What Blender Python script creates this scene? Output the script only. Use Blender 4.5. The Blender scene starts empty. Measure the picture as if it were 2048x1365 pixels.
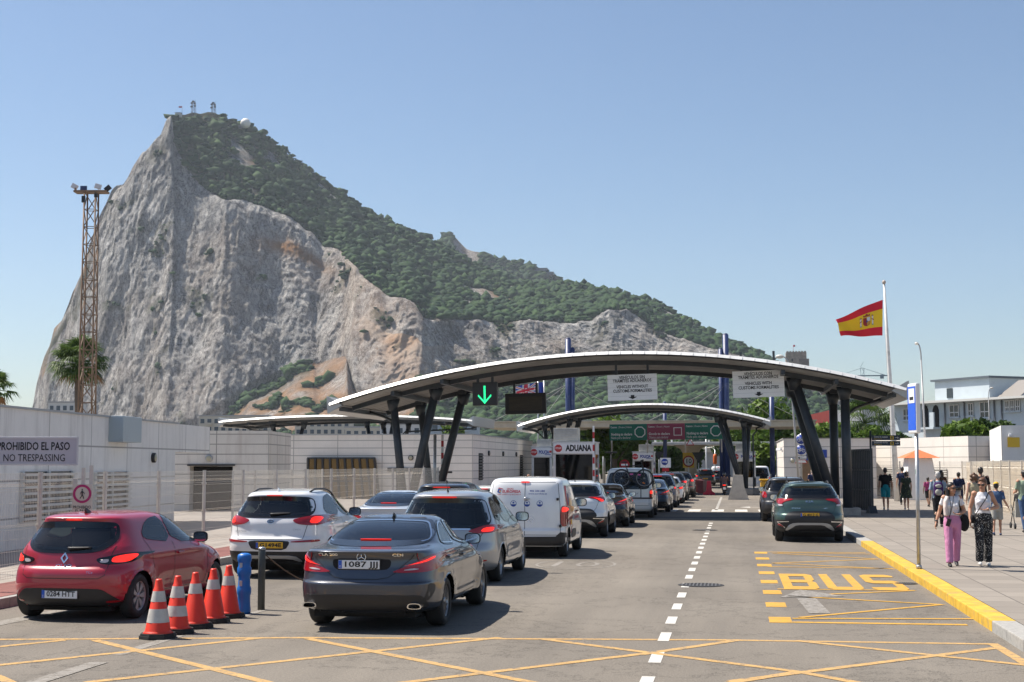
import bpy, bmesh, math, random
import numpy as np
from mathutils import Vector, Matrix, noise
from mathutils.bvhtree import BVHTree
from mathutils.geometry import delaunay_2d_cdt
sc = bpy.context.scene
C = sc.collection
R = math.radians
random.seed(7); np.random.seed(7)
# ------------------------------------------------------------------ camera
FOC, HOR, CH, YAW = 2844.0, 928.0, 2.12, R(8.88)
TH = math.atan((HOR - 682.5) / FOC); ct, st = math.cos(TH), math.sin(TH)
cam = bpy.data.cameras.new('camera'); camo = bpy.data.objects.new('camera', cam); C.objects.link(camo)
cam.sensor_width = 36; cam.lens = 36 * FOC / 2048; cam.clip_end = 20000; cam.clip_start = 0.2
camo.location = (0, 0, CH); camo.rotation_euler = (R(90) + TH, 0, YAW)
sc.camera = camo
# ------------------------------------------------------------------ light
SUN_EL, SUN_AZ = R(58), R(282)      # azimuth clockwise from +Y: sun stands left of the camera
w = bpy.data.worlds.new('World'); sc.world = w; w.use_nodes = True
nt = w.node_tree; bg = nt.nodes['Background']
sky = nt.nodes.new('ShaderNodeTexSky'); sky.sky_type = 'NISHITA'; sky.sun_disc = False
sky.sun_elevation = SUN_EL; sky.sun_rotation = SUN_AZ; sky.altitude = 0; sky.air_density = 1.0; sky.dust_density = 0.6; sky.ozone_density = 3.2
nt.links.new(sky.outputs[0], bg.inputs[0]); bg.inputs[1].default_value = 0.074
sd = bpy.data.lights.new('sun', 'SUN'); sd.energy = 5.0; sd.angle = R(0.53); sd.color = (1, 0.93, 0.83)
so = bpy.data.objects.new('sun', sd); C.objects.link(so)
sdir = Vector((math.sin(SUN_AZ) * math.cos(SUN_EL), math.cos(SUN_AZ) * math.cos(SUN_EL), math.sin(SUN_EL)))
so.rotation_euler = sdir.to_track_quat('Z', 'Y').to_euler(); so.location = (-60, 20, 120)
sc.view_settings.view_transform = 'Standard'; sc.view_settings.look = 'None'; sc.view_settings.gamma = 1; sc.view_settings.exposure = 0.80
sc.cycles.use_denoising = True
sc.cycles.max_bounces = 8; sc.cycles.transparent_max_bounces = 16; sc.cycles.volume_bounces = 0
# ------------------------------------------------------------------ pixel helpers (2048x1365 photo pixels -> world points)
def at(u, v, d):
    a = (u - 1024) / FOC; b = (682.5 - v) / FOC
    s = d / (ct - b * st); r = a * s
    return Vector((-math.sin(YAW) * d + math.cos(YAW) * r, math.cos(YAW) * d + math.sin(YAW) * r, CH + (st + b * ct) * s))
def gnd(u, v, z=0.0):
    b = (682.5 - v) / FOC
    return at(u, v, (z - CH) / (st + b * ct) * (ct - b * st))
def atX(u, v, X):
    p = at(u, v, 1.0); k = X / p.x
    return Vector((X, p.y * k, CH + (p.z - CH) * k))
def atY(u, v, Y):
    p = at(u, v, 1.0); k = Y / p.y
    return Vector((p.x * k, Y, CH + (p.z - CH) * k))
# ------------------------------------------------------------------ materials
MATS = {}
def mat(name, col=(.5, .5, .5), rough=.6, metal=0., spec=.5, coat=0., emit=None, es=1., var=0., vs=3., bump=0., bs=40., dirt=None, ds=.6, da=.5, stretch=None, alpha=None):
    if name in MATS: return MATS[name]
    m = bpy.data.materials.new(name); m.use_nodes = True; MATS[name] = m
    n = m.node_tree.nodes; l = m.node_tree.links; p = n['Principled BSDF']
    p.inputs['Base Color'].default_value = (*col, 1); p.inputs['Roughness'].default_value = rough
    p.inputs['Metallic'].default_value = metal; p.inputs['Specular IOR Level'].default_value = spec
    p.inputs['Coat Weight'].default_value = coat; p.inputs['Coat Roughness'].default_value = .04
    if emit: p.inputs['Emission Color'].default_value = (*emit, 1); p.inputs['Emission Strength'].default_value = es
    src = None
    if var or dirt or bump:
        tc = n.new('ShaderNodeTexCoord'); vec = tc.outputs['Object']
        if stretch:
            mp = n.new('ShaderNodeMapping'); mp.inputs['Scale'].default_value = stretch; l.new(vec, mp.inputs[0]); vec = mp.outputs[0]
    if var:
        t = n.new('ShaderNodeTexNoise'); t.inputs['Scale'].default_value = vs; t.inputs['Detail'].default_value = 6; t.inputs['Roughness'].default_value = .65
        l.new(vec, t.inputs['Vector'])
        r = n.new('ShaderNodeValToRGB'); r.color_ramp.elements[0].position = .3; r.color_ramp.elements[1].position = .7
        r.color_ramp.elements[0].color = (*[max(0, c * (1 - var)) for c in col], 1); r.color_ramp.elements[1].color = (*[min(1, c * (1 + var)) for c in col], 1)
        l.new(t.outputs[0], r.inputs[0]); src = r.outputs[0]
    if dirt:
        t = n.new('ShaderNodeTexNoise'); t.inputs['Scale'].default_value = ds; t.inputs['Detail'].default_value = 8; t.inputs['Roughness'].default_value = .7
        l.new(vec, t.inputs['Vector'])
        r = n.new('ShaderNodeValToRGB'); r.color_ramp.elements[0].position = .52; r.color_ramp.elements[1].position = .78
        r.color_ramp.elements[0].color = (0, 0, 0, 1); r.color_ramp.elements[1].color = (da, da, da, 1)
        l.new(t.outputs[0], r.inputs[0])
        mx = n.new('ShaderNodeMix'); mx.data_type = 'RGBA'; l.new(r.outputs[0], mx.inputs[0])
        if src: l.new(src, mx.inputs[6])
        else: mx.inputs[6].default_value = (*col, 1)
        mx.inputs[7].default_value = (*dirt, 1); src = mx.outputs[2]
    if src: l.new(src, p.inputs['Base Color'])
    if bump:
        t = n.new('ShaderNodeTexNoise'); t.inputs['Scale'].default_value = bs; t.inputs['Detail'].default_value = 5; l.new(vec, t.inputs['Vector'])
        b = n.new('ShaderNodeBump'); b.inputs['Strength'].default_value = bump; b.inputs['Distance'].default_value = .05
        l.new(t.outputs[0], b.inputs['Height']); l.new(b.outputs[0], p.inputs['Normal'])
    return m
def paint(name, col, metal=.0, rough=.3):
    m = mat('paint ' + name, col, rough, metal, .5, 1.0, var=.04, vs=2., dirt=tuple(c * .6 + .08 for c in col), ds=3., da=.10)
    n = m.node_tree.nodes; l = m.node_tree.links; p = n['Principled BSDF']; g = n.new('ShaderNodeNewGeometry'); d = n.new('ShaderNodeBsdfDiffuse'); d.inputs[0].default_value = (.03, .03, .032, 1)
    x = n.new('ShaderNodeMixShader'); l.new(g.outputs['Backfacing'], x.inputs[0]); l.new(p.outputs[0], x.inputs[1]); l.new(d.outputs[0], x.inputs[2]); l.new(x.outputs[0], n['Material Output'].inputs[0]); return m      # trim on the inner side of the shell
def glass(name, tint, refl=1.0):
    if name in MATS: return MATS[name]
    m = bpy.data.materials.new(name); m.use_nodes = True; MATS[name] = m
    n = m.node_tree.nodes; l = m.node_tree.links; n.remove(n['Principled BSDF'])
    t = n.new('ShaderNodeBsdfTransparent'); t.inputs[0].default_value = (*tint, 1)
    g = n.new('ShaderNodeBsdfGlossy'); g.inputs['Roughness'].default_value = .03; g.inputs[0].default_value = (refl, refl, refl, 1)
    f = n.new('ShaderNodeFresnel'); f.inputs[0].default_value = 1.62
    x = n.new('ShaderNodeMixShader'); l.new(f.outputs[0], x.inputs[0]); l.new(t.outputs[0], x.inputs[1]); l.new(g.outputs[0], x.inputs[2])
    l.new(x.outputs[0], n['Material Output'].inputs[0]); return m
BLACK = mat('black plastic', (.018, .018, .02), .5)
RUBBER = mat('tyre rubber', (.022, .022, .022), .8, var=.3, vs=8.)
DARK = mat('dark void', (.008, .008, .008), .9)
ALLOY = mat('alloy metal', (.45, .45, .46), .3, .8)
CHROME = mat('chrome', (.75, .75, .76), .12, 1.)
SEAT = mat('seat fabric', (.03, .03, .035), .9)
GLASS = glass('car glass', (.52, .60, .57)); TINT = glass('tinted car glass', (.05, .055, .06)); CLEAR = glass('window glass', (.5, .55, .55))
FRIT = mat('glass edge black', (.008, .008, .009), .08, 0, .6)
RED = mat('red lamp lens', (.30, .006, .010), .12, 0, .6, .6)
REDLIT = mat('lit brake lamp', (.8, .02, .015), .2, emit=(1., .025, .012), es=.7)
REDDIM = mat('dim brake strip', (.6, .02, .015), .3, emit=(1., .025, .012), es=.3)
LENS = mat('clear lamp lens', (.55, .5, .5), .15, .2, .6, .5)
WHITEP = mat('white plate', (.75, .75, .75), .4); YELP = mat('yellow plate', (.75, .42, .02), .4); BLUEP = mat('plate blue', (.02, .1, .5), .4)
INK = mat('black ink', (.012, .012, .014), .5); WHITE = mat('white print', (.8, .8, .8), .5)
STEEL = mat('charcoal painted steel', (.035, .042, .05), .45, .2, var=.25, vs=2., dirt=(.12, .11, .1), ds=1.2, da=.35)
GALV = mat('galvanised steel', (.42, .43, .44), .4, .6, var=.2, vs=6.)
BARK = mat('bark', (.14, .1, .07), .9, var=.4, vs=12., bump=.5)
# ------------------------------------------------------------------ mesh builder
class MB:
    def __init__(s): s.v = []; s.f = []; s.m = []; s.s = []
    def add(s, vs, fs, mi=0, smooth=False):
        o = len(s.v); s.v.extend([tuple(p) for p in vs])
        for f in fs: s.f.append([i + o for i in f]); s.m.append(mi); s.s.append(smooth)
        return s
    def box(s, c, size, mi=0, rz=0., M=None, bev=0.):
        hx, hy, hz = [k / 2 for k in size]
        if bev:
            b = min(bev, hx * .9, hy * .9, hz * .9); vs = []; 
            bm = bmesh.new(); bmesh.ops.create_cube(bm, size=1.)
            for q in bm.verts: q.co = (q.co.x * size[0], q.co.y * size[1], q.co.z * size[2])
            bmesh.ops.bevel(bm, geom=bm.edges[:], offset=b, segments=2, affect='EDGES', profile=.6)
            bm.verts.index_update(); vs = [q.co.copy() for q in bm.verts]; fs = [[q.index for q in f.verts] for f in bm.faces]; bm.free()
        else:
            vs = [Vector((x, y, z)) for x in (-hx, hx) for y in (-hy, hy) for z in (-hz, hz)]
            fs = [(0, 1, 3, 2), (4, 6, 7, 5), (0, 4, 5, 1), (2, 3, 7, 6), (0, 2, 6, 4), (1, 5, 7, 3)]
        if M is None: M = Matrix.Rotation(rz, 3, 'Z')
        c = Vector(c)
        return s.add([M @ p + c for p in vs], fs, mi, False)
    def tube(s, p0, p1, r0, r1=None, n=10, mi=0, cap=True, smooth=True):
        return s.path([p0, p1], [r0, r0 if r1 is None else r1], n, mi, cap, smooth)
    def path(s, pts, r, n=8, mi=0, cap=True, smooth=True, closed=False):
        pts = [Vector(p) for p in pts]; k = len(pts)
        if not hasattr(r, '__len__'): r = [r] * k
        vs = []; up = None
        for i, p in enumerate(pts):
            if closed: t = pts[(i + 1) % k] - pts[i - 1]
            else: t = pts[min(i + 1, k - 1)] - pts[max(i - 1, 0)]
            t.normalize()
            if up is None: a = Vector((0, 0, 1)) if abs(t.z) < .9 else Vector((1, 0, 0)); up = (a - t * a.dot(t)).normalized()
            else:
                up = up - t * up.dot(t)
                up = up.normalized() if up.length > 1e-6 else t.orthogonal().normalized()
            b = t.cross(up)
            for j in range(n):
                a = 2 * math.pi * j / n; vs.append(p + (up * math.cos(a) + b * math.sin(a)) * r[i])
        fs = []; kk = k if closed else k - 1
        for i in range(kk):
            i2 = (i + 1) % k
            for j in range(n): fs.append((i * n + j, i * n + (j + 1) % n, i2 * n + (j + 1) % n, i2 * n + j))
        s.add(vs, fs, mi, smooth)
        if cap and not closed:
            o = len(s.v) - k * n
            s.f += [[o + j for j in range(n)][::-1], [o + (k - 1) * n + j for j in range(n)]]; s.m += [mi, mi]; s.s += [False, False]
        return s
    def bar(s, p0, p1, wd, ht, mi=0, up=(0, 0, 1)):
        p0, p1 = Vector(p0), Vector(p1); t = (p1 - p0); L = t.length; t.normalize(); u = Vector(up); x = t.cross(u)
        if x.length < 1e-5: x = t.orthogonal()
        x.normalize(); z = x.cross(t)
        M = Matrix((x, t, z)).transposed()
        return s.box((p0 + p1) / 2, (wd, L, ht), mi, M=M)
    def lathe(s, prof, c=(0, 0, 0), n=24, mi=0, axis='z', smooth=True, cap=True):
        vs = []; c = Vector(c)
        for (r, h) in prof:
            for j in range(n):
                a = 2 * math.pi * j / n; x, y = r * math.cos(a), r * math.sin(a)
                vs.append(c + (Vector((x, y, h)) if axis == 'z' else Vector((h, x, y)) if axis == 'x' else Vector((x, h, y))))
        fs = []
        for i in range(len(prof) - 1):
            for j in range(n): fs.append((i * n + j, i * n + (j + 1) % n, (i + 1) * n + (j + 1) % n, (i + 1) * n + j))
        if cap:
            k = len(prof) - 1
            if prof[0][0] > 1e-6: fs.append(tuple(range(n))[::-1])
            if prof[k][0] > 1e-6: fs.append(tuple(k * n + j for j in range(n)))
        return s.add(vs, fs, mi, smooth)
    def prism(s, poly, d0, d1, plane='xz', mi=0, off=(0, 0, 0)):
        n = len(poly); o = Vector(off)
        f = {'xz': lambda a, b, d: (a, d, b), 'yz': lambda a, b, d: (d, a, b), 'xy': lambda a, b, d: (a, b, d)}[plane]
        vs = [Vector(f(a, b, d)) + o for d in (d0, d1) for a, b in poly]
        fs = [tuple(range(n))[::-1], tuple(range(n, 2 * n))] + [(i, (i + 1) % n, n + (i + 1) % n, n + i) for i in range(n)]
        return s.add(vs, fs, mi, False)
    def grid(s, P, mi=0, smooth=True, closed=False, flip=False):
        a = len(P); b = len(P[0]); vs = [p for row in P for p in row]; fs = []
        for i in range(a - 1):
            for j in range(b if closed else b - 1):
                q = (i * b + j, i * b + (j + 1) % b, (i + 1) * b + (j + 1) % b, (i + 1) * b + j)
                fs.append(q[::-1] if flip else q)
        return s.add(vs, fs, mi, smooth)
    def ball(s, c, r, mi=0, n=12, k=8, M=None):
        r = (r, r, r) if not hasattr(r, '__len__') else r
        P = []
        for i in range(k + 1):
            t = math.pi * i / k
            P.append([(r[0] * math.sin(t) * math.cos(2 * math.pi * j / n), r[1] * math.sin(t) * math.sin(2 * math.pi * j / n), r[2] * math.cos(t)) for j in range(n)])
        c = Vector(c)
        P = [[(M @ Vector(p) if M else Vector(p)) + c for p in row] for row in P]
        return s.grid(P, mi, True, True)
    def xf(s, M): s.v = [tuple(M @ Vector(p)) for p in s.v]; return s
    def mesh(s, name, mats, fixn=True):
        me = bpy.data.meshes.new(name); me.from_pydata(s.v, [], s.f)
        for m in (mats if isinstance(mats, (list, tuple)) else [mats]): me.materials.append(m)
        me.polygons.foreach_set('material_index', s.m); me.polygons.foreach_set('use_smooth', s.s)
        me.update()
        if fixn:
            bm = bmesh.new(); bm.from_mesh(me); bmesh.ops.recalc_face_normals(bm, faces=bm.faces); bm.to_mesh(me); bm.free()
        return me
    def build(s, name, mats, parent=None, fixn=True):
        return link(name, s.mesh(name, mats, fixn), parent)
def link(name, me, parent=None):
    o = bpy.data.objects.new(name, me); C.objects.link(o)
    if parent: o.parent = parent
    return o
def tag(o, label=None, cat=None, group=None, kind=None):
    if label: o['label'] = label
    if cat: o['category'] = cat
    if group: o['group'] = group
    if kind: o['kind'] = kind
    return o
def thing(name, label, cat, loc=(0, 0, 0), rz=0., group=None):
    o = bpy.data.objects.new(name, None); C.objects.link(o); o.location = loc; o.rotation_euler = (0, 0, rz); o.empty_display_size = .2
    return tag(o, label, cat, group)
def copy_tree(o, parent=None):
    c = o.copy(); C.objects.link(c)
    if parent: c.parent = parent
    for ch in list(o.children): copy_tree(ch, c)
    return c
# ------------------------------------------------------------------ text as mesh (xz plane, facing -y, centred at origin)
_tc = {}
def text_v(txt, size=1., bold=0., width=None, align='CENTER', res=2, sx=1.):
    key = (txt, size, bold, width, align, sx)
    if key in _tc: return _tc[key]
    cu = bpy.data.curves.new('lettering', 'FONT'); cu.body = txt; cu.size = size; cu.align_x = align; cu.align_y = 'CENTER'; cu.resolution_u = res; cu.offset = bold * size
    o = bpy.data.objects.new('lettering', cu); C.objects.link(o)
    me = bpy.data.meshes.new_from_object(o.evaluated_get(bpy.context.evaluated_depsgraph_get()))
    vs = [(v.co.x, v.co.y) for v in me.vertices]; fs = [tuple(p.vertices) for p in me.polygons]
    bpy.data.objects.remove(o); bpy.data.curves.remove(cu); bpy.data.meshes.remove(me)
    if vs:
        xs = [a for a, b in vs]; wd = max(xs) - min(xs)
        k = sx if width is None else width / wd
        vs = [(a * k, b) for a, b in vs]
    _tc[key] = (vs, fs); return vs, fs
def add_text(mb, txt, c, size, mi=0, rz=0., bold=0., width=None, align='CENTER', sx=1., floor=False):
    vs, fs = text_v(txt, size, bold, width, align, 2, sx); c = Vector(c); co, si = math.cos(rz), math.sin(rz)
    if floor: pts = [c + Vector((a * co - b * si, a * si + b * co, 0)) for a, b in vs]
    else: pts = [c + Vector((a * co, a * si, b)) for a, b in vs]
    mb.add(pts, fs, mi, False)
# ------------------------------------------------------------------ numpy noise
def _hash(i, j, k):
    h = (i * 374761393 + j * 668265263 + k * 1274126177) & 0x7fffffff
    h = ((h ^ (h >> 13)) * 1103515245) & 0x7fffffff
    return ((h ^ (h >> 16)) & 0xffff) / 65535.0
def vnoise(P):
    F = np.floor(P).astype(np.int64); t = P - F; t = t * t * t * (t * (t * 6 - 15) + 10)
    i, j, k = F[..., 0], F[..., 1], F[..., 2]; x, y, z = t[..., 0], t[..., 1], t[..., 2]
    def L(a, b, s): return a + (b - a) * s
    return L(L(L(_hash(i, j, k), _hash(i + 1, j, k), x), L(_hash(i, j + 1, k), _hash(i + 1, j + 1, k), x), y),
             L(L(_hash(i, j, k + 1), _hash(i + 1, j, k + 1), x), L(_hash(i, j + 1, k + 1), _hash(i + 1, j + 1, k + 1), x), y), z) * 2 - 1
def fbm(P, o=5, g=.5, ridge=False):
    a = 1.; r = 0.; s = 0.
    for q in range(o):
        n = vnoise(P * 2. ** q + 17.3 * q)
        if ridge: n = 1 - 2 * np.abs(n)
        r = r + a * n; s += a; a *= g
    return r / s
def smooth_poly(P, n=2, closed=True):
    P = [tuple(p) for p in P]
    for _ in range(n):
        Q = []
        m = len(P)
        for i in range(m if closed else m - 1):
            a, b = P[i], P[(i + 1) % m]
            Q += [tuple(x * .78 + y * .22 for x, y in zip(a, b)), tuple(x * .22 + y * .78 for x, y in zip(a, b))]
        P = Q if closed else [P[0]] + Q + [P[-1]]
    return P
def in_poly(poly, x, y):
    c = np.zeros(np.shape(x), bool); n = len(poly)
    for i in range(n):
        x0, y0 = poly[i]; x1, y1 = poly[(i + 1) % n]
        if y0 == y1: continue
        c ^= ((y0 > y) != (y1 > y)) & (x < (x1 - x0) * (y - y0) / (y1 - y0) + x0)
    return c
# ------------------------------------------------------------------ ground, road, markings
def asphalt(name, c0, c1, sc_=1., worn=None):
    m = bpy.data.materials.new(name); m.use_nodes = True; n = m.node_tree.nodes; l = m.node_tree.links; p = n['Principled BSDF']; p.inputs['Roughness'].default_value = .85; p.inputs['Specular IOR Level'].default_value = .3
    tc = n.new('ShaderNodeTexCoord')
    def nz(s, d=8, st=None, r=.6):
        t = n.new('ShaderNodeTexNoise'); t.inputs['Scale'].default_value = s; t.inputs['Detail'].default_value = d; t.inputs['Roughness'].default_value = r
        if st:
            mp = n.new('ShaderNodeMapping'); mp.inputs['Scale'].default_value = st; l.new(tc.outputs['Object'], mp.inputs[0]); l.new(mp.outputs[0], t.inputs['Vector'])
        else: l.new(tc.outputs['Object'], t.inputs['Vector'])
        return t.outputs[0]
    def ramp(v, a, b, ca, cb):
        r = n.new('ShaderNodeValToRGB'); r.color_ramp.elements[0].position = a; r.color_ramp.elements[1].position = b; r.color_ramp.elements[0].color = (*ca, 1); r.color_ramp.elements[1].color = (*cb, 1); l.new(v, r.inputs[0]); return r.outputs[0]
    def band(v, w_, k):
        r = n.new('ShaderNodeValToRGB'); e = r.color_ramp.elements; e[0].position = .5 - w_; e[0].color = (1, 1, 1, 1); e[1].position = .5 + w_; e[1].color = (1, 1, 1, 1); q = e.new(.5); q.color = (k, k, k, 1); l.new(v, r.inputs[0]); return r.outputs[0]
    def mul(a, b, f=1.):
        x = n.new('ShaderNodeMix'); x.data_type = 'RGBA'; x.blend_type = 'MULTIPLY'; x.inputs[0].default_value = f; l.new(a, x.inputs[6]); l.new(b, x.inputs[7]); return x.outputs[2]
    base = ramp(nz(.18 * sc_, 6), .3, .7, c0, c1)
    base = mul(base, ramp(nz(1., 5, (1.1, .06, 1)), .3, .72, (.80, .80, .80), (1.1, 1.09, 1.07)))        # tyre polished tracks run with the road
    base = mul(base, ramp(nz(38., 3, None, .8), .32, .68, (.72, .72, .72), (1.22, 1.21, 1.2)))
    base = mul(base, ramp(nz(1.4, 9, None, .75), .60, .72, (1, 1, 1), (.74, .73, .72)))               # oil spots and patches
    base = mul(base, band(nz(.33, 11, None, .72), .006, .45)); base = mul(base, ramp(nz(2.6, 6, (1, .35, 1), .7), .64, .74, (1, 1, 1), (.66, .65, .64))); base = mul(base, ramp(nz(.09, 2, (1, .4, 1), .4), .53, .545, (1, 1, 1), (.90, .90, .91)))
    if worn:
        mx = n.new('ShaderNodeMix'); mx.data_type = 'RGBA'
        l.new(ramp(nz(9., 8, None, .8), worn[3], worn[3] + .16, (0, 0, 0), (1, 1, 1)), mx.inputs[0])
        pc = ramp(nz(2.2, 6), .3, .7, tuple(k * .82 for k in worn[:3]), tuple(worn[:3])); l.new(pc, mx.inputs[6]); l.new(base, mx.inputs[7]); base = mx.outputs[2]
    l.new(base, p.inputs['Base Color'])
    b = n.new('ShaderNodeBump'); b.inputs['Strength'].default_value = .5; b.inputs['Distance'].default_value = .02; l.new(nz(60., 3), b.inputs['Height']); l.new(b.outputs[0], p.inputs['Normal'])
    return m
AC0, AC1 = (.152, .134, .113), (.208, .186, .158)
ASPH = asphalt('road asphalt', AC0, AC1)
YEL = asphalt('yellow road paint', AC0, AC1, 1., (.54, .30, .05, .53)); YEL2 = asphalt('faded yellow road paint', AC0, AC1, 1., (.50, .31, .12, .49))
WHT = asphalt('white road paint', AC0, AC1, 1., (.56, .54, .50, .60)); WHT2 = asphalt('faded white road paint', AC0, AC1, 1., (.29, .27, .245, .44))
def struct(name, mb, m): return tag(mb.build(name, m if isinstance(m, list) else [m]), kind='structure')
g = MB(); g.add([(-2050, -190, -.02), (2050, -190, -.02), (2050, 3050, -.02), (-2050, 3050, -.02)], [(0, 1, 2, 3)]); struct('ground', g, mat('dry ground', (.20, .18, .15), .95, var=.3, vs=.05))
g = MB(); g.grid([[(x, y, 0) for x in np.linspace(-30, 30, 13)] for y in np.linspace(-10, 260, 28)]); struct('road', g, ASPH)
def strip(mb, a, b, w, z=.004, mi=0):
    a, b = Vector((a[0], a[1], 0)), Vector((b[0], b[1], 0)); t = (b - a); L = t.length; t.normalize(); nn = Vector((-t.y, t.x, 0)) * w / 2; k = max(1, int(L / 2)); v = []
    for i in range(k + 1):
        p = a + t * L * i / k; v += [(p.x - nn.x, p.y - nn.y, z), (p.x + nn.x, p.y + nn.y, z)]
    mb.add(v, [(2 * i, 2 * i + 1, 2 * i + 3, 2 * i + 2) for i in range(k)], mi)
def mark(name, mb, m): return struct(name, mb, m)
m = MB()                                             # broken white centre line: short bars
y = 13.6
while y < 92:
    if not 53 < y < 66: strip(m, (-.88, y), (-.88, y + .88), .135)
    y += 1.88
mark('centre_line', m, WHT)
m = MB()
G = lambda u, v: tuple(gnd(u, v))[:2]
def px(mb, a, b, w, z=.004): strip(mb, G(*a), G(*b), w, .003 + (z - .004) * .3)
px(m, (-60, 1280), (620, 1276), .125); px(m, (600, 1276), (1480, 1281), .125, .0045); px(m, (1460, 1281), (1990, 1289), .125, .005); px(m, (1985, 1288), (2075, 1342), .125, .0055)
px(m, (-60, 1300), (130, 1281), .125, .006); px(m, (-60, 1337), (520, 1277), .125, .0065); px(m, (190, 1281), (560, 1372), .125, .007); px(m, (-10, 1352), (50, 1380), .125, .0072); px(m, (170, 1366), (1000, 1276), .125, .0075)
px(m, (615, 1278), (1110, 1375), .125, .008); px(m, (760, 1372), (1290, 1308), .125, .0085); px(m, (1085, 1279), (1600, 1345), .125, .0087); px(m, (1280, 1310), (1470, 1282), .125, .0083); px(m, (1460, 1364), (1990, 1297), .125, .009); px(m, (1590, 1282), (2060, 1332), .125, .0095)
px(m, (1600, 1345), (1760, 1375), .125, .0098); px(m, (1320, 1390), (1600, 1344), .125, .0102)
mark('box_junction_lines', m, YEL2)
m = MB()                                             # bus bay
bx, y0, y1 = .48, 19.6, 35.1
for k, y in enumerate(np.linspace(y0 + .35, y1 - .3, 8)): strip(m, (bx + .1, y - .36), (bx + .1, y + .36), .30, .004)
strip(m, (.66, y0 + .08), (3.0, y0 + .12), .16, .0046); strip(m, (.5, y1), (3.05, y1 + .05), .12, .0046)
for a, b in (((1585, 1238), (1962, 1239)), ((1600, 1236), (1885, 1210)), ((1880, 1210), (1575, 1193)), ((1575, 1193), (1830, 1182)), ((1830, 1182), (1555, 1179)), ((1535, 1134), (1785, 1138)), ((1545, 1127), (1790, 1139)), ((1545, 1127), (1755, 1119)), ((1755, 1119), (1545, 1107)), ((1555, 1106), (1740, 1109))):
    strip(m, G(*a), G(*b), .11, .005 + .0003 * (a[1] % 7))
mark('bus_bay_lines', m, YEL)
m = MB()
def glyph(strokes, x, y, w, h):
    for s_ in strokes: m.add([(x + a * w, y + b * h, .0075) for a, b in s_], [tuple(range(len(s_)))])
gx, gy, gw, gh = .80, 24.8, .60, 3.4
glyph([[(0, 0), (.27, 0), (.27, 1), (0, 1)], [(.27, 0), (.82, 0), (1, .08), (1, .17), (.27, .17)], [(.27, .41), (1, .41), (.9, .5), (1, .59), (.27, .59)], [(.27, .83), (1, .83), (1, .92), (.82, 1), (.27, 1)], [(.74, .17), (1, .17), (1, .41), (.74, .41)], [(.74, .59), (1, .59), (1, .83), (.74, .83)]], gx, gy, gw, gh)
glyph([[(0, .17), (.27, .17), (.27, 1), (0, 1)], [(.73, .17), (1, .17), (1, 1), (.73, 1)], [(0, .08), (.18, 0), (.82, 0), (1, .08), (1, .17), (0, .17)]], gx + .745, gy, gw, gh)
glyph([[(0, .08), (.18, 0), (.82, 0), (1, .08), (1, .17), (0, .17)], [(.73, .17), (1, .17), (1, .41), (.73, .41)], [(0, .5), (.18, .41), (1, .41), (1, .5), (.82, .59), (0, .59)], [(0, .59), (.27, .59), (.27, .83), (0, .83)], [(0, .83), (1, .83), (1, .92), (.82, 1), (.18, 1), (0, .92)]], gx + 1.49, gy, gw, gh)
mark('bus_lettering', m, YEL)
m = MB(); strip(m, G(1640, 1228), G(1612, 1197), .3, .0066); a = [G(1560, 1196), G(1600, 1180), G(1690, 1194), G(1625, 1196)]; m.add([(*p, .0068) for p in a], [(0, 1, 2, 3)])
strip(m, (-6.75, 13.0), (-6.75, 14.6), .2, .0062); strip(m, (-6.83, 15.2), (-6.83, 17.), .16, .0032); strip(m, (-6.8, 19.3), (-6.8, 20.2), .12); strip(m, (-6.75, 23.5), (-6.75, 26), .12); strip(m, (-9.75, 17.0), (-9.6, 20.5), .3)
strip(m, (-8.6, 12.6), (-8.6, 13.6), .15)
P = [(-3.35 + .82 * math.cos(a), 30.2 + 1.35 * math.sin(a)) for a in np.linspace(0, 2 * math.pi, 41)]
for a, b in zip(P, P[1:]): strip(m, a, b, .06, .0042)
strip(m, (-3.75, 29.5), (-3.75, 31), .12, .0046); P = [(-3.1 + .2 * math.cos(a), 30.2 + .6 * math.sin(a)) for a in np.linspace(0, 2 * math.pi, 21)]
for a, b in zip(P, P[1:]): strip(m, a, b, .09, .005)
mark('faded_lane_marks', m, WHT2)
m = MB()                                             # crossing bars before the first roof, speed table
for k in range(12): strip(m, (-9.2 + 1.05 * k, 64.2), (-9.2 + 1.05 * k, 67.2), .55)
for k in range(5): strip(m, (-4.2 + .5 * k, 84.3), (-4.2 + .5 * k, 84.7), .3)
a = gnd(1478, 1015); strip(m, (.6, a.y), (1.9, a.y), .25); m.add([(.2, a.y, .0045), (.7, a.y + .9, .0045), (.7, a.y - .9, .0045)], [(0, 1, 2)])
mark('crossing_bars', m, WHT)
m = MB(); strip(m, (-10, 57.0), (3.1, 57.0), 1.1, .0035); strip(m, (-10, 61.2), (3.1, 61.2), .5, .0035); mark('speed_table', m, mat('dark rubber ramp', (.05, .05, .05), .8, var=.3, vs=1.5))
def cover(u, v, rx, lab):
    p = gnd(u, v); t = thing('manhole_cover', lab, 'drain cover', (p.x, p.y, .004), 0); e = MB()
    e.lathe([(rx, 0), (rx, .004), (rx * .92, .006), (rx * .92, .003)], (0, 0, 0), 32, 0, 'z', False, True); e.build('frame', [mat('cast iron', (.045, .042, .04), .6, .4)], t)
    e = MB()
    for k in range(-5, 6):
        h = math.sqrt(max(.01, 1 - (k / 6) ** 2)) * rx * .86; e.box((k * rx / 6.2, 0, .008), (rx / 14, 2 * h, .006)); 
    for k in (-3, 0, 3): e.box((0, k * rx / 5, .0085), (1.7 * rx * math.sqrt(1 - (k / 6) ** 2), rx / 16, .004))
    e.build('grille', [mat('worn iron', (.13, .12, .11), .5, .5)], t)
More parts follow.
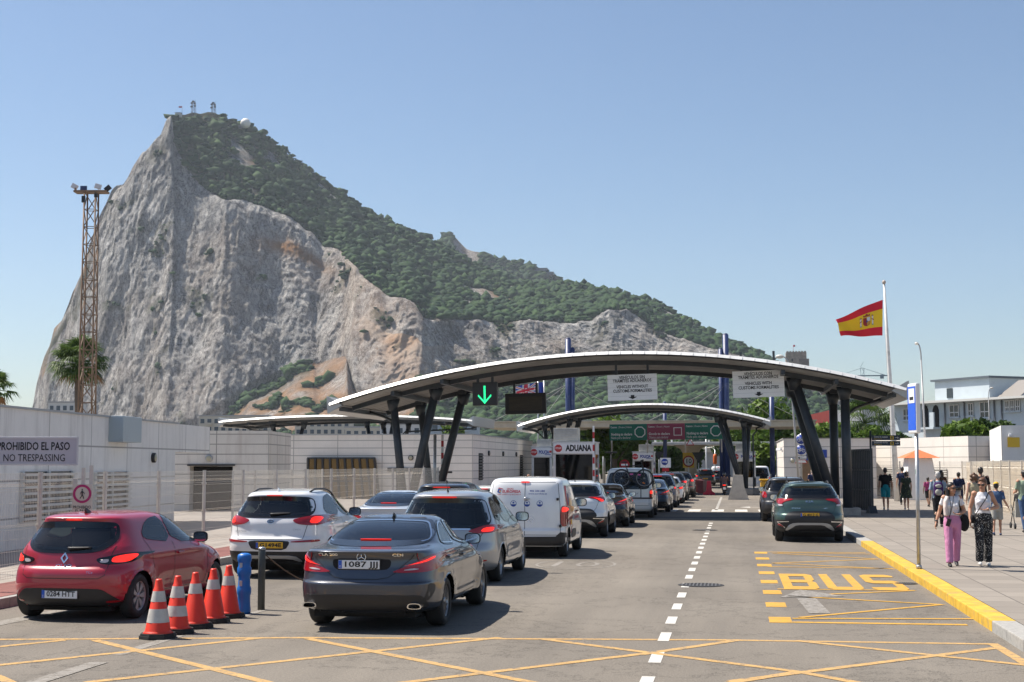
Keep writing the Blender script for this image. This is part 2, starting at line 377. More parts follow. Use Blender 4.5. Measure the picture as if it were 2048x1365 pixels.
cover(1402, 1171, .40, 'round iron drain grille beside the white centre line, nearest one')
cover(1410, 1061, .40, 'round iron drain grille by the centre line near the roof shadow')
cover(1812, 1168, .2, 'small dark drain cover beside the yellow kerb')
# pavement on the right with its yellow kerb
PAVE = bpy.data.materials.new('paving slabs'); PAVE.use_nodes = True
def brickmat(m, col, joint, bw, bh, ms, streak=None, sa=.5, planar='xy', rough=.8, off=0., var=.08):
    n = m.node_tree.nodes; l = m.node_tree.links; p = n['Principled BSDF']; p.inputs['Roughness'].default_value = rough; p.inputs['Specular IOR Level'].default_value = .3
    tc = n.new('ShaderNodeTexCoord'); vec = tc.outputs['Object']
    if planar != 'xy':
        s_ = n.new('ShaderNodeSeparateXYZ'); l.new(vec, s_.inputs[0]); c = n.new('ShaderNodeCombineXYZ'); ad = n.new('ShaderNodeMath'); l.new(s_.outputs[0], ad.inputs[0]); l.new(s_.outputs[1], ad.inputs[1]); l.new(ad.outputs[0], c.inputs[0]); l.new(s_.outputs[2], c.inputs[1]); v2 = c.outputs[0]
    else: v2 = vec
    b = n.new('ShaderNodeTexBrick'); b.offset = off; b.inputs['Scale'].default_value = 1; b.inputs['Brick Width'].default_value = bw; b.inputs['Row Height'].default_value = bh; b.inputs['Mortar Size'].default_value = ms; b.inputs['Mortar Smooth'].default_value = .1
    b.inputs['Color1'].default_value = (*[k * (1 - var) for k in col], 1); b.inputs['Color2'].default_value = (*[k * (1 + var) for k in col], 1); b.inputs['Mortar'].default_value = (*joint, 1); l.new(v2, b.inputs[0])
    src = b.outputs[0]
    def nz(s, d, st=None):
        t = n.new('ShaderNodeTexNoise'); t.inputs['Scale'].default_value = s; t.inputs['Detail'].default_value = d; t.inputs['Roughness'].default_value = .7; q = vec
        if st: mp = n.new('ShaderNodeMapping'); mp.inputs['Scale'].default_value = st; l.new(vec, mp.inputs[0]); q = mp.outputs[0]
        l.new(q, t.inputs['Vector']); return t.outputs[0]
    def over(src, v, a, b_, col, fac):
        r = n.new('ShaderNodeValToRGB'); r.color_ramp.elements[0].position = a; r.color_ramp.elements[1].position = b_; r.color_ramp.elements[0].color = (0, 0, 0, 1); r.color_ramp.elements[1].color = (fac, fac, fac, 1); l.new(v, r.inputs[0])
        x = n.new('ShaderNodeMix'); x.data_type = 'RGBA'; l.new(r.outputs[0], x.inputs[0]); l.new(src, x.inputs[6]); x.inputs[7].default_value = (*col, 1); return x.outputs[2]
    src = over(src, nz(.7, 8), .45, .8, tuple(k * .6 for k in col), .35)
    if streak: src = over(src, nz(1., 8, (2.2, 2.2, .16)), .50, .82, streak, sa); src = over(src, nz(6., 8, (3, 3, .25)), .56, .75, tuple(k * .6 for k in streak), sa * .5)
    l.new(src, p.inputs['Base Color']); return m
brickmat(PAVE, (.235, .207, .176), (.115, .10, .085), .8, .8, .013, var=.10)
m = MB(); m.grid([[(x, y, .14) for x in np.linspace(3.49, 40, 14)] for y in np.linspace(13, 130, 30)]); struct('pavement', m, PAVE)
KERBY = mat('yellow kerb paint', (.56, .34, .03), .6, var=.25, vs=4., dirt=(.20, .17, .13), ds=3.5, da=1.); KERBG = mat('granite kerb', (.30, .29, .27), .8, var=.2, vs=14.)
m = MB(); y = 14.0
while y < 70:
    mi = 0 if 18.6 < y < 37.5 else 1; m.box((3.34, y + .495, .06), (.3, .985, .16 + .0008 * (int(y) % 3)), mi, bev=.015); y += 1.0
k_ = struct('kerb', m, [KERBY, KERBG])
m = MB(); m.add([(3.5, 14, .144), (6.5, 14, .144), (6.5, 18.3, .144), (3.5, 18.3, .144)], [(0, 1, 2, 3)]); struct('tactile_paving', m, brickmat(mat('red tactile paving', (.3, .12, .09), .8), (.32, .125, .09), (.2, .08, .06), .2, .2, .02))
# left kerb and red strip
m = MB(); m.box((-11.42, 45, .05), (1.2, 80, .2)); m2 = m; struct('left_footway', m, brickmat(mat('red footway', (.25, .1, .09), .9), (.24, .10, .085), (.17, .08, .07), .2, .1, .006))
m = MB(); y = 5.
while y < 85: m.box((-10.75, y + .495, .06), (.14, .985, .17), 0, bev=.012); y += 1.
struct('left_kerb', m, KERBG)
m = MB(); m.add([(-60, 5, .145), (-12.03, 5, .145), (-12.03, 120, .145), (-60, 120, .145)], [(0, 1, 2, 3)]); struct('yard', m, mat('yard concrete', (.28, .25, .22), .9, var=.25, vs=.5))
# ------------------------------------------------------------------ panel clad buildings
def cladding(name, col, bw, bh, streak=(.22, .19, .17), sa=.5, joint=None, off=0.):
    if name in MATS: return MATS[name]
    m = bpy.data.materials.new(name); m.use_nodes = True; MATS[name] = m
    return brickmat(m, col, joint or tuple(k * .45 for k in col), bw, bh, .022, streak, sa, 'wall', .65, off, .03)
WALL_A = cladding('off white wall panels', (.75, .73, .70), 3.0, .86, (.27, .25, .23), .55); WALL_B = cladding('warm white wall panels', (.78, .72, .65), 2.6, .43, (.5, .44, .38), .35); WALL_C = cladding('stained wall panels', (.68, .63, .57), 2.2, .42, (.34, .26, .22), .65)
WALL_D = cladding('bright wall panels', (.70, .655, .60), 3.2, .6, (.5, .46, .42), .35); WALL_E = cladding('white rendered wall', (.74, .73, .71), 30, 30, (.6, .57, .52), .3)
FLATROOF = mat('roof gravel', (.3, .29, .27), .9, var=.3, vs=4.)
def bulkhead(mb, c, n):
    c = Vector(c); n = Vector(n); a = 'x' if abs(n.x) > .5 else 'y'; s_ = n.x + n.y
    mb.lathe([(.15, 0), (.15, .09 * s_), (.12, .10 * s_)], c, 16, 0, a); mb.ball(c + n * .08, (.12 if a == 'y' else .06, .06 if a == 'y' else .12, .12), 1, 12, 8)
LAMPG = mat('lamp globe', (.42, .38, .27), .3)
def louver(mb, c, w_, h_, axis, n=9, mi=0):
    for k in range(n):
        z = c[2] - h_ / 2 + h_ * (k + .5) / n
        mb.box((c[0], c[1], z), ((w_, .05, h_ / n * .55) if axis == 'x' else (.05, w_, h_ / n * .55)), mi)
# nearest building on the left
A = Vector((-16.32, 29.84, 0)); B = Vector((-18.19, 47.76, 0)); dirL = (B - A).normalized(); angL = math.atan2(-dirL.x, dirL.y)
t = thing('border_building', 'low off white panelled building at far left with a pale grey box on its wall', 'building', (A.x, A.y, 0), angL)
Lw = (B - A).length
m = MB(); m.box((-6, (-16 + Lw - 4.2) / 2, 1.7), (12, Lw - 4.2 + 16, 3.4)); m.build('wall', [WALL_A], t)
m = MB(); m.box((-3.2, Lw - 2.1, 2.95), (6.4, 4.19, .902)); m.build('overhang', [WALL_A], t)
m = MB(); m.box((-6, (Lw - 20) / 2, 3.42), (12.1, Lw + 12, .05)); m.build('roof_edge', [mat('roof flashing', (.35, .36, .37), .5, .3)], t)
def onwallL(u, v): # point on the wall plane in local y,z
    p = at(u, v, 1.); o = Vector((0, 0, CH)); d = (p - o); nrm = Vector((dirL.y, -dirL.x, 0)); s_ = (A - o).dot(nrm) / d.dot(nrm); q = o + d * s_; return ((q - A).dot(dirL), q.z)
y0_, z0_ = onwallL(218, 832); y1_, z1_ = onwallL(255, 886)
m = MB(); m.box((.2, (y0_ + y1_) / 2, (z0_ + z1_) / 2), (.42, y1_ - y0_, z0_ - z1_), bev=.02); m.build('equipment_box', [mat('pale blue grey box', (.36, .42, .45), .45, dirt=(.25, .2, .16), ds=1.5, da=.3)], t)
ly, lz = onwallL(305, 916); m = MB(); bulkhead(m, (0, ly, lz), (1, 0, 0)); m.build('wall_lamp', [BLACK, LAMPG], t)
for (ua, ub, va, vb) in ((42, 140, 944, 1035), (188, 252, 945, 1022)):
    ya, za = onwallL(ua, va); yb, zb = onwallL(ub, vb); m = MB(); m.box((.006, (ya + yb) / 2, (za + zb) / 2), (.02, yb - ya, za - zb)); o = m.build('window', [mat('dark window glass', (.02, .03, .045), .1)], t)
    m = MB()
    for k in range(8): m.box((.10, (ya + yb) / 2, zb + (za - zb) * (k + .5) / 8), (.10, yb - ya + .1, (za - zb) / 8 * .42))
    for k in range(3): m.box((.04, ya + (yb - ya) * k / 2, (za + zb) / 2), (.06, .12, za - zb))
    m.build('louvre', [mat('white painted louvre', (.6, .58, .54), .6)], o)
# middle building with doorway
pa = at(330, 866, 60); pb = at(538, 862, 60)
t = thing('border_building', 'stained panelled building with a dark doorway set back behind the nearest left building', 'building', (pb.x, pb.y, 0), YAW)
wd = (pb - pa).length; zt = pb.z
m = MB(); m.box((-8.15, 3, zt / 2), (9.7, 6, zt)); m.box((-.75, 3, zt / 2), (1.5, 6, zt)); m.box((-2.4, 3, (zt + 2.02) / 2), (1.8, 6, zt - 2.02)); 
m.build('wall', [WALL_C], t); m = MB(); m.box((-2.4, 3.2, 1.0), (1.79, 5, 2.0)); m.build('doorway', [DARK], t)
m = MB(); m.box((-2.4, -.05, 2.06), (2.0, .08, .06)); m.build('lintel', [BLACK], t); m = MB(); bulkhead(m, (-2.5, 0, 2.35), (0, -1, 0)); m.build('wall_lamp', [GALV, LAMPG], t)
# panel building behind the roof legs
pc = at(945, 870, 80); t = thing('border_building', 'long warm white panelled building with an amber glazed bay and louvre vents', 'building', (pc.x, pc.y, 0), 0)
zt = pc.z; m = MB(); m.box((-6.6, 12, zt / 2), (13.2, 24, zt)); m.build('wall', [WALL_B], t)
m = MB(); m.box((-6.6, 12, zt + .03), (13.3, 24.1, .06)); m.build('roof_edge', [mat('roof flashing', (.35, .36, .37), .5, .3)], t)
loc = lambda u, v: (atY(u, v, pc.y).x - pc.x, atY(u, v, pc.y).z)
xa, za = loc(620, 917); xb, zb = loc(752, 917); zl = loc(700, 1000)[1]
m = MB(); m.prism([(xa, zl), (xb + .3, zl), (xb, za), (xa, za)], -.35, -.002, 'xz'); o = m.build('glazed_bay', [mat('bronze glass', (.16, .10, .03), .12, .3)], t)
m = MB(); m.box(((xa + xb) / 2, -.36, za), (xb - xa + .1, .1, .1)); 
for k in range(10): m.bar((xa + (xb - xa) * k / 9, -.40, za), (xa + (xb + .3 - xa) * k / 9, -.40, zl), .10, .12)
m.bar((xa, -.4, (za * .45 + zl * .55)), (xb + .1, -.4, (za * .45 + zl * .55)), .08, .08)
m.build('mullions', [BLACK], o)
for u, v in ((822, 916),): x, z = loc(u, v); m = MB(); bulkhead(m, (x, 0, z), (0, -1, 0)); m.build('wall_lamp', [BLACK, LAMPG], t)
x, z = loc(803, 940); m = MB(); m.box((x, -.04, z), (1.6, .1, .22)); m.build('slot_window', [BLACK], t)
for yv in (2.6, 18.5):
    m = MB(); m.box((.0, yv, 1.95), (.03, 1.3, 1.55), 1); louver(m, (.03, yv, 1.95), 1.3, 1.5, 'y', 9, 0); m.build('louvre_vent', [mat('charcoal louvre', (.06, .065, .07), .5), DARK], t)
for yv in (5.2, 10.5, 16.0): m = MB(); bulkhead(m, (0, yv, 2.75), (1, 0, 0)); m.build('wall_lamp', [BLACK, LAMPG], t)
qa, qb = at(1040, 888, 106), at(1108, 888, 106); t = thing('service_building', 'low grey service building between the panelled building and the booths', 'building', ((qa.x + qb.x) / 2, qa.y, 0), 0); m = MB(); m.box((0, 3, qa.z / 2), ((qb - qa).xy.length, 6, qa.z)); m.build('wall', [WALL_C], t); m = MB(); m.box((.4, -.03, 1.0), (1.1, .06, 2.0)); m.build('door', [DARK], t); m = MB(); m.box((-.7, -.12, 2.4), (.9, .25, .6), bev=.02); m.build('vent_box', [GALV], t)
# right control building
t = thing('control_building', 'bright panelled control building with blue notice boards right of the road', 'building', (2.8, 84, .1))
m = MB(); m.box((2.6, 8, 1.73), (5.2, 16, 3.46)); m.build('wall', [WALL_D], t); m = MB(); m.box((2.6, 8, 3.48), (5.3, 16.1, .05)); m.build('roof_edge', [FLATROOF], t)
loc = lambda u, v: (atY(u, v, 84).x - 2.8, atY(u, v, 84).z - .1)
x0, z1 = loc(1594, 921); x1, z0 = loc(1630, 985); m = MB(); m.box(((x0 + x1) / 2 + .2, -.02, (z0 + z1) / 2), (x1 - x0, .06, z1 - z0)); m.build('wooden_door', [mat('brown door', (.20, .12, .06), .6, var=.2, vs=3.)], t)
BLUES = mat('sign blue', (.015, .05, .30), .4)
x0, z1 = loc(1612, 909); x1, z0 = loc(1644, 921); m = MB(); m.box(((x0 + x1) / 2, -.03, (z0 + z1) / 2), (x1 - x0, .05, z1 - z0)); m.build('notice_board', [BLUES], t)
x0, z1 = loc(1640, 900); x1, z0 = loc(1654, 916); m = MB(); m.box(((x0 + x1) / 2, -.03, (z0 + z1) / 2), (x1 - x0, .05, z1 - z0)); m.build('notice_board', [BLUES], t)
x0, z1 = loc(1617, 938); m = MB(); m.box((x0 + .3, -.07, z1 - .4), (.35, .03, .5)); m.build('paper_notice', [WHITE], t)
m = MB(); bulkhead(m, (.5, 0, 2.2), (0, -1, 0)); m.build('wall_lamp', [GALV, LAMPG], t)
m = MB(); m.box((-.05, .7, 2.75), (.1, .1, .12)); m.box((-.25, .3, 2.85), (.14, .5, .14), rz=.5, bev=.02); m.build('security_camera', [WHITEP], t)
# long wall and right hand buildings
q0 = at(1733, 878, 92); q1 = at(1936, 876, 80); d_ = q1 - q0; t = thing('boundary_building', 'long low panelled building behind the small hut with the orange roof', 'building', (q0.x, q0.y, .1), math.atan2(d_.y, d_.x))
L_ = math.hypot(d_.x, d_.y); m = MB(); m.box((L_ / 2 - 1, 4, q1.z / 2), (L_ + 2, 8, q1.z)); m.build('wall', [WALL_D], t)
for xw in (.28, .72):
    m = MB(); m.box((L_ * xw, -.03, 1.25), (2.2, .06, 1.0), 1); louver(m, (L_ * xw, -.06, 1.25), 2.3, 1.05, 'x', 8, 0); m.build('louvre_window', [mat('white painted louvre', (.6, .58, .54), .6), DARK], t)
q0 = at(1936, 886, 84); q1 = at(2006, 882, 78); d_ = q1 - q0; t = thing('garden_wall', 'plain grey wall between the long low building and the white corner building', 'wall', (q0.x, q0.y, .1), math.atan2(d_.y, d_.x)); L_ = math.hypot(d_.x, d_.y)
m = MB(); m.box((L_ / 2 + .5, .15, q0.z / 2), (L_ + 1, .3, q0.z)); m.build('wall', [cladding('grey wall panels', (.42, .40, .38), 1.2, 9, (.33, .3, .27), .3)], t)
q0 = at(2002, 856, 62); t = thing('border_building', 'white corner building cut by the right edge of the frame', 'building', (q0.x, q0.y, .1), -.12)
m = MB(); m.box((5, 5, q0.z / 2), (10, 10, q0.z)); m.build('wall', [WALL_E], t); m = MB(); m.box((.5, -.02, 2.95), (.5, .03, .42)); m.build('yellow_notice', [mat('yellow sign', (.7, .45, .03), .5)], t); m = MB(); m.box((.35, -.15, 3.25), (.12, .35, .12), bev=.02); m.build('security_camera', [WHITEP], t)
# hut with orange roof
h = gnd(1838, 1000, .14); t = thing('sentry_hut', 'small white sentry hut with an orange pyramid roof', 'hut', (h.x, h.y, .14), .1)
m = MB(); m.add([(-.95, -.95, 0), (.95, -.95, 0), (.95, .95, 0), (-.95, .95, 0), (-.62, -.62, 2.3), (.62, -.62, 2.3), (.62, .62, 2.3), (-.62, .62, 2.3)], [(0, 1, 5, 4), (1, 2, 6, 5), (2, 3, 7, 6), (3, 0, 4, 7), (4, 5, 6, 7)]); m.build('wall', [WALL_E], t)
m = MB(); m.add([(-.98, -.98, 2.3), (.98, -.98, 2.3), (.98, .98, 2.3), (-.98, .98, 2.3), (0, 0, 2.78)], [(0, 1, 4), (1, 2, 4), (2, 3, 4), (3, 0, 4), (3, 2, 1, 0)]); m.build('roof', [mat('orange tiles', (.55, .15, .05), .7, var=.15, vs=8.)], t)
m = MB(); m.box((-.75, -.6, 1.1), (.06, .4, .9)); m.build('window', [DARK], t)
# ------------------------------------------------------------------ fences
WIRE = mat('cream fence wire', (.58, .54, .47), .5, .1); RUST = mat('cream fence post', (.58, .54, .48), .5, dirt=(.25, .12, .06), ds=4., da=.5)
def mesh_fence(lab, pts, hgt, dx=.055, wr_=.0028, z0=.15, group=None, bend=True):
    pts = [Vector(p) for p in pts]; t = thing('mesh_fence', lab, 'fence', (pts[0].x, pts[0].y, z0), 0)
    for i, p in enumerate(pts):
        q = p - pts[0]; m = MB(); m.box((q.x, q.y, hgt / 2), (.06, .06, hgt + .05)); 
        for z in (.35, hgt * .5, hgt * .85): m.box((q.x, q.y, z), (.085, .085, .04))
        m.build('post', [RUST], t)
        if i == len(pts) - 1: break
        r = pts[i + 1] - pts[0]; d = r - q; L = d.length; d.normalize(); n_ = Vector((-d.y, d.x, 0)); m = MB(); nv = int((L - .1) / dx)
        zs = [.06]
        for b in (.12, .5, .88):
            zs += [hgt * b - .04, hgt * b, hgt * b + .04]
        zs.append(hgt)
        def off(z): return n_ * (.035 if bend and any(abs(z - hgt * b) < .01 for b in (.12, .5, .88)) else 0)
        for k in range(nv + 1):
            c = q + d * (.05 + (L - .1) * k / nv); m.path([c + off(z) + Vector((0, 0, z)) for z in zs], wr_, 4, 0, False, False)
        for z in np.r_[np.arange(.1, hgt, .2), zs]: m.path([q + off(z) + Vector((0, 0, z)), r + off(z) + Vector((0, 0, z))], wr_, 4, 0, False, False)
        m.build('mesh_panel', [WIRE], t)
mesh_fence('cream welded mesh fence along the left footway', [(-12.0, y, 0) for y in np.arange(20.8, 57.5, 2.6)], 1.8)
mesh_fence('cream mesh fence in the yard in front of the stained building', [(-14.5 - .2 * k, 40 + 2.5 * k, 0) for k in range(6)], 1.75, .075)
FR = [(7.2, 84, 0), (9.3, 84, 0), (11.4, 83.2, 0), (12.2, 80.5, 0), (12.2, 77.6, 0), (12, 74.6, 0), (11.8, 71.5, 0), (11.5, 68.3, 0), (11.2, 65.2, 0), (11.0, 62.2, 0), (10.8, 59.2, 0), (10.7, 56.2, 0), (10.6, 53.2, 0), (10.5, 50.2, 0)]
mesh_fence('rusty white mesh fence along the right pavement', FR, 2.1, .075, .0035, .14)
m = MB()
for i in range(3, len(FR) - 1):
    a, b = Vector(FR[i]) + Vector((.25, 0, 0)), Vector(FR[i + 1]) + Vector((.25, 0, 0)); m.bar(a + Vector((0, 0, 1.15)), b + Vector((0, 0, 1.15)), .04, 2.1)
o = m.build('screen_wall', [mat('rust stained screen', (.60, .50, .38), .8, var=.12, vs=2., dirt=(.24, .13, .07), ds=2.2, da=.8, stretch=(1, 1, .35))]); tag(o, 'rust stained pale screen behind the right pavement fence', 'screen')
# ------------------------------------------------------------------ road roofs
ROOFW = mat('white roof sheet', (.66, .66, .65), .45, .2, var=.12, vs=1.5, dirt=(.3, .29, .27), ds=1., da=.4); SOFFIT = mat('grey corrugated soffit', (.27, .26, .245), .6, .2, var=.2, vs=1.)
TUBE = STEEL
def road_roof(lab, cx, hw, zf, Y0, Y1, legs, loc_y, beams=True, ends=True):
    t = thing('road_roof', lab, 'canopy', (cx, Y0, 0)); D = Y1 - Y0; n = 48; X = np.linspace(-hw, hw, n + 1)
    def N(x): e = .01; dz = (zf(x + e) - zf(x - e)) / (2 * e); l = math.hypot(1, dz); return Vector((-dz / l, 0, 1 / l))
    # sheet: white top and fascia, corrugated underside
    m = MB(); P = []
    for x in X: c = Vector((x, 0, zf(x))); P.append([c + N(x) * -.13 + Vector((0, -.14, 0)), c, c + Vector((0, D, 0)), c + N(x) * -.16 + Vector((0, D + .1, 0))])
    m.grid(P, 0, False); m.build('roof_sheet', [ROOFW], t)
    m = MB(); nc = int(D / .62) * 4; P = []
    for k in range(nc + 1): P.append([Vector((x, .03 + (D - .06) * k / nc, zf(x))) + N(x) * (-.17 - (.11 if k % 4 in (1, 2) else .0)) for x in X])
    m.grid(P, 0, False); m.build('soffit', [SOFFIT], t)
    m = MB()
    for x in X[::1]: m.bar(Vector((x, -.03, zf(x))) + N(x) * -.02, Vector((x, -.138, zf(x))) + N(x) * -.12, .02, .02)
    m.build('sheet_seams', [mat('seam grey', (.45, .45, .45), .5)], t)
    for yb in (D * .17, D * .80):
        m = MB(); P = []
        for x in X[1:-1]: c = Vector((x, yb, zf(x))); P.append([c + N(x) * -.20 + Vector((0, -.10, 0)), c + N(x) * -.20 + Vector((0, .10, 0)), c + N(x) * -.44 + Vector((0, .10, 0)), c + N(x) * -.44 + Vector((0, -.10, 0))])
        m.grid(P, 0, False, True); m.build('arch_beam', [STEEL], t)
    for f in (-.97, -.78, -.6, .6, .78, .97):
        x = f * hw; m = MB(); m.bar(Vector((x, .2, zf(x))) + N(x) * -.36, Vector((x, D - .2, zf(x))) + N(x) * -.36, .14, .2); m.build('cross_beam', [STEEL], t)
    for s_ in (-1, 1):
        x = s_ * hw; z = zf(x); m = MB()
        m.prism([(x, z + .22), (x + s_ * .1, z + .25), (x + s_ * .05, z - .45), (x - s_ * .55, z - .12)], -.01, .03, 'xz'); m.prism([(x, z + .22), (x + s_ * .1, z + .25), (x + s_ * .05, z - .45), (x - s_ * .55, z - .12)], D - .03, D + .01, 'xz')
        m.grid([[(x - s_ * .55, y, z - .14), (x + s_ * .05, y, z - .45), (x + s_ * .10, y, z + .25)] for y in (0, D)], 0, False); m.build('gutter', [mat('gutter sheet', (.40, .40, .40), .4, .4)], t)
    for (xb, xt, yy, r0) in legs:
        m = MB(); z = zf(xt) - .42; m.tube((xb, yy, .3), (xt, yy, z), r0, r0 * .92, 14); m.tube((xt - .02, yy, z - .5), (xt, yy, z), r0 * .95, r0 * 1.7, 14); m.bar((xt, yy - .5, z + .06), (xt, yy + .5, z + .06), .3, .2)
        m.build('leg', [STEEL], t)
    for s_ in (-1, 1):
        ls = [l for l in legs if (l[0] > 0) == (s_ > 0)]
        for yy in sorted({l[2] for l in ls}):
            xs = [l[0] for l in ls if l[2] == yy]; m = MB(); m.box(((min(xs) + max(xs)) / 2, yy, .21), (max(xs) - min(xs) + .9, .9, .42), bev=.03); m.build('plinth', [mat('concrete', (.38, .35, .31), .9, var=.2, vs=3.)], t)
        x = max(ls, key=lambda l: abs(l[1]))[1] + s_ * .25; z = zf(s_ * hw * .95) - .35; m = MB(); m.path([(s_ * hw * .97, D * .5, z), (s_ * hw * .9, D * .5, z - .25), (x + s_ * .25, D * .42, z - .45), (x, D * .42, z - .7), (x, D * .42, .4), (x + s_ * .1, D * .42, .2)], .06, 8); m.build('downpipe', [STEEL], t)
    return t
z1f = lambda x: 4.77 + .21 * x / 11.2 + 1.70 * (1 - (x / 11.2) ** 2)
roof1 = road_roof('large arched white road roof on charcoal legs, nearest one over the lanes', -4.8, 11.2, z1f, 55.0, 64.2,
    [(-8.55, -9.05, 2.0, .17), (-8.35, -7.25, 2.0, .19), (-8.55, -9.05, 7.2, .17), (-8.35, -7.1, 7.2, .19), (9.12, 9.08, 2.0, .19), (8.7, 7.15, 2.0, .19), (9.0, 8.98, 7.2, .19), (8.6, 7.25, 7.2, .19)], 0)
z2f = lambda x: 4.96 + .13 * x / 8.65 + 1.31 * (1 - (x / 8.65) ** 2)
road_roof('smaller arched road roof farther along, over the police booths', -6.27, 8.65, z2f, 98.0, 106.5,
    [(-6.6, -7.0, 2.0, .15), (-6.4, -5.2, 2.0, .15), (-6.6, -7.0, 6.5, .15), (-6.4, -5.1, 6.5, .15), (7.0, 6.9, 2.0, .16), (6.8, 5.1, 2.0, .16), (7.0, 7.3, 6.5, .16), (6.8, 5.5, 6.5, .16)], 0)
pl, pr = at(438, 842, 105), at(800, 860, 105)
z3f = lambda x: pl.z + .40 * (1 - (x / 9.5) ** 2)
road_roof('arched roof beyond the panelled building at left, seen edge on', (pl.x + 9.5), 9.5, z3f, pl.y, pl.y + 9, [(-5.2, -6.0, 2., .15), (-4.9, -3.6, 2., .15), (2, 1.2, 2., .15), (2.3, 3.2, 2., .15), (2, 1.2, 7., .15), (2.3, 3.2, 7., .15)], 0)
# hanging signs of the first roof
SIGNG = mat('grey sign sheet', (.80, .81, .82), .45, var=.04, vs=1.)
def lane_sign(lab, u0, v0, u1, v1, Y, lines, roll):
    a, b = atY(u0, v0, Y), atY(u1, v1, Y); w_, h_ = b.x - a.x, a.z - b.z; c = (a + b) / 2
    t = thing('lane_sign', lab, 'sign', (c.x, Y, c.z)); t.rotation_euler = (0, -roll, 0)
    m = MB(); m.box((0, .03, 0), (w_, .05, h_), bev=.01)
    for k in range(1, 6): m.box((0, .003, -h_ / 2 + h_ * k / 6), (w_, .004, .012), 1)
    m.build('board', [SIGNG, mat('sign joint', (.58, .59, .60), .5)], t); m = MB()
    for (s_, z, wd) in lines: add_text(m, s_, (0, -.004, z * h_), .165 * h_, 0, 0, .020, wd * w_)
    m.prism([(-.035 * w_, -.30 * h_), (.035 * w_, -.30 * h_), (.035 * w_, -.37 * h_), (.09 * w_, -.37 * h_), (0, -.46 * h_), (-.09 * w_, -.37 * h_), (-.035 * w_, -.37 * h_)], -.005, .0, 'xz'); m.build('lettering', [INK], t)
    for x in (-.32, .32): m = MB(); m.box((x * w_, .1, h_ / 2 + .3), (.09, .09, .9)); m.build('hanger', [STEEL], t)
    return t
lane_sign('grey lane sign for vehicles without customs formalities, hung over the middle of the road', 1215, 749.5, 1314.5, 800.5, 56.4, [('VEHÍCULOS SIN', .38, .52), ('TRÁMITES ADUANEROS', .25, .78), ('VEHICLES WITHOUT', .02, .64), ('CUSTOMS FORMALITIES', -.14, .78)], R(1.6))
lane_sign('grey lane sign for vehicles with customs formalities, hung above the green SUV', 1465, 742, 1569, 794.5, 56.4, [('VEHÍCULOS CON', .38, .54), ('TRÁMITES ADUANEROS', .25, .78), ('VEHICLES WITH', .02, .52), ('CUSTOMS FORMALITIES', -.14, .78)], R(1.6))
a, b = atY(945, 765, 56.4), atY(994, 811, 56.4); c = (a + b) / 2; t = thing('lane_signal', 'black lane signal box showing a green down arrow', 'traffic light', tuple(c)); t.rotation_euler = (0, -R(1.), 0)
w_, h_ = b.x - a.x, a.z - b.z; m = MB(); m.box((0, .15, 0), (w_, .3, h_), bev=.02); m.box((0, -.01, 0), (w_ * .96, .02, h_ * .96)); m.build('housing', [BLACK], t); m = MB()
def dots(p, q, k):
    for i in range(k):
        for o in (-.02, .02):
            x = p[0] + (q[0] - p[0]) * i / (k - 1); z = p[1] + (q[1] - p[1]) * i / (k - 1); m.ball((x + (o if p[0] == q[0] else 0), -.03, z + (0 if p[0] == q[0] else o)), .022, 0, 6, 4)
dots((0, .3), (0, -.34), 16); dots((-.25, -.08), (0, -.36), 9); dots((.25, -.08), (0, -.36), 9); m.build('green_arrow', [mat('green lamp', (.02, .5, .2), .3, emit=(.03, 1., .35), es=.9)], t)

for x in (-.3, .3): m = MB(); m.box((x, .15, h_ / 2 + .22), (.1, .1, .5)); m.build('hanger', [STEEL], t)
a, b = atY(1010, 787, 62), atY(1092, 828, 62); c = (a + b) / 2; t = thing('message_display', 'dark unlit message display hung at the rear of the first roof', 'display', tuple(c)); w_, h_ = b.x - a.x, a.z - b.z; t.rotation_euler = (0, -R(1.2), 0)
m = MB(); m.box((0, .12, 0), (w_, .25, h_), bev=.03); m.build('housing', [BLACK], t); m = MB(); m.box((0, -.012, 0), (w_ * .8, .02, h_ * .66)); m.build('screen', [mat('brown unlit screen', (.035, .026, .016), .4, var=.4, vs=3., stretch=(.4, 1, 4))], t)

for x in (-.5, .5): m = MB(); m.box((x, .12, h_ / 2 + .2), (.1, .1, .5)); m.build('hanger', [STEEL], t)
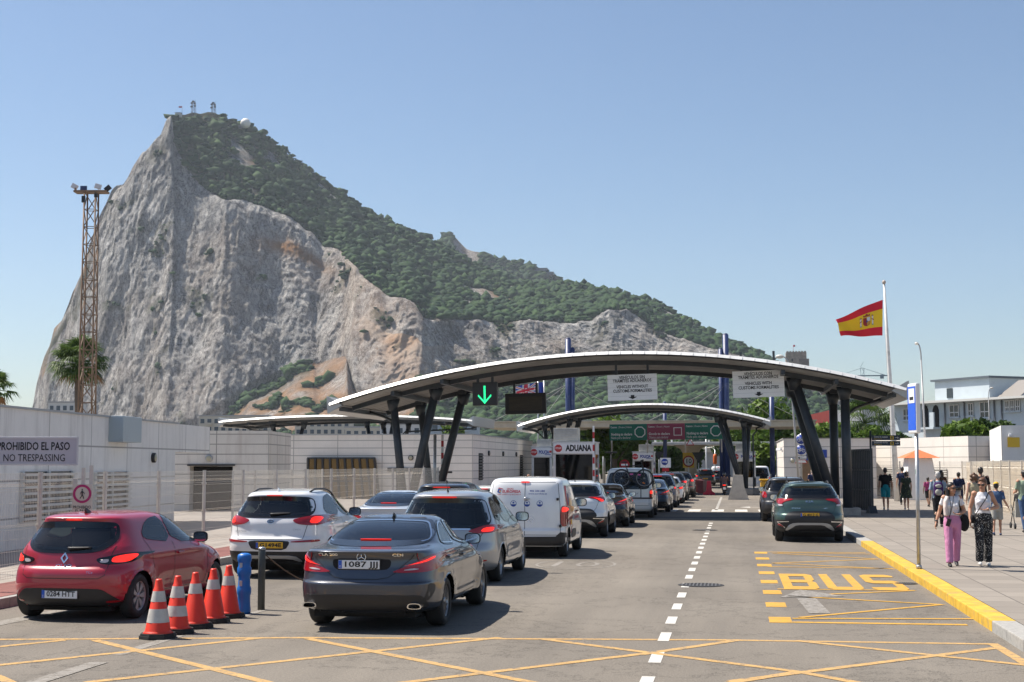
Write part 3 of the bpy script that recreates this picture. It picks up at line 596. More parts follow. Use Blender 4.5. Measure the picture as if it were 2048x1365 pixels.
# ------------------------------------------------------------------ booths
def booth(lab, u0, u1, vtop, Y, txt, red, acu=None, dark=True):
    a = atY(u0, vtop, Y); b = atY(u1, vtop, Y); w_ = b.x - a.x; h_ = a.z; t = thing('control_booth', lab, 'booth', ((a.x + b.x) / 2, Y, 0)); D = 2.6
    m = MB(); m.box((0, D / 2, .55), (w_, D, 1.1)); m.box((0, D / 2, h_ - .35), (w_, D, .7))
    for sx in (-1, 1):
        for yy in (.08, D - .08): m.box((sx * (w_ / 2 - .08), yy, h_ / 2), (.16, .16, h_))
    m.build('cabin', [mat('booth white', (.62, .62, .61), .5, var=.1, vs=2.)], t)
    m = MB(); m.box((0, .05, (1.1 + h_ - .7) / 2), (w_ - .3, .03, h_ - 1.8)); m.box((w_ / 2 - .05, D / 2, (1.1 + h_ - .7) / 2), (.03, D - .3, h_ - 1.8)); m.box((-w_ / 2 + .05, D / 2, (1.1 + h_ - .7) / 2), (.03, D - .3, h_ - 1.8)); m.build('window', [glass('booth glass', (.05, .06, .065))], t)
    m = MB(); m.box((0, D * .6, 1.0), (w_ - .4, .5, .3)); m.box((0, D - .2, 1.4), (w_ - .4, .1, 1.)); m.build('counter', [DARK], t)
    s = MB(); s.box((0, -.04, h_ - .34), (w_ * .98, .06, .60), 0); th = math.pi / 8; r = .24; cx = -w_ * .37
    s.prism([(cx + r * math.cos(th + k * math.pi / 4), h_ - .34 + r * math.sin(th + k * math.pi / 4)) for k in range(8)], -.085, -.07, 'xz', 1); add_text(s, 'STOP', (cx, -.09, h_ - .34), .15, 0, 0, .02, .36)
    add_text(s, txt, (w_ * .11, -.075, h_ - .34), .5 if txt == 'ADUANA' else .3, 2, 0, .05, w_ * (.62 if txt == 'ADUANA' else .5)); 
    if txt != 'ADUANA': s.box((w_ * .43, -.075, h_ - .30), (.16, .02, .14), 1); s.box((w_ * .3, -.075, h_ - .5), (w_ * .3, .01, .04), 2)
    s.build('fascia_sign', [WHITE, mat('stop red', (.5, .03, .03), .4), INK if txt == 'ADUANA' else mat('police blue', (.02, .05, .3), .4)], t)
    m = MB(); m.box((0, D / 2, h_ + .03), (w_ + .1, D + .1, .06)); m.build('roof', [ROOFW], t)
    if acu:
        m = MB(); m.box((acu[0], 1.0, h_ + .06 + acu[2] / 2), (acu[1], 1.2, acu[2]), bev=.02); o = m.build('air_conditioner', [mat('beige metal case', (.42, .40, .36), .5, var=.1, vs=3.)], t); m = MB()
        for k in range(8): m.box((acu[0], .39, h_ + .1 + acu[2] * (k + .5) / 8.5), (acu[1] * .95, .03, .03))
        m.build('grille', [GALV], o)
    return t
booth('white customs booth with a stop octagon and ADUANA on its fascia', 1106, 1190, 886, 86, 'ADUANA', 1, (-.55, 1.5, .85))
booth('white police booth in the middle of the road behind the bicycle van', 1265, 1307, 905, 112, 'POLICIA', 1, (.2, 1.1, .55))
booth('white police booth behind the right legs of the second roof', 1465, 1511, 905, 109, 'POLICIA', 1, (-.05, 1.15, .6))
booth('white police booth half hidden behind the ADUANA booth', 1063, 1104, 895, 96, 'POLICIA', 1, (.1, 1., .5))
# ------------------------------------------------------------------ customs banner
t0 = atY(1219, 848, 108); t1 = atY(1446, 845, 108); W3 = (t1.x - t0.x) / 3; hh = 1.22
GRN = mat('customs green', (.005, .16, .11), .45); PNK = mat('customs magenta', (.30, .045, .10), .45)
t = thing('customs_banner', 'long customs banner in green and magenta over the far lanes', 'sign', ((t0.x + t1.x) / 2, 108, t0.z - hh / 2 - .0)); t.rotation_euler = (0, -R(.7), 0)
for k, (mm, s_, a, b) in enumerate(((GRN, 'oct', 'Nothing to declare', 'Nada para declarar'), (PNK, 'sq', 'Goods to declare', 'Objetos para declarar'), (GRN, 'oct', 'Nothing to declare', 'Nada para declarar'))):
    x = (k - 1) * W3; m = MB(); m.box((x, .03, 0), (W3 - .004, .06, hh)); o = m.build('panel', [mm], t); m = MB()
    add_text(m, 'Customs', (x - .47 * W3, -.006, .38), .2, 0, 0, .02, W3 * .17, 'LEFT'); add_text(m, '| Douane | Aduana', (x - .27 * W3, -.006, .38), .2, 0, 0, 0, W3 * .36, 'LEFT')
    add_text(m, a, (x - .46 * W3, -.006, -.16), .27, 0, 0, .025, W3 * .56, 'LEFT'); add_text(m, b, (x - .46 * W3, -.006, -.42), .26, 0, 0, 0, W3 * .52, 'LEFT')
    n_ = 8 if s_ == 'oct' else 4; r0, r1 = .44, .36; cx = x + W3 * .31; th = math.pi / n_
    ro = [(cx + r0 * math.cos(th + i * 2 * th), -.006, r0 * math.sin(th + i * 2 * th)) for i in range(n_)]; ri = [(cx + r1 * math.cos(th + i * 2 * th), -.006, r1 * math.sin(th + i * 2 * th)) for i in range(n_)]
    m.add(ro + ri, [(i, (i + 1) % n_, n_ + (i + 1) % n_, n_ + i) for i in range(n_)]); m.build('lettering', [WHITE], o)
m = MB()
for x in (-1.45, -.5, .5, 1.45): m.tube((x * W3, .1, -hh / 2 - 1.0), (x * W3, .1, hh / 2), .05)
m.build('frame', [GALV], t)
# ------------------------------------------------------------------ cable hung roof beyond
CONC = mat('weathered beige soffit', (.46, .40, .31), .8, var=.2, vs=.8); MASTB = mat('blue mast paint', (.018, .035, .12), .45, dirt=(.25, .25, .27), ds=1.2, da=.5)
t = thing('cable_hung_roof', 'flat beige roof hung on cables from blue masts behind the second road roof', 'canopy', (-7.6, 125, 0))
m = MB(); m.box((0, 5, 5.55), (29, 10, .5), bev=.05); m.box((0, 5, 5.85), (29.2, 10.2, .1)); m.build('roof_slab', [CONC], t)
for x0_, top, r in ((-7.35, 13.5, .27), (-6.95, 12.6, .2), (6.9, 13.7, .27), (6.45, 12.4, .2), (10.9, 8.3, .22), (1.4, 7.6, .18)):
    m = MB(); m.tube((x0_, 4, 0), (x0_, 4, top), r, r, 14); m.tube((x0_, 4, top), (x0_, 4, top + .12), r * .9, r * .6, 14); m.build('mast', [MASTB], t)
for xm in (-7.35, 6.9):
    for dx in (-7, -4.6, -2.4, 2.4, 4.6, 7):
        m = MB(); m.path([(xm, 4, 9.4), (xm + dx, 4 + (1.5 if dx > 0 else -1), 5.9)], .022, 5, 0, False); m.build('cable', [mat('dull cable', (.25, .25, .25), .7)], t)
t = thing('column_roof', 'thin white flat roof on a flared concrete column, low over the far lanes', 'canopy', (-4.5, 140, 0))
m = MB(); m.box((0, 4, 4.1), (18.4, 8, .28), bev=.04); m.build('roof_slab', [ROOFW], t)
m = MB(); m.lathe([(.62, 0), (.58, 2.2), (.7, 3.0), (1.0, 3.55), (1.7, 3.96)], (.15, 3, 0), 20); m.build('column', [CONC], t)
for x in (-8.5, 8.8): m = MB(); m.tube((x, 3, 0), (x, 3, 4), .15); m.build('column', [GALV], t)
m = MB()
for x in (-5, -3.2, -1.6, .3, 2.0): m.box((x, .4, 4.34), (.16, .3, .2), bev=.02); m.tube((x, .5, 4.2), (x, .5, 4.3), .04)
m.build('roof_cameras', [WHITEP], t)
p = atY(1380, 884, 139.5); t = thing('warning_sign', 'small red edged warning triangle on the edge of the low white roof', 'sign', (p.x, 139.6, p.z)); m = MB(); m.prism([(-.4, -.35), (.4, -.35), (0, .35)], -.02, .02, 'xz', 0); m.prism([(-.27, -.27), (.27, -.27), (0, .2)], -.025, -.02, 'xz', 1); m.build('plate', [mat('sign red', (.45, .02, .025), .4), WHITE], t)
# ------------------------------------------------------------------ barriers, signs and street furniture
SRED = mat('sign red', (.45, .02, .025), .4)
def barrier(lab, u, v0, v1, Y):
    a, b = atY(u, v0, Y), atY(u, v1, Y); t = thing('barrier_arm', lab, 'barrier', (a.x, Y, 0)); m = MB(); h_ = a.z; n = 9; z0 = 1.0
    for k in range(n): m.box((0, 0, z0 + (h_ - z0) * (k + .5) / n), (.11, .06, (h_ - z0) / n), k % 2)
    m.build('arm', [WHITEP, SRED], t); m = MB(); m.box((0, .1, .55), (.35, .35, 1.1), bev=.03); m.build('cabinet', [BLACK], t)
barrier('raised red and white barrier arm between the left legs of the first roof', 885, 870, 960, 63); barrier('raised red and white barrier arm beside the ADUANA booth', 1187, 852, 965, 85); barrier('raised red and white barrier arm between the right legs of the first roof', 1634, 905, 960, 66)
p = atY(870, 870, 61); t = thing('steel_post', 'plain galvanised post beside the left roof legs', 'post', (p.x, 61, 0)); m = MB(); m.tube((0, 0, 0), (0, 0, p.z), .07); m.tube((0, 0, p.z), (0, 0, p.z + .03), .075); m.build('shaft', [GALV], t)
for u, v, lab in ((888, 945, 'small dark floodlight on a pole by the left roof legs'), (1222, 905, 'black lamp head on a pole beside the bicycle van')):
    p = atY(u, v, 64 if u < 1000 else 90); t = thing('flood_lamp', lab, 'lamp', (p.x, p.y, 0)); m = MB(); m.tube((0, 0, 0), (0, 0, p.z), .05); m.build('pole', [BLACK], t); m = MB(); m.box((0, 0, p.z), (.75, .2, .09), bev=.03); m.build('head', [BLACK], t); m = MB(); m.box((0, 0, .35), (.9, .6, .7), bev=.1); m.build('base', [BLACK], t)
def disc(mb, c, r, mi, y=-.02, n=28): mb.lathe([(r, y), (r, y + .012)], c, n, mi, 'y')
def bike_glyph(mb, c, s_, mi, y):
    def P(a): return (c[0] + a[0] * s_, c[1] + y, c[2] + a[1] * s_)
    for x in (-.5, .5): mb.path([P((x + .3 * math.cos(a), -.18 + .3 * math.sin(a))) for a in np.linspace(0, 2 * math.pi, 17)[:-1]], .055 * s_, 5, mi, closed=True)
    mb.path([P((-.5, -.18)), P((-.2, .28)), P((.35, .28)), P((.05, -.18)), P((-.5, -.18))], .055 * s_, 5, mi); mb.path([P((.5, -.18)), P((.32, .4)), P((.52, .42))], .055 * s_, 5, mi); mb.path([P((.05, -.18)), P((-.22, .40)), P((-.36, .40))], .055 * s_, 5, mi)
p = atY(1602, 879, 72); p2 = atY(1603, 900, 72); t = thing('cycle_sign', 'post with two round blue cycle signs and a small arrow plate', 'sign', (p.x, 72, .14)); m = MB(); m.tube((0, .05, 0), (0, .05, 1.2), .16, .06); m.tube((0, .05, 1.2), (0, .05, p.z + .15), .04); m.build('pole', [GALV], t)
for z in (p.z - .14, p2.z - .14): m = MB(); disc(m, (0, 0, z), .255, 1); disc(m, (0, 0, z), .24, 0, -.03); bike_glyph(m, (0, 0, z), .22, 1, -.035); m.build('round_plate', [BLUES, WHITE], t)
m = MB(); z = atY(1602, 915, 72).z - .14; m.box((0, 0, z), (.56, .03, .17), 1); m.box((0, -.018, z), (.5, .01, .13), 0); m.bar((-.1, -.026, z - .03), (.12, -.026, z + .03), .01, .03, 1, (0, 1, 0)); m.prism([(-.2, z - .02), (-.08, z + .02), (-.08, z - .07)], -.03, -.02, 'xz', 1); m.build('arrow_plate', [WHITE, INK], t)
m = MB(); z -= .22; m.prism([(-.3, z - .08), (.3, z - .08), (.22, z + .1), (-.22, z + .1)], .02, .035, 'xz', 1); m.prism([(-.25, z - .05), (.25, z - .05), (.19, z + .07), (-.19, z + .07)], .01, .02, 'xz', 0); m.build('warning_plate', [WHITE, SRED], t)
def sign_post(name, lab, u, v, Y, r, fn):
    p = atY(u, v, Y); t = thing(name, lab, 'sign', (p.x, Y, 0)); m = MB(); m.tube((0, .04, 0), (0, .04, p.z + r), .045); m.build('pole', [GALV], t); m = MB(); fn(m, p.z, r); m.build('plate', [WHITE, SRED, INK, BLUES, mat('yellow sign', (.7, .45, .03), .5)], t); return t
def f10(m, z, r): m.box((0, .02, z + .1), (2 * r * 1.0, .03, 2.7 * r), 4); disc(m, (0, 0, z), r, 1); disc(m, (0, 0, z), r * .78, 0, -.03); add_text(m, '10', (0, -.036, z), r * 1.15, 2, 0, .02)
def fno(m, z, r): disc(m, (0, 0, z), r, 1); m.box((0, -.03, z), (r * 1.3, .02, r * .35), 0)
def fbl(m, z, r): m.box((0, .01, z), (2.6 * r, .02, 2.4 * r), 0); disc(m, (-.2 * r, 0, z + .2 * r), r * .8, 3); m.prism([(-.8 * r, z + .1 * r), (.1 * r, z + .1 * r), (.1 * r, z - .15 * r), (.5 * r, z + .2 * r), (.1 * r, z + .55 * r), (.1 * r, z + .3 * r), (-.8 * r, z + .3 * r)], -.04, -.03, 'xz', 0); m.box((0, -.0, z - 1.7 * r), (1.7 * r, .03, .8 * r), 1)
def fyl(m, z, r): m.prism([(-r * 1.2, z + r), (r * 1.2, z + r), (0, z - r)], -.01, .02, 'xz', 2)
sign_post('speed_sign', 'round red edged speed sign reading 10 on a yellow board', 1377, 923, 134, .52, f10); sign_post('no_entry_sign', 'red no entry disc above the parked bicycle', 1249, 930, 100, .36, fno); sign_post('no_entry_sign', 'small red no entry disc beside the ADUANA booth', 1192, 932, 125, .36, fno)
sign_post('direction_sign', 'white plate with a blue turn disc left of the speed sign', 1331, 926, 120, .34, fbl); sign_post('give_way_sign', 'dark back of a triangular sign right of the speed sign', 1397, 916, 132, .5, fyl); sign_post('give_way_sign', 'dark back of a triangular sign beside the middle police booth', 1318, 912, 120, .35, fyl)
# overhead direction boards at the pavement gate
p = atY(1741, 880, 60.5); t = thing('direction_sign', 'two dark blue direction boards with yellow pictogram squares on a post by the black gate', 'sign', (p.x, 60.5, .14)); m = MB(); m.tube((0, .05, 0), (0, .05, 3.35), .04); m.build('pole', [STEEL], t)
NAVY = mat('navy sign', (.012, .025, .05), .4); YS = mat('yellow sign', (.7, .45, .03), .5)
for u0, v0, v1, a, b in ((1744, 871, 881, 'Control de equipajes', 'Baggage control'), (1745, 882.5, 892, 'Devolución de IVA', 'VAT refund')):
    z0, z1 = atY(u0, v1, 60.5).z - .14, atY(u0, v0, 60.5).z - .14; zc = (z0 + z1) / 2; m = MB(); m.box((.62, 0, zc), (1.14, .05, z1 - z0), 0); o = m.build('board', [NAVY], t); m = MB(); add_text(m, a, (.14, -.028, zc + .035), .085, 0, 0, .01, .55, 'LEFT'); add_text(m, b, (.14, -.028, zc - .045), .055, 2, 0, 0, .3, 'LEFT')
    m.box((.86, -.028, zc), (.13, .01, .15), 2); m.box((.86, -.034, zc), (.05, .01, .1), 1); m.path([(.98, -.03, zc), (1.12, -.03, zc)], .01, 4, 0); m.path([(1.07, -.03, zc + .04), (1.12, -.03, zc), (1.07, -.03, zc - .04)], .01, 4, 0); m.build('lettering', [WHITE, NAVY, YS], o)
# black gate leaf
ga, gb = Vector((4.75, 63.2, .14)), Vector((5.43, 59.02, .14)); d_ = gb - ga; t = thing('bar_gate', 'tall black vertical bar gate standing open beside the right roof legs', 'gate', tuple(ga), math.atan2(d_.y, d_.x)); L_ = d_.length; hh = 2.55
m = MB()
for x in (0, L_): m.box((x, 0, hh / 2 + .05), (.09, .09, hh))
for z in (.12, hh * .36, hh * .68, hh): m.box((L_ / 2, 0, z), (L_, .06, .08))
m.build('frame', [STEEL], t); m = MB()
for k in range(1, 15): m.box((L_ * k / 15, 0, hh / 2 + .05), (.05, .1, hh - .1))
m.build('bars', [STEEL], t); m = MB(); m.prism([(L_ - .5, 0), (L_ + .25, 0), (L_, .3)], -.15, .15, 'xz'); m.build('foot', [STEEL], t)
# flag pole and flag
fp = Vector((8.48, 78.06, .14)); ft = atY(1768, 568, 78); t = thing('flag_pole', 'tall leaning white flag pole with chipped paint', 'flagpole', tuple(fp)); v = ft - fp; m = MB(); m.path([(0, 0, 0), v * .35, v * .7, v], [.17, .13, .09, .055], 14); m.build('shaft', [mat('chipped white paint', (.66, .65, .63), .5, var=.08, vs=3., dirt=(.04, .04, .04), ds=2., da=.6)], t); m = MB(); m.ball(v + Vector((0, 0, .08)), (.1, .1, .12)); m.build('finial', [mat('finial', (.4, .33, .28), .4)], t); m = MB(); m.path([v * .98 + Vector((-.06, -.1, 0)), v * .55 + Vector((-.14, -.1, 0)), v * .12 + Vector((-.1, -.15, 0))], .008, 4); m.build('halyard', [GALV], t)
FL = {'tl': (1671, 641), 'bl': (1682, 673), 'tr': (1765.5, 600), 'br': (1765, 671.5)}
c = {k: atY(u, v_, 77.9) for k, (u, v_) in FL.items()}; org = c['tr']
nx, nz = 60, 36; P = []
def flagp(a, b):  # a 0..1 hoist to fly, b 0..1 top to bottom
    top = c['tr'].lerp(c['tl'], a); bot = c['br'].lerp(c['bl'], a); q = top.lerp(bot, b)
    sag = math.sin(a * math.pi) * (.10 * (1 - b) - .02 * b); wv = .16 * math.sin(a * 9 + b * 3.2) * (a ** .6) + .10 * math.sin(a * 4.2 - b * 2.4) * a
    lean = .05 * math.sin(a * 7 + b * 2) * a
    return q + Vector((.03 * math.sin(b * 6) * a, wv * 1.3, -sag * -.6 + lean)) - org
m = MB()
P = [[flagp(i / nx, j / nz) for i in range(nx + 1)] for j in range(nz + 1)]
m.grid(P, 0); m.m = [(1 if nz * .25 <= (q // nx) < nz * .75 else 0) for q in range(len(m.f))]
FR_ = mat('flag red', (.60, .008, .025), .75); FY = mat('flag yellow', (.80, .50, .01), .75)
o = m.build('national_flag', [FR_, FY]); o.location = org; tag(o, 'red and yellow striped flag with a crest, flying from the white pole', 'flag')
m = MB()
def onflag(x, z, off=.012): # x,z around the crest centre, in flag units (height = 1)
    return flagp(.36 + x * .62, .5 - z) + Vector((0, -off, 0))
def fpoly(pts, mi, off=.012): m.add([onflag(x, z, off) for x, z in pts], [tuple(range(len(pts)))], mi); 
sh = [(-.13, .12), (.13, .12), (.13, -.08), (.09, -.14), (0, -.17), (-.09, -.14), (-.13, -.08)]
fpoly(sh, 0, .02); fpoly([(-.12, .11), (-.005, .11), (-.005, -.015), (-.12, -.015)], 2, .03); fpoly([(.005, .11), (.12, .11), (.12, -.015), (.005, -.015)], 0, .03); fpoly([(-.12, -.02), (-.005, -.02), (-.005, -.15), (-.08, -.13), (-.12, -.08)], 3, .03); fpoly([(.005, -.02), (.12, -.02), (.12, -.08), (.08, -.13), (.005, -.15)], 0, .03)
fpoly([(.03 * math.cos(a), -.015 + .035 * math.sin(a)) for a in np.linspace(0, 6.28, 13)[:-1]], 1, .04)
for sx in (-1, 1):
    fpoly([(sx * .19, .12), (sx * .235, .12), (sx * .235, -.13), (sx * .19, -.13)], 2, .02); fpoly([(sx * .18, .15), (sx * .245, .15), (sx * .245, .12), (sx * .18, .12)], 0, .022); fpoly([(sx * .17, .05), (sx * .26, .01), (sx * .26, -.02), (sx * .17, .02)], 0, .03); fpoly([(sx * .18, -.13), (sx * .245, -.13), (sx * .245, -.16), (sx * .18, -.16)], 4, .022)
fpoly([(-.11, .14), (.11, .14), (.13, .21), (.06, .185), (0, .235), (-.06, .185), (-.13, .21)], 0, .02); fpoly([(-.10, .135), (.10, .135), (.10, .155), (-.10, .155)], 3, .03)
e = m.build('crest', [mat('crest red', (.30, .02, .02), .7), mat('crest blue', (.03, .05, .2), .7), mat('crest white', (.62, .6, .58), .7), mat('crest gold', (.5, .25, .03), .7), mat('crest green', (.15, .3, .2), .7)], o)
# lamp posts
LAMPM = mat('grey lamp metal', (.40, .40, .40), .45, .4)
def lamp_post(lab, base, top, arm, r=.09):
    t = thing('lamp_post', lab, 'street lamp', tuple(base)); v = Vector(top) - Vector(base); m = MB(); pts = [Vector((0, 0, 0)), v * .5, v * .9]
    for k in range(7): a = k / 6 * R(80); pts.append(v * .9 + Vector((arm * .75 * (1 - math.cos(a)), 0, v.z * .1 * math.sin(a) * 1.1)))
    m.path(pts, [r, r * .7] + [r * .5] * (len(pts) - 2), 10); m.build('pole', [LAMPM], t); e = pts[-1]; m = MB(); m.ball(e + Vector((arm * .35, 0, .0)), (abs(arm) * .42, .14, .10), 0, 14, 8); m.build('lantern', [mat('lantern shell', (.55, .53, .48), .4)], t)
lb = atY(1853, 905, 96); lamp_post('grey lamp post with a curved head, left of the blue grey house', (lb.x, 96, 0), tuple(atY(1841, 690, 96) + Vector((0, 0, .0))), -.28)
lb = atY(1980, 860, 140); lamp_post('short grey lamp post in front of the blue grey house', (lb.x, 140, 0), tuple(atY(1976, 778, 140)), .35, .07)
lb = atY(1580, 720, 70); lamp_post('lamp head rising behind the right slope of the first roof', (lb.x + .4, 70, 0), tuple(atY(1578, 716, 70)), -.5, .07)
# bus stop sign
bp = gnd(1838, 1138, .14); tp = atY(1833, 882, bp.y); z0 = tp.z; z1 = atY(1830, 782, bp.y).z; t = thing('bus_stop_sign', 'tall blue bus stop blade on a galvanised pole by the yellow kerb', 'sign', tuple(bp)); m = MB(); m.tube((0, 0, 0), (tp.x - bp.x, 0, z0), .036, .036, 14); m.lathe([(.055, 0), (.055, .06), (.04, .07)], (0, 0, 0), 14); o = m.build('pole', [GALV], t)
m = MB(); m.box((.0, 0, .55 + z0 * .5), (.05, .045, .09)); m.build('sticker', [mat('green sticker', (.05, .3, .08), .5)], o)
M_ = Matrix.Rotation(R(-75), 3, 'Z'); cx = tp.x - bp.x - .03; zc = (z0 + z1) / 2; hz = (z1 - z0) / 2
m = MB(); m.box((cx, 0, zc), (.42, .09, 2 * hz), 0, M=M_, bev=.03); o = m.build('blade', [WHITEP], t); m = MB()
for (x0_, x1_, a, b, mi) in ((-.19, .19, -hz + .06, hz - .06, 0), (-.13, .15, .10, hz - .10, 1), (-.08, .10, .16, .22, 2), (-.08, .10, .27, .33, 0)): m.box(Vector((cx, 0, zc)) + M_ @ Vector(((x0_ + x1_) / 2, -.047 - .002 * mi, (a + b) / 2)), (x1_ - x0_, .004 + .003 * mi, b - a), mi, M=M_)
m.build('face', [mat('bus blue', (.015, .10, .62), .35), WHITE, INK], o)
# ------------------------------------------------------------------ left signs, cones, posts
a, b = at(-40, 874, 25.8), at(155, 931, 25.8); c = (a + b) / 2; t = thing('notice_board', 'large lilac grey no trespassing board on posts above the left fence', 'sign', (c.x, c.y, .15), YAW + R(1.5)); w_, h_ = (b - a).xy.length, a.z - b.z; zc = c.z - .15
m = MB(); m.box((0, 0, zc), (w_, .05, h_), 0, bev=.008); m.build('board', [mat('lilac grey sheet', (.47, .45, .49), .45)], t); m = MB()
for sx, sy in ((0, h_ / 2 - .02), (0, -h_ / 2 + .02)): m.box((0, -.03, zc + sy), (w_, .02, .025))
m.box((w_ / 2 - .012, -.03, zc), (.025, .022, h_)); m.build('frame', [mat('board edge', (.55, .54, .55), .4)], t)
m = MB(); add_text(m, 'PROHIBIDO EL PASO', (w_ / 2 - .14, -.03, zc + .08), .20, 0, 0, .022, 1.30, 'RIGHT'); add_text(m, 'NO TRESPASSING', (w_ / 2 - .22, -.03, zc - .13), .185, 0, 0, .004, 1.10, 'RIGHT'); m.build('lettering', [INK], t)
m = MB(); m.box((w_ / 2 - .05, .05, .85), (.07, .05, 1.7)); m.build('post', [RUST], t); m = MB(); m.box((-w_ / 2 + .1, .05, .85), (.07, .05, 1.7)); m.build('post', [RUST], t)
a, b = at(145.5, 969, 25.6), at(183.5, 1027, 25.6); c = (a + b) / 2; t = thing('pedestrian_ban_sign', 'cream plate with a magenta ring and walking figure on the left fence', 'sign', (c.x, c.y, .15), YAW); w_, h_ = (b - a).xy.length, a.z - b.z; zc = c.z - .15
m = MB(); m.box((0, 0, zc), (w_, .02, h_), 0, bev=.005); m.build('plate', [mat('cream sheet', (.60, .54, .46), .5, var=.06, vs=5.)], t); m = MB(); r = w_ * .47; zc2 = zc + h_ * .17; ro = [(r * math.cos(q), -.014, zc2 + r * math.sin(q)) for q in np.linspace(0, 2 * math.pi, 41)[:-1]]; ri = [(r * .74 * math.cos(q), -.014, zc2 + r * .74 * math.sin(q)) for q in np.linspace(0, 2 * math.pi, 41)[:-1]]
m.add(ro + ri, [(i, (i + 1) % 40, 40 + (i + 1) % 40, 40 + i) for i in range(40)], 0)
s_ = r * .55; f_ = lambda x, z: (x * s_, -.016, zc2 + z * s_)
disc(m, f_(.0, .78), .14 * s_, 1, -.004, 14); m.path([f_(.0, .55), f_(0, -.1)], [.16 * s_, .12 * s_], 8, 1); m.path([f_(0, -.05), f_(.2, -.5), f_(.36, -.95)], .08 * s_, 6, 1); m.path([f_(0, -.05), f_(-.12, -.5), f_(-.42, -.92)], .08 * s_, 6, 1); m.path([f_(.05, .5), f_(.36, .2), f_(.46, -.05)], .06 * s_, 6, 1); m.path([f_(-.05, .5), f_(-.34, .15), f_(-.36, -.1)], .06 * s_, 6, 1)
add_text(m, 'PROHIBIDO', (0, -.013, zc - h_ * .295), .075, 1, 0, .02, w_ * .9); add_text(m, 'EL PASO', (0, -.013, zc - h_ * .42), .07, 1, 0, .02, w_ * .66); m.build('symbol', [mat('magenta print', (.42, .015, .13), .5), INK], t)
m = MB(); m.box((.0, .04, .95), (.06, .05, 1.9)); m.build('post', [RUST], t); m = MB(); m.box((.14, .04, .97), (.06, .05, 1.94)); m.build('post', [RUST], t)
CONE = mat('cone orange', (.70, .035, .012), .45, var=.08, vs=6., dirt=(.25, .07, .04), ds=6., da=.35); SLEEVE = mat('dirty reflective sleeve', (.48, .46, .43), .5, var=.12, vs=9., dirt=(.2, .19, .17), ds=7., da=.5)
def cone(u, v, lab, bands, lean=0., rz=.3, h_=.71):
    p = gnd(u, v); t = thing('traffic_cone', lab, 'cone', (p.x - .07, p.y + .1, .004), rz, 'orange cones beside the red hatchback'); t.rotation_euler = (0, lean, rz)
    m = MB(); n = 8; q = [(.235 * math.cos(math.pi / 8 + k * math.pi / 4), .235 * math.sin(math.pi / 8 + k * math.pi / 4)) for k in range(8)]
    m.prism(q, 0, .035, 'xy'); m.prism([(x * .93, y * .93) for x, y in q], .035, .06, 'xy'); m.build('base', [RUBBER], t)
    rad = lambda z: .16 + (.042 - .16) * (z - .06) / (h_ - .06)
    m = MB(); m.lathe([(.185, .061), (.165, .075), (rad(.1), .1), (rad(h_ - .12), h_ - .12), (rad(h_ - .12) - .008, h_ - .11), (rad(h_) , h_ - .02), (rad(h_) - .006, h_), (.02, h_)], (0, 0, 0), 28); m.build('cone_body', [CONE], t)
    for a, b in bands: m = MB(); m.lathe([(rad(a * h_) + .003, a * h_), (rad(b * h_) + .003, b * h_)], (0, 0, 0), 28, 0, cap=False); m.build('sleeve', [SLEEVE], t)
cone(320, 1279, 'front orange cone with two dirty white sleeves, nearest the camera', [(.27, .50), (.62, .80)]); cone(357, 1269, 'second orange cone with a slipped lower sleeve', [(.30, .48), (.62, .82)], .02, 1.1)
cone(395, 1258, 'third orange cone with one white sleeve, middle of the row', [(.62, .80)], -.01, .6); cone(430, 1247, 'fourth orange cone with one white sleeve, next to last of the row', [(.62, .80)], 0, .1); cone(461, 1237, 'last orange cone of the row, beside the blue post', [(.62, .80)], .0, .8)
p = gnd(485, 1229); t = thing('flexible_post', 'blue ribbed plastic marker post beside the last cone', 'bollard', (p.x, p.y + .05, .004)); m = MB(); m.lathe([(.095, 0), (.10, .05), (.09, .12), (.088, .25), (.10, .29), (.10, .36), (.085, .39), (.082, .52), (.10, .56), (.10, .64), (.085, .67), (.088, .72), (.10, .75), (.10, .80), (.09, .83), (.05, .85), (.001, .85)], (0, 0, 0), 24); m.build('post', [mat('blue plastic', (.01, .13, .45), .4, var=.1, vs=5., dirt=(.02, .07, .2), ds=5., da=.4)], t)
for z in (.45, .70): m = MB(); m.box((-.02, -.087, z - .02), (.04, .01, .075)); m.build('reflector', [mat('reflector patch', (.4, .42, .44), .4)], t)
p = gnd(520, 1221); t = thing('bollard', 'dark grey steel bollard between the blue post and the graphite saloon', 'bollard', (p.x, p.y + .05, .004)); m = MB(); m.lathe([(.052, 0), (.052, .86), (.05, .865)], (0, 0, 0), 20); m.build('post', [mat('bollard grey', (.07, .075, .07), .5, dirt=(.16, .13, .1), ds=4., da=.4)], t); m = MB(); m.lathe([(.054, .865), (.054, .89), (.03, .905), (.001, .908)], (0, 0, 0), 20); m.build('cap', [GALV], t)
q = gnd(610, 1130); t = thing('chain', 'rusty chain hanging from the bollard behind the graphite saloon', 'chain', (p.x + .05, p.y + .05, .8)); m = MB(); m.path([(k / 12 * .9, k / 12 * .9, -.55 * (1 - (1 - k / 12) ** 2)) for k in range(13)], .009, 6); m.build('links', [mat('rusty steel', (.12, .07, .04), .8)], t)
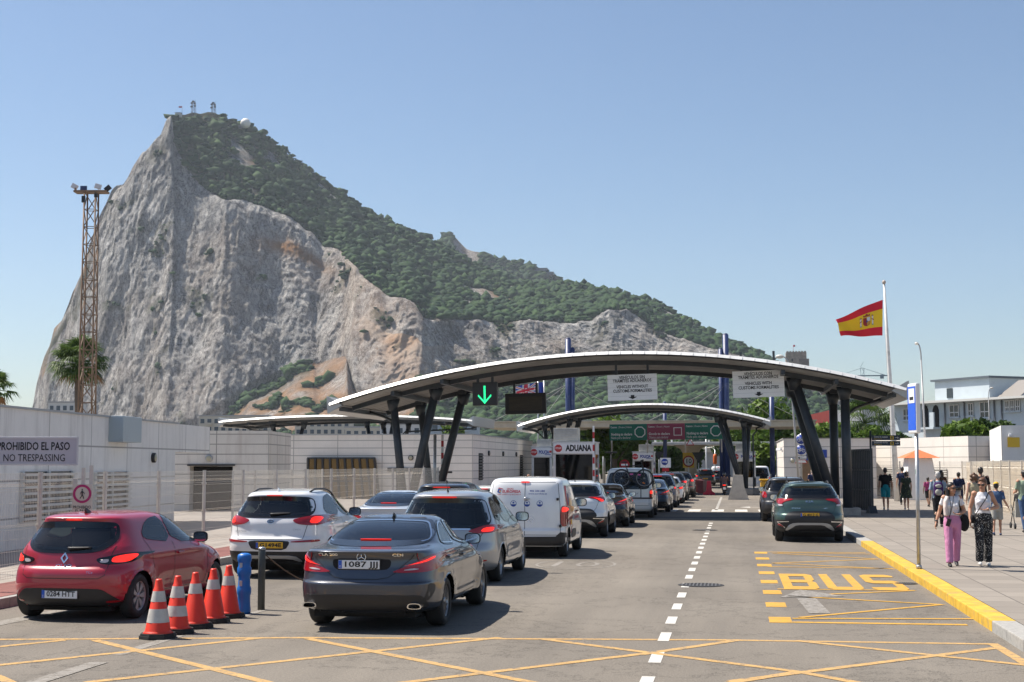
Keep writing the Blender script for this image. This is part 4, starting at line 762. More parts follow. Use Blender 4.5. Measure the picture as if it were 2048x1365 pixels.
# barriers on the road
p = gnd(1418, 990); t = thing('road_barrier', 'bright red plastic road barrier, front of its row', 'barrier', (p.x, p.y, .004)); m = MB(); m.prism([(-.42, 0), (.42, 0), (.40, .12), (.2, .25), (.13, .95), (-.13, .95), (-.2, .25), (-.40, .12)], 0, .5, 'xz'); m.build('shell', [mat('red plastic', (.62, .02, .05), .4, var=.1, vs=4.)], t)
for k in range(3): t = thing('road_barrier', ['dull red plastic road barrier just behind the bright one', 'dark red plastic barrier in the middle of the barrier row', 'farthest dark plastic barrier of the row'][k], 'barrier', (p.x - .55 - .25 * k, p.y + 4.5 + 4.2 * k, .004), R(82)); m = MB(); m.prism([(-.9, 0), (.9, 0), (.9, .2), (.85, .9), (-.85, .9), (-.9, .2)], -.2, .2, 'xz'); m.build('shell', [mat('dull red plastic', (.20 - .05 * k, .03, .03), .6, var=.3, vs=3.)], t)
p = gnd(1477, 1000); t = thing('concrete_block', 'pale tapered concrete block in the road left of the black SUV', 'barrier', (p.x, p.y, .004)); m = MB(); m.prism([(-.62, 0), (.62, 0), (.35, .75), (.27, 1.45), (-.27, 1.45), (-.40, .75)], 0, .8, 'xz'); m.build('body', [mat('pale concrete', (.5, .46, .4), .85, var=.15, vs=3.)], t)
t = thing('kerb_island', 'low concrete island under the right police booth', 'traffic island', (1.0, 104, 0)); m = MB(); m.box((-.4, 2, .2), (2.6, 9, .4), bev=.05); m.build('body', [mat('concrete', (.38, .35, .31), .9)], t)
t = thing('yellow_container', 'yellow box shaped container partly hidden by the dusty black SUV', 'container', (1.85, 70, .004)); m = MB(); m.box((-.35, 0, .7), (.6, .9, 1.2), bev=.08); m.build('bin', [mat('yellow plastic', (.6, .33, .02), .5)], t); m = MB(); m.box((-.35, 0, 1.34), (.7, 1.0, .08), bev=.03); m.build('lid', [mat('yellow plastic', (.6, .33, .02), .5)], t)
p = gnd(1925, 1027, .14); t = thing('litter_bin', 'round steel litter bin behind the woman in polka dot trousers', 'bin', (p.x - .3, p.y, .14)); m = MB(); m.lathe([(.24, 0), (.26, .95)], (0, 0, 0), 20); m.build('drum', [GALV], t); m = MB(); m.lathe([(.32, .95), (.33, 1.04), (.2, 1.08)], (0, 0, 0), 20); m.build('rim', [BLACK], t)
for u, c3, lab, nm in ((1076, ((.03, .06, .30), (.6, .6, .6), (.5, .03, .05)), 'red white and blue crossed flag half hidden behind the message display', 'national_flag'), (1088, None, 'plain blue flag beside the crossed flag behind the message display', 'flag')):
    a = atY(u, 764, 118); t = thing(nm, lab, 'flag', (a.x, 118, 0)); m = MB(); m.tube((0, 0, 0), (0, 0, a.z + .2), .06); m.build('pole', [GALV], t); s_ = -1; W_, H2 = (1.9, 1.0) if c3 else (.42, 1.2); m = MB()
    def fp_(x, z, o=0): return (s_ * (.06 + x * W_), .12 * math.sin(x * 7 + z * 2) - o, a.z - z * H2 - .45 * x * W_ * .5)
    m.grid([[fp_(x, z) for x in np.linspace(0, 1, 13)] for z in np.linspace(0, 1, 7)])
    if c3:
        for p_, q_, w_, mi in (((0, 0), (1, 1), .2, 1), ((0, 1), (1, 0), .2, 1), ((0, .0), (1, 1), .07, 2), ((0, 1), (1, 0), .07, 2), ((.5, 0), (.5, 1), .3, 1), ((0, .5), (1, .5), .34, 1), ((.5, 0), (.5, 1), .16, 2), ((0, .5), (1, .5), .2, 2)):
            for sd_ in (-.004 - .002 * mi, .004 + .002 * mi):
                g_ = []
                for i in range(13):
                    f = i / 12; x = p_[0] + (q_[0] - p_[0]) * f; z = p_[1] + (q_[1] - p_[1]) * f; v_ = abs(p_[0] - q_[0]) < .01
                    g_.append([fp_(min(1, max(0, x - w_ / 2 * v_)), min(1, max(0, z - w_ / 2 * (not v_))), sd_ * 4), fp_(min(1, max(0, x + w_ / 2 * v_)), min(1, max(0, z + w_ / 2 * (not v_))), sd_ * 4)])
                m.grid(g_, mi)
    m.build('cloth', [mat('flag cloth blue', (.02, .05, .32), .8), mat('flag cloth white', (.6, .6, .6), .8), mat('flag cloth red', (.5, .03, .05), .8)], t)
# ------------------------------------------------------------------ the rock, its woods and the hills behind
def attr_mat():
    m = bpy.data.materials.new('limestone and scrub soil'); m.use_nodes = True; n = m.node_tree.nodes; l = m.node_tree.links; p = n['Principled BSDF']; p.inputs['Roughness'].default_value = .95; p.inputs['Specular IOR Level'].default_value = .1
    tc = n.new('ShaderNodeTexCoord')
    def nz(s, st, d=8, r=.65):
        mp = n.new('ShaderNodeMapping'); mp.inputs['Scale'].default_value = st; l.new(tc.outputs['Object'], mp.inputs[0]); t = n.new('ShaderNodeTexNoise'); t.inputs['Scale'].default_value = s; t.inputs['Detail'].default_value = d; t.inputs['Roughness'].default_value = r; l.new(mp.outputs[0], t.inputs['Vector']); return t.outputs[0]
    def ramp(v, a, b, ca, cb):
        r = n.new('ShaderNodeValToRGB'); r.color_ramp.elements[0].position = a; r.color_ramp.elements[1].position = b; r.color_ramp.elements[0].color = (*ca, 1); r.color_ramp.elements[1].color = (*cb, 1); l.new(v, r.inputs[0]); return r.outputs[0]
    def mix(f, a, b, bl='MIX'):
        x = n.new('ShaderNodeMix'); x.data_type = 'RGBA'; x.blend_type = bl
        if isinstance(f, float): x.inputs[0].default_value = f
        else: l.new(f, x.inputs[0])
        for s_, k in ((a, 6), (b, 7)):
            if isinstance(s_, tuple): x.inputs[k].default_value = (*s_, 1)
            else: l.new(s_, x.inputs[k])
        return x.outputs[2]
    at_ = lambda nm: (lambda a: (setattr(a, 'attribute_name', nm), a.outputs['Fac'])[1])(n.new('ShaderNodeAttribute'))
    rock = ramp(nz(.02, (1, 1, .35)), .3, .7, (.41, .40, .385), (.68, .67, .65))
    rock = mix(ramp(nz(.035, (1, 1, .18)), .50, .72, (0, 0, 0), (.8, .8, .8)), rock, (.20, .19, .185))         # dark water streaks
    rock = mix(.85, rock, ramp(nz(.075, (1, 1, .055), 8, .7), .34, .62, (.55, .55, .57), (1.14, 1.13, 1.1)), 'MULTIPLY')
    rock = mix(ramp(nz(.012, (1, 1, .5)), .52, .75, (0, 0, 0), (.6, .6, .6)), rock, (.46, .36, .27))           # iron stained patches
    rock = mix(.8, rock, ramp(nz(.12, (1, 1, .45), 8, .8), .34, .60, (.36, .36, .37), (1.15, 1.14, 1.13)), 'MULTIPLY'); rock = mix(.75, rock, ramp(nz(.32, (1, 1, .5), 6, .8), .36, .56, (.38, .38, .40), (1.1, 1.1, 1.1)), 'MULTIPLY')
    for s_, st_, w_, k_ in ((.022, (1, 1, .22), .010, .30), (.05, (1, 1, .35), .014, .38), (.03, (.35, .35, 1.3), .008, .45), (.11, (1, 1, .4), .016, .5), (.21, (1, 1, .5), .022, .5)):
        r = n.new('ShaderNodeValToRGB'); e = r.color_ramp.elements; e[0].position = .5 - w_; e[0].color = (1, 1, 1, 1); e[1].position = .5 + w_; e[1].color = (1, 1, 1, 1); q = e.new(.5); q.color = (k_, k_, k_, 1); l.new(nz(s_, st_, 9, .62), r.inputs[0]); rock = mix(1., rock, r.outputs[0], 'MULTIPLY')   # joints and cracks
    rock = mix(at_('warm'), rock, ramp(nz(.05, (1, 1, .4)), .3, .7, (.42, .26, .16), (.58, .46, .36)))
    soil = ramp(nz(.06, (1, 1, 1)), .3, .7, (.20, .125, .07), (.40, .215, .105)); scrub = ramp(nz(.08, (1, 1, 1)), .35, .65, (.025, .042, .020), (.10, .09, .05))
    c = mix(at_('soil'), rock, soil); c = mix(at_('veg'), c, scrub); l.new(c, p.inputs['Base Color'])
    b = n.new('ShaderNodeBump'); b.inputs['Strength'].default_value = 1.; b.inputs['Distance'].default_value = 4.; l.new(nz(.2, (1, 1, .3), 10, .85), b.inputs['Height']); l.new(b.outputs[0], p.inputs['Normal']); return m
ROCKM = attr_mat()
def scrub_mat(name, c0, c1):
    m = bpy.data.materials.new(name); m.use_nodes = True; n = m.node_tree.nodes; l = m.node_tree.links; p = n['Principled BSDF']; p.inputs['Roughness'].default_value = .8; p.inputs['Specular IOR Level'].default_value = .15
    a = n.new('ShaderNodeAttribute'); a.attribute_name = 'tint'; r = n.new('ShaderNodeValToRGB'); r.color_ramp.elements[0].color = (*c0, 1); r.color_ramp.elements[1].color = (*c1, 1); l.new(a.outputs['Fac'], r.inputs[0]); l.new(r.outputs[0], p.inputs['Base Color']); return m
SCRUB = scrub_mat('maquis leaves', (.007, .028, .010), (.040, .078, .020))
def ico(sub=1):
    bm = bmesh.new(); bmesh.ops.create_icosphere(bm, subdivisions=sub, radius=1); v = np.array([q.co[:] for q in bm.verts]); f = np.array([[q.index for q in t.verts] for t in bm.faces]); bm.free(); return v, f
IV, IF = ico(1)
def blobs(name, pos, rad, m, seed=1, flat=.68):
    rng = np.random.default_rng(seed); n = len(pos); nv = len(IV)
    V = IV[None] * (1 + .38 * rng.standard_normal((n, nv, 1)) * .55); V *= rad[:, None, None] * np.stack([np.ones(n), np.ones(n), np.full(n, flat)], 1)[:, None] * (1 + .25 * rng.standard_normal((n, 1, 3))).clip(.6, 1.5)
    V = V + pos[:, None]; F = (IF[None] + (np.arange(n) * nv)[:, None, None]).reshape(-1, 3)
    me = bpy.data.meshes.new(name); me.vertices.add(n * nv); me.vertices.foreach_set('co', V.reshape(-1).astype(np.float32)); me.loops.add(len(F) * 3); me.loops.foreach_set('vertex_index', F.reshape(-1).astype(np.int32)); me.polygons.add(len(F)); me.polygons.foreach_set('loop_start', np.arange(0, len(F) * 3, 3, dtype=np.int32)); me.update(calc_edges=True)
    a = me.attributes.new('tint', 'FLOAT', 'POINT'); t = np.repeat(rng.beta(2, 2.6, n), nv) + .12 * rng.standard_normal(n * nv); a.data.foreach_set('value', t.clip(0, 1).astype(np.float32)); me.materials.append(m)
    return link(name, me)
def interp(tab): a = np.array(tab, float); return lambda u: np.interp(u, a[:, 0], a[:, 1])
def at_np(u, v, d):
    a = (u - 1024) / FOC; b = (682.5 - v) / FOC; s = d / (ct - b * st); r = a * s
    return np.stack([-math.sin(YAW) * d + math.cos(YAW) * r, math.cos(YAW) * d + math.sin(YAW) * r, CH + (st + b * ct) * s], -1)
def hill_mesh(name, us, prof, zones, amp, seed):
    """prof: list of (v(u), d(u)) levels from the foot to the crest; then the back slope falls away behind it"""
    u = us; U = []; lev = [np.stack([p[0](u), p[1](u)], -1) for p in prof]; rows = []; zone = []
    for k, n in enumerate(zones):
        for i in range(n):
            t = i / n; a, b = lev[k], lev[k + 1]; rows.append(at_np(u, a[:, 0] * (1 - t) + b[:, 0] * t, a[:, 1] * (1 - t) + b[:, 1] * t)); zone.append(k + t)
    crest = at_np(u, lev[-1][:, 0], lev[-1][:, 1]); rows.append(crest); zone.append(float(len(zones)))
    fw = np.array([-math.sin(YAW), math.cos(YAW), 0])
    for t in np.linspace(.04, 1, 22): q = crest + fw * 520 * t; q[:, 2] = crest[:, 2] * (1 - t) ** 1.4 - 12 * t; rows.append(q); zone.append(len(zones) + t)
    P = np.array(rows); Z = np.array(zone)[:, None] + 0 * P[..., 0]
    return P, Z
us = np.arange(58, 1862, 2.4)
rng = np.random.default_rng(5)
jag = lambda u, a, s, o: a * fbm(np.stack([u / s, 0 * u + o, 0 * u], -1), 5, .6)
ridge0 = interp([(58, 860), (66, 812), (70, 790), (80, 745), (88, 715), (100, 690), (108, 660), (125, 640), (140, 600), (152, 570), (165, 540), (178, 492), (188, 465), (197, 440), (207, 415), (216, 398), (225, 380), (233, 373), (247, 372), (258, 352), (268, 332), (285, 306), (303, 288), (322, 266), (337, 240), (345, 232), (352, 230), (370, 231), (385, 227), (400, 229), (415, 226), (428, 226), (442, 233), (470, 244), (500, 254), (520, 264), (560, 295), (585, 318), (610, 335), (640, 358), (670, 378), (700, 400), (735, 425), (780, 446), (830, 468), (870, 489), (920, 508), (945, 529), (993, 549), (1037, 563), (1114, 570), (1150, 569), (1200, 580), (1270, 596), (1320, 612), (1370, 640), (1420, 670), (1470, 692), (1520, 712), (1580, 742), (1640, 770), (1700, 800), (1770, 850), (1830, 905), (1862, 940)])
ridge = lambda u: ridge0(u) + np.where(u < 345, jag(u, 6, 14, 3), jag(u, 3.5, 22, 3))
rim0 = interp([(58, 862), (100, 700), (165, 556), (216, 405), (240, 380), (285, 312), (330, 252), (345, 238), (350, 290), (372, 335), (410, 382), (440, 396), (480, 404), (530, 416), (585, 440), (620, 470), (645, 500), (690, 512), (720, 545), (740, 568), (775, 592), (830, 612), (845, 640), (900, 642), (960, 640), (1000, 652), (1060, 640), (1120, 652), (1180, 640), (1215, 618), (1250, 622), (1290, 650), (1350, 676), (1400, 690), (1450, 708), (1520, 730), (1580, 760), (1700, 815), (1862, 945)])
rim = lambda u: np.maximum(rim0(u) + jag(u, 9, 30, 9), ridge(u) + 2)
tal0 = interp([(58, 900), (300, 895), (400, 862), (440, 838), (500, 792), (560, 762), (600, 735), (650, 722), (694, 712), (706, 770), (725, 815), (770, 835), (830, 815), (930, 778), (1000, 762), (1100, 746), (1300, 736), (1400, 728), (1500, 742), (1580, 772), (1700, 826), (1862, 950)])
tal = lambda u: np.maximum(tal0(u) + jag(u, 9, 28, 5), rim(u) + 3)
db = interp([(58, 1620), (100, 1540), (165, 1470), (240, 1420), (330, 1375), (450, 1372), (560, 1405), (640, 1410), (690, 1375), (712, 1310), (760, 1270), (840, 1262), (900, 1300), (1000, 1345), (1200, 1400), (1350, 1420), (1500, 1430), (1862, 1400)])
lean = interp([(58, 30), (165, 60), (330, 150), (345, 150), (450, 110), (620, 100), (760, 110), (840, 80), (1000, 70), (1300, 70), (1500, 40), (1862, 10)])
dr = interp([(58, 1655), (165, 1535), (330, 1535), (350, 1560), (400, 1610), (520, 1690), (700, 1790), (870, 1850), (1000, 1850), (1200, 1800), (1350, 1720), (1500, 1600), (1700, 1500), (1862, 1430)])
foot = interp([(58, 930), (1862, 930)])
prof = [(lambda u: foot(u) + 4, lambda u: db(u) - interp([(58, 40), (380, 60), (560, 330), (700, 300), (900, 260), (1200, 420), (1862, 300)])(u)), (tal, db), (rim, lambda u: db(u) + lean(u)), (ridge, lambda u: np.maximum(dr(u), db(u) + lean(u) + 4))]
P, Z = hill_mesh('rock', us, prof, (44, 190, 120), 1, 1)
cl = np.clip(np.minimum((Z - 1.0) / .06, (2.06 - Z) / .10), 0, 1)
Q = P.copy(); Q[..., 2] *= .30; Q[..., 2] *= .32; fl = fbm(Q / 48., 6, .55, True); Q2 = P.copy(); Q2[..., 2] *= .5; big = fbm(Q2 / 170. + 4, 3); fine = fbm(P * np.array([1, 1, .26]) / 15., 4, .6, True); sl = fbm(P / 55. + 9, 5); fin2 = fbm(P * np.array([1, 1, .35]) / 6. + 3, 3, .65, True)
but = fbm(P * np.array([1, 1, .07]) / 95. + 13, 3, .5, True); D = cl * (7 * big + 9 * but + 5. * fl + 2.2 * fine + 1.7 * fin2) + (1 - cl) * (Z < 3) * np.clip(np.minimum(Z, 3 - Z) * 3, 0, 1) * 11 * sl
nrm = np.array([-math.sin(YAW - .5), -math.cos(YAW - .5), .15]); P = P + D[..., None] * np.array([math.sin(YAW), -math.cos(YAW), .12])
P[..., 0] += cl * 7 * fbm(Q / 50. + 30, 4)
# where trees, soil and warm rock lie
n1 = fbm(P / 70. + 2, 4); n2 = fbm(P / 28. + 7, 4); Uc = us[None] + 0 * Z
slope = (Z > 2.02) & (Z < 3.2); talus = Z <= 1.0
veg = slope * np.clip(.92 + 1.3 * np.minimum(0, n1 + .10) + 1.3 * np.minimum(0, n2 + .10), 0, 1)
veg = np.where((Uc < 345) & (Z > 1.9), np.clip(n1 * 2.5 + .1, 0, .9), veg)
veg = np.where(talus & (Uc > 820), np.clip(.95 + 1.6 * np.minimum(0, n1 + .12), 0, 1), veg)
veg = np.where(talus & (Uc <= 820), np.clip((n2 - .22) * 4, 0, .85) + np.clip((Z - .84) * 6, 0, .9) * (Uc < 620) * (Uc > 470), veg).clip(0, 1)
inc = np.clip(n2 * 2 - .2, 0, 1) * (Z > 1) * (Z < 2.02); veg = np.maximum(veg, inc * (Uc > 900) * .9); veg = np.maximum(veg, inc * .62 * (n2 > .42))
soil = np.where(talus, np.clip(.62 + n2 * 1.2, 0, 1), np.where(slope, np.clip(.25 + n2 * 1.3, 0, 1), 0))
led = np.exp(-(((Uc - 590) / 60) ** 2 + ((Z - 1.80) / .045) ** 2)); soil = np.maximum(soil, np.clip(led * 1.3, 0, 1))
warm = np.where((Z > 1) & (Z < 2.05), np.clip(np.exp(-((Uc - 812) / 50) ** 2) * (.9 + n1) * (Z < 1.7) + .5 * np.exp(-((Uc - 760) / 70) ** 2) * np.clip(n2 + .3, 0, 1) + .25 * np.clip(n1 + .1, 0, 1), 0, 1), 0)
def surf(name, P, attrs, m):
    a, b = P.shape[:2]; i, j = np.meshgrid(np.arange(a - 1), np.arange(b - 1), indexing='ij'); F = np.stack([i * b + j, i * b + j + 1, (i + 1) * b + j + 1, (i + 1) * b + j], -1).reshape(-1, 4)
    me = bpy.data.meshes.new(name); me.vertices.add(a * b); me.vertices.foreach_set('co', P.reshape(-1).astype(np.float32)); me.loops.add(len(F) * 4); me.loops.foreach_set('vertex_index', F.reshape(-1).astype(np.int32)); me.polygons.add(len(F)); me.polygons.foreach_set('loop_start', np.arange(0, len(F) * 4, 4, dtype=np.int32)); me.update(calc_edges=True); me.shade_smooth()
    for k, v in attrs.items(): q = me.attributes.new(k, 'FLOAT', 'POINT'); q.data.foreach_set('value', v.reshape(-1).astype(np.float32))
    me.materials.append(m); return link(name, me)
o = surf('limestone_hill', P, dict(veg=veg, soil=soil, warm=warm), ROCKM); tag(o, kind='structure')
# scrub: one mass of bushes, thick on the slope, thin on the ledges
area = np.ones_like(Z)
E1 = np.zeros_like(P); E1[:, 1:] = P[:, 1:] - P[:, :-1]; E2 = np.zeros_like(P); E2[1:] = P[1:] - P[:-1]; area = np.linalg.norm(np.cross(E1, E2), axis=-1)
wt = area * (veg > .45) * ~((Uc < 345) & (Z > 1.2) & (Uc < 215)) * ~((Uc > 340) & (Uc < 440) & (Z > 2.93)) * np.where(slope, 1., np.where(talus, .9, .45)) * (Z < 3.12); wt = (wt / wt.sum()).ravel()
k = 42000; idx = rng.choice(len(wt), k, p=wt); pos = P.reshape(-1, 3)[idx] + rng.uniform(-1, 1, (k, 3)) * np.array([3.5, 3.5, 0]); rad = (rng.gamma(2.4, 1.0, k) + .5).clip(.9, 7.5) * np.where((Z.ravel()[idx] < 2.02) & (Z.ravel()[idx] > 1), .7, 1.); pos[:, 2] += rad * .3
o = blobs('scrub_wood', pos, rad, SCRUB, 3); tag(o, 'dense green scrub wood over the slopes of the limestone hill', 'scrub', kind='stuff')
# second ridge far behind
us2 = np.arange(820, 1200, 2.4); r2 = interp([(820, 560), (850, 515), (862, 492), (872, 484), (884, 474), (896, 468), (904, 469), (914, 479), (925, 492), (934, 499), (945, 501), (970, 508), (1015, 521), (1060, 533), (1096, 544), (1118, 560), (1200, 640)])
P2, Z2 = hill_mesh('h', us2, [(lambda u: 0 * u + 934, lambda u: 0 * u + 2200), (lambda u: r2(u) + 60, lambda u: 0 * u + 2420), (lambda u: r2(u) + jag(u, 2.5, 15, 2), lambda u: 0 * u + 2520)], (30, 40), 1, 2)
P2[..., 2] += (Z2 < 2) * 5 * fbm(P2 / 40., 4); n1 = fbm(P2 / 60. + 3, 4); crag = np.exp(-((us2[None] - 928 + 0 * Z2) / 26) ** 2) * (Z2 > 1.35) * (Z2 < 2.1) * ((us2[None] > 905))
v2 = np.clip(1.1 - 1.6 * crag + n1 * .4, 0, 1); o = surf('hills', P2, dict(veg=v2, soil=0 * v2 + .2, warm=0 * v2), ROCKM); tag(o, kind='structure')
w2 = ((v2 > .6) * (Z2 > .9) * (Z2 < 2.1)).astype(float).ravel(); w2 /= w2.sum(); idx = rng.choice(len(w2), 1800, p=w2); pos = P2.reshape(-1, 3)[idx] + rng.uniform(-3, 3, (1800, 3)); rad = rng.gamma(5, 1., 1800).clip(2.5, 9)
o = blobs('scrub_wood', pos, rad, SCRUB, 4); tag(o, 'hazy green scrub wood on the farther pointed ridge', 'scrub', kind='stuff')
# things on the summit
def on(u, v, d): return at(u, v, d)
MASTM = mat('far grey steel', (.10, .11, .13), .6)
for u, v0, v1, lab in ((387, 228, 204, 'lattice radio mast on the summit, left one of the two'), (427, 228, 207, 'lattice radio mast on the summit, right one of the two')):
    a, b = at(u, v0 + 6, 1560), at(u, v1, 1560); t = thing('radio_mast', lab, 'mast', tuple(a)); h_ = b.z - a.z; m = MB(); r = 1.5
    for sx in (-r, r):
        for sy in (-r, r): m.tube((sx * 1.4, sy * 1.4, 0), (sx, sy, h_), .28, n=5)
    for k in range(4):
        z0, z1 = h_ * k / 4, h_ * (k + 1) / 4; s_ = 1 if k % 2 else -1; m.tube((-r * s_ * 1.2, -r, z0), (r * s_ * 1.2, -r, z1), .2, n=4); m.tube((-r * 1.2, -r, z1), (r * 1.2, -r, z1), .2, n=4)
    m.build('tower', [MASTM], t); m = MB()
    for k, (x, z) in enumerate(((-1.8, .9), (1.8, .86), (2, .7), (-2, .66), (0, 1.0))): m.box((x, -1.5, h_ * z), (2.2, 1.2, 1.8))
    m.tube((-1.5, 0, h_), (-2.6, 0, h_ + 2.5), .15, n=4); m.tube((1.5, 0, h_), (2.6, 0, h_ + 2.5), .15, n=4); m.build('aerials', [MASTM], t)
a = at(491, 247, 1640); t = thing('radar_dome', 'white radar dome on the ridge right of the summit', 'radar dome', tuple(a)); m = MB(); m.ball((0, 0, 0), 5.9, 0, 20, 12); m.build('dome', [mat('dome white', (.72, .70, .66), .6)], t); m = MB(); m.box((-14, 4, -3.5), (18, 8, 4)); m.build('base_building', [MASTM], t)
a = at(357, 231, 1560); t = thing('summit_hut', 'small pale lookout hut at the left end of the summit', 'hut', tuple(a)); m = MB(); m.box((0, 0, 0), (6, 5, 4)); m.build('wall', [mat('far pale wall', (.5, .5, .5), .8)], t); m = MB(); m.box((0, 0, 2.3), (7, 6, .6)); m.build('roof', [MASTM], t)
a = at(364, 231, 1562); t = thing('summit_flag', 'tiny red and white flag flying on the summit', 'flag', tuple(a)); m = MB(); m.tube((0, 0, 0), (0, 0, 10.5), .18, n=5); m.build('pole', [MASTM], t); m = MB(); m.grid([[(-x, .4 * math.sin(x), 10.5 - z) for x in np.linspace(0, 4, 6)] for z in (0, 1.9)]); m.build('cloth', [mat('far flag red', (.45, .1, .12), .8)], t)
a = at(1078, 546, 2510); t = thing('cable_car_station', 'grey cable car station on the farther ridge', 'building', tuple(a)); m = MB(); m.box((0, 0, 2), (28, 14, 9)); m.box((18, -2, -2), (18, 12, 5)); m.build('wall', [MASTM], t); m = MB(); m.box((0, 0, 7), (31, 15, 1.2)); m.build('roof', [MASTM], t)
a = at(1592, 728, 1150); t = thing('castle_tower', 'square stone castle tower on the skyline behind the first roof', 'tower', tuple(a)); s_ = 1150 / FOC; w_ = 40 * s_; m = MB(); STN = mat('old masonry', (.24, .20, .16), .95, var=.35, vs=.35); m.box((0, 0, 0), (w_, w_, 44 * s_)); 
for k in range(7): m.box((-w_ / 2 + w_ * (k + .5) / 7, -w_ * .49, 23 * s_), (w_ / 11, .8, 2.4 * s_))
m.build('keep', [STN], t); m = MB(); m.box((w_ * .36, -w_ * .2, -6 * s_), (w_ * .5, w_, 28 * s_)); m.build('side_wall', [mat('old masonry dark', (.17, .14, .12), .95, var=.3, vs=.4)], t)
m = MB(); m.box((-w_ * .2, -w_ * .502, 6 * s_), (1.2, .3, 2.2)); m.build('window', [DARK], t); m = MB(); m.tube((-2, 0, 22 * s_), (-2, 0, 38 * s_), .15, n=5); m.grid([[(-2 + x, 0, 38 * s_ - z) for x in (0, 1.6)] for z in (0, 1.6)]); m.build('flag', [mat('far flag red', (.45, .1, .12), .8)], t)
a = at(1725, 762, 620); s_ = 620 / FOC; t = thing('tower_crane', 'grey tower crane far behind the right end of the first roof', 'crane', tuple(a)); m = MB()
for sx in (-.7, .7): m.tube((sx, 0, -60), (sx, 0, 26 * s_), .12, n=4)
for k in range(22): m.tube((-.7 if k % 2 else .7, 0, -40 + 2.2 * k), (.7 if k % 2 else -.7, 0, -40 + 2.2 * (k + 1)), .08, n=4)
m.build('mast', [mat('crane grey', (.14, .2, .24), .5)], t); m = MB(); m.box((19 * s_, 0, 10 * s_), (62 * s_, .9, 2.2 * s_)); m.tube((0, 0, 26 * s_), (44 * s_, 0, 11 * s_), .1, n=4); m.tube((0, 0, 26 * s_), (-34 * s_, 0, 15 * s_), .08, n=4); m.box((38 * s_, 0, 8 * s_), (7 * s_, 1.2, 8 * s_)); m.build('jib', [mat('crane grey', (.14, .2, .24), .5)], t)
# ------------------------------------------------------------------ distant apartment blocks and houses
def block(lab, u0, u1, vt, d, nx, nz_, wall, dep=14., rz=0., balc=False):
    a, b = at(u0, vt, d), at(u1, vt, d); w_ = (b - a).xy.length; h_ = a.z; c = (a + b) / 2; t = thing('apartment_block', lab, 'building', (c.x, c.y, -.02), YAW + rz)
    m = MB(); m.box((0, dep / 2, h_ / 2), (w_, dep, h_)); m.build('wall', [wall], t); m = MB(); m.box((0, dep / 2, h_ + .25), (w_ + .6, dep + .6, .5)); m.build('roof', [mat('far roof', (.3, .3, .31), .8)], t)
    W_ = mat('far window', (.04, .06, .085), .2); n = min(nz_, max(1, int(h_ / 3.2)))
    for j in range(n):
        for i in range(nx):
            x = -w_ / 2 + w_ * (i + .5) / nx; z = h_ - 1.9 - j * 3.1; m = MB(); m.box((x, -.03, z), (w_ / nx * .55, .12, 1.7)); o = m.build('window', [W_], t)
            if balc and i % 2: m = MB(); m.box((x, -.8, z - 1.0), (w_ / nx * .8, 1.4, .7)); m.build('balcony', [wall], o)
    return t
PALE = mat('far pale wall', (.5, .5, .5), .8); WARMW = mat('far cream wall', (.45, .42, .36), .8); BLUEW = mat('far blue grey wall', (.30, .36, .42), .8)
block('white flat block with blue panels at the foot of the cliff, beside the palm', 97, 150, 806, 520, 4, 3, PALE); block('pale flats with balconies under the left scree, seen over the stained building', 398, 538, 833, 560, 10, 3, WARMW, balc=True); block('pale flats right of the thin arched roof', 590, 700, 840, 600, 8, 3, WARMW); block('pale blue grey tower block behind the left roof legs', 860, 958, 842, 420, 5, 3, BLUEW, balc=True); block('white flats behind the slanted left legs', 760, 858, 850, 460, 6, 2, PALE, balc=True); block('wide cream block low behind the panelled building', 690, 780, 856, 480, 6, 2, WARMW); block('small white block behind the ADUANA booth', 1125, 1180, 845, 330, 3, 3, PALE); block('pale block between the booths at the far end of the road', 1205, 1262, 895, 380, 5, 3, PALE)
a, b = at(1392, 905, 230), at(1475, 900, 230); c = (a + b) / 2; t = thing('terminal_building', 'long grey corrugated shed at the far end of the road', 'building', (c.x, c.y, 0), YAW); w_ = (b - a).xy.length; m = MB(); m.box((0, 6, a.z / 2), (w_ + 4, 12, a.z)); m.build('wall', [mat('corrugated grey', (.30, .31, .32), .6, .2, var=.15, vs=2., stretch=(6, 1, .1))], t); m = MB(); m.prism([(-w_ / 2 - 3, a.z), (w_ / 2 + 3, a.z), (w_ / 2 + 2, a.z + 1.6), (-w_ / 2 + 1, a.z + .6)], -1, 13, 'xz'); m.build('roof', [mat('tan roof sheet', (.42, .38, .32), .7)], t)
for k, u in enumerate((1412, 1428, 1441, 1456, 1468)): p = atY(u, 893, 190 + 8 * k); t = thing('flag_mast', ['bare white mast left of the orange float', 'bare white mast behind the orange float', 'bare white mast in the middle before the grey shed', 'bare white mast second from the roof legs', 'bare white mast nearest the roof legs'][k], 'mast', (p.x, p.y, 0)); m = MB(); m.tube((0, 0, 0), (0, 0, p.z + 1), .07); m.build('shaft', [WHITEP], t); m = MB(); m.lathe([(.2, 0), (.2, .3), (.1, .4)], (0, 0, 0), 10); m.build('base', [GALV], t)
p = atY(1430, 919, 150); t = thing('rescue_buoy', 'orange cylinder hanging on a post before the grey shed', 'buoy', (p.x, p.y, p.z)); m = MB(); m.lathe([(.01, -.55), (.18, -.5), (.21, -.3), (.21, .3), (.18, .46), (.06, .55)], (0, 0, 0), 16); m.build('float', [mat('buoy orange', (.6, .12, .02), .5)], t); m = MB(); m.tube((0, .4, -p.z), (0, .4, 1.), .05); m.build('post', [GALV], t)
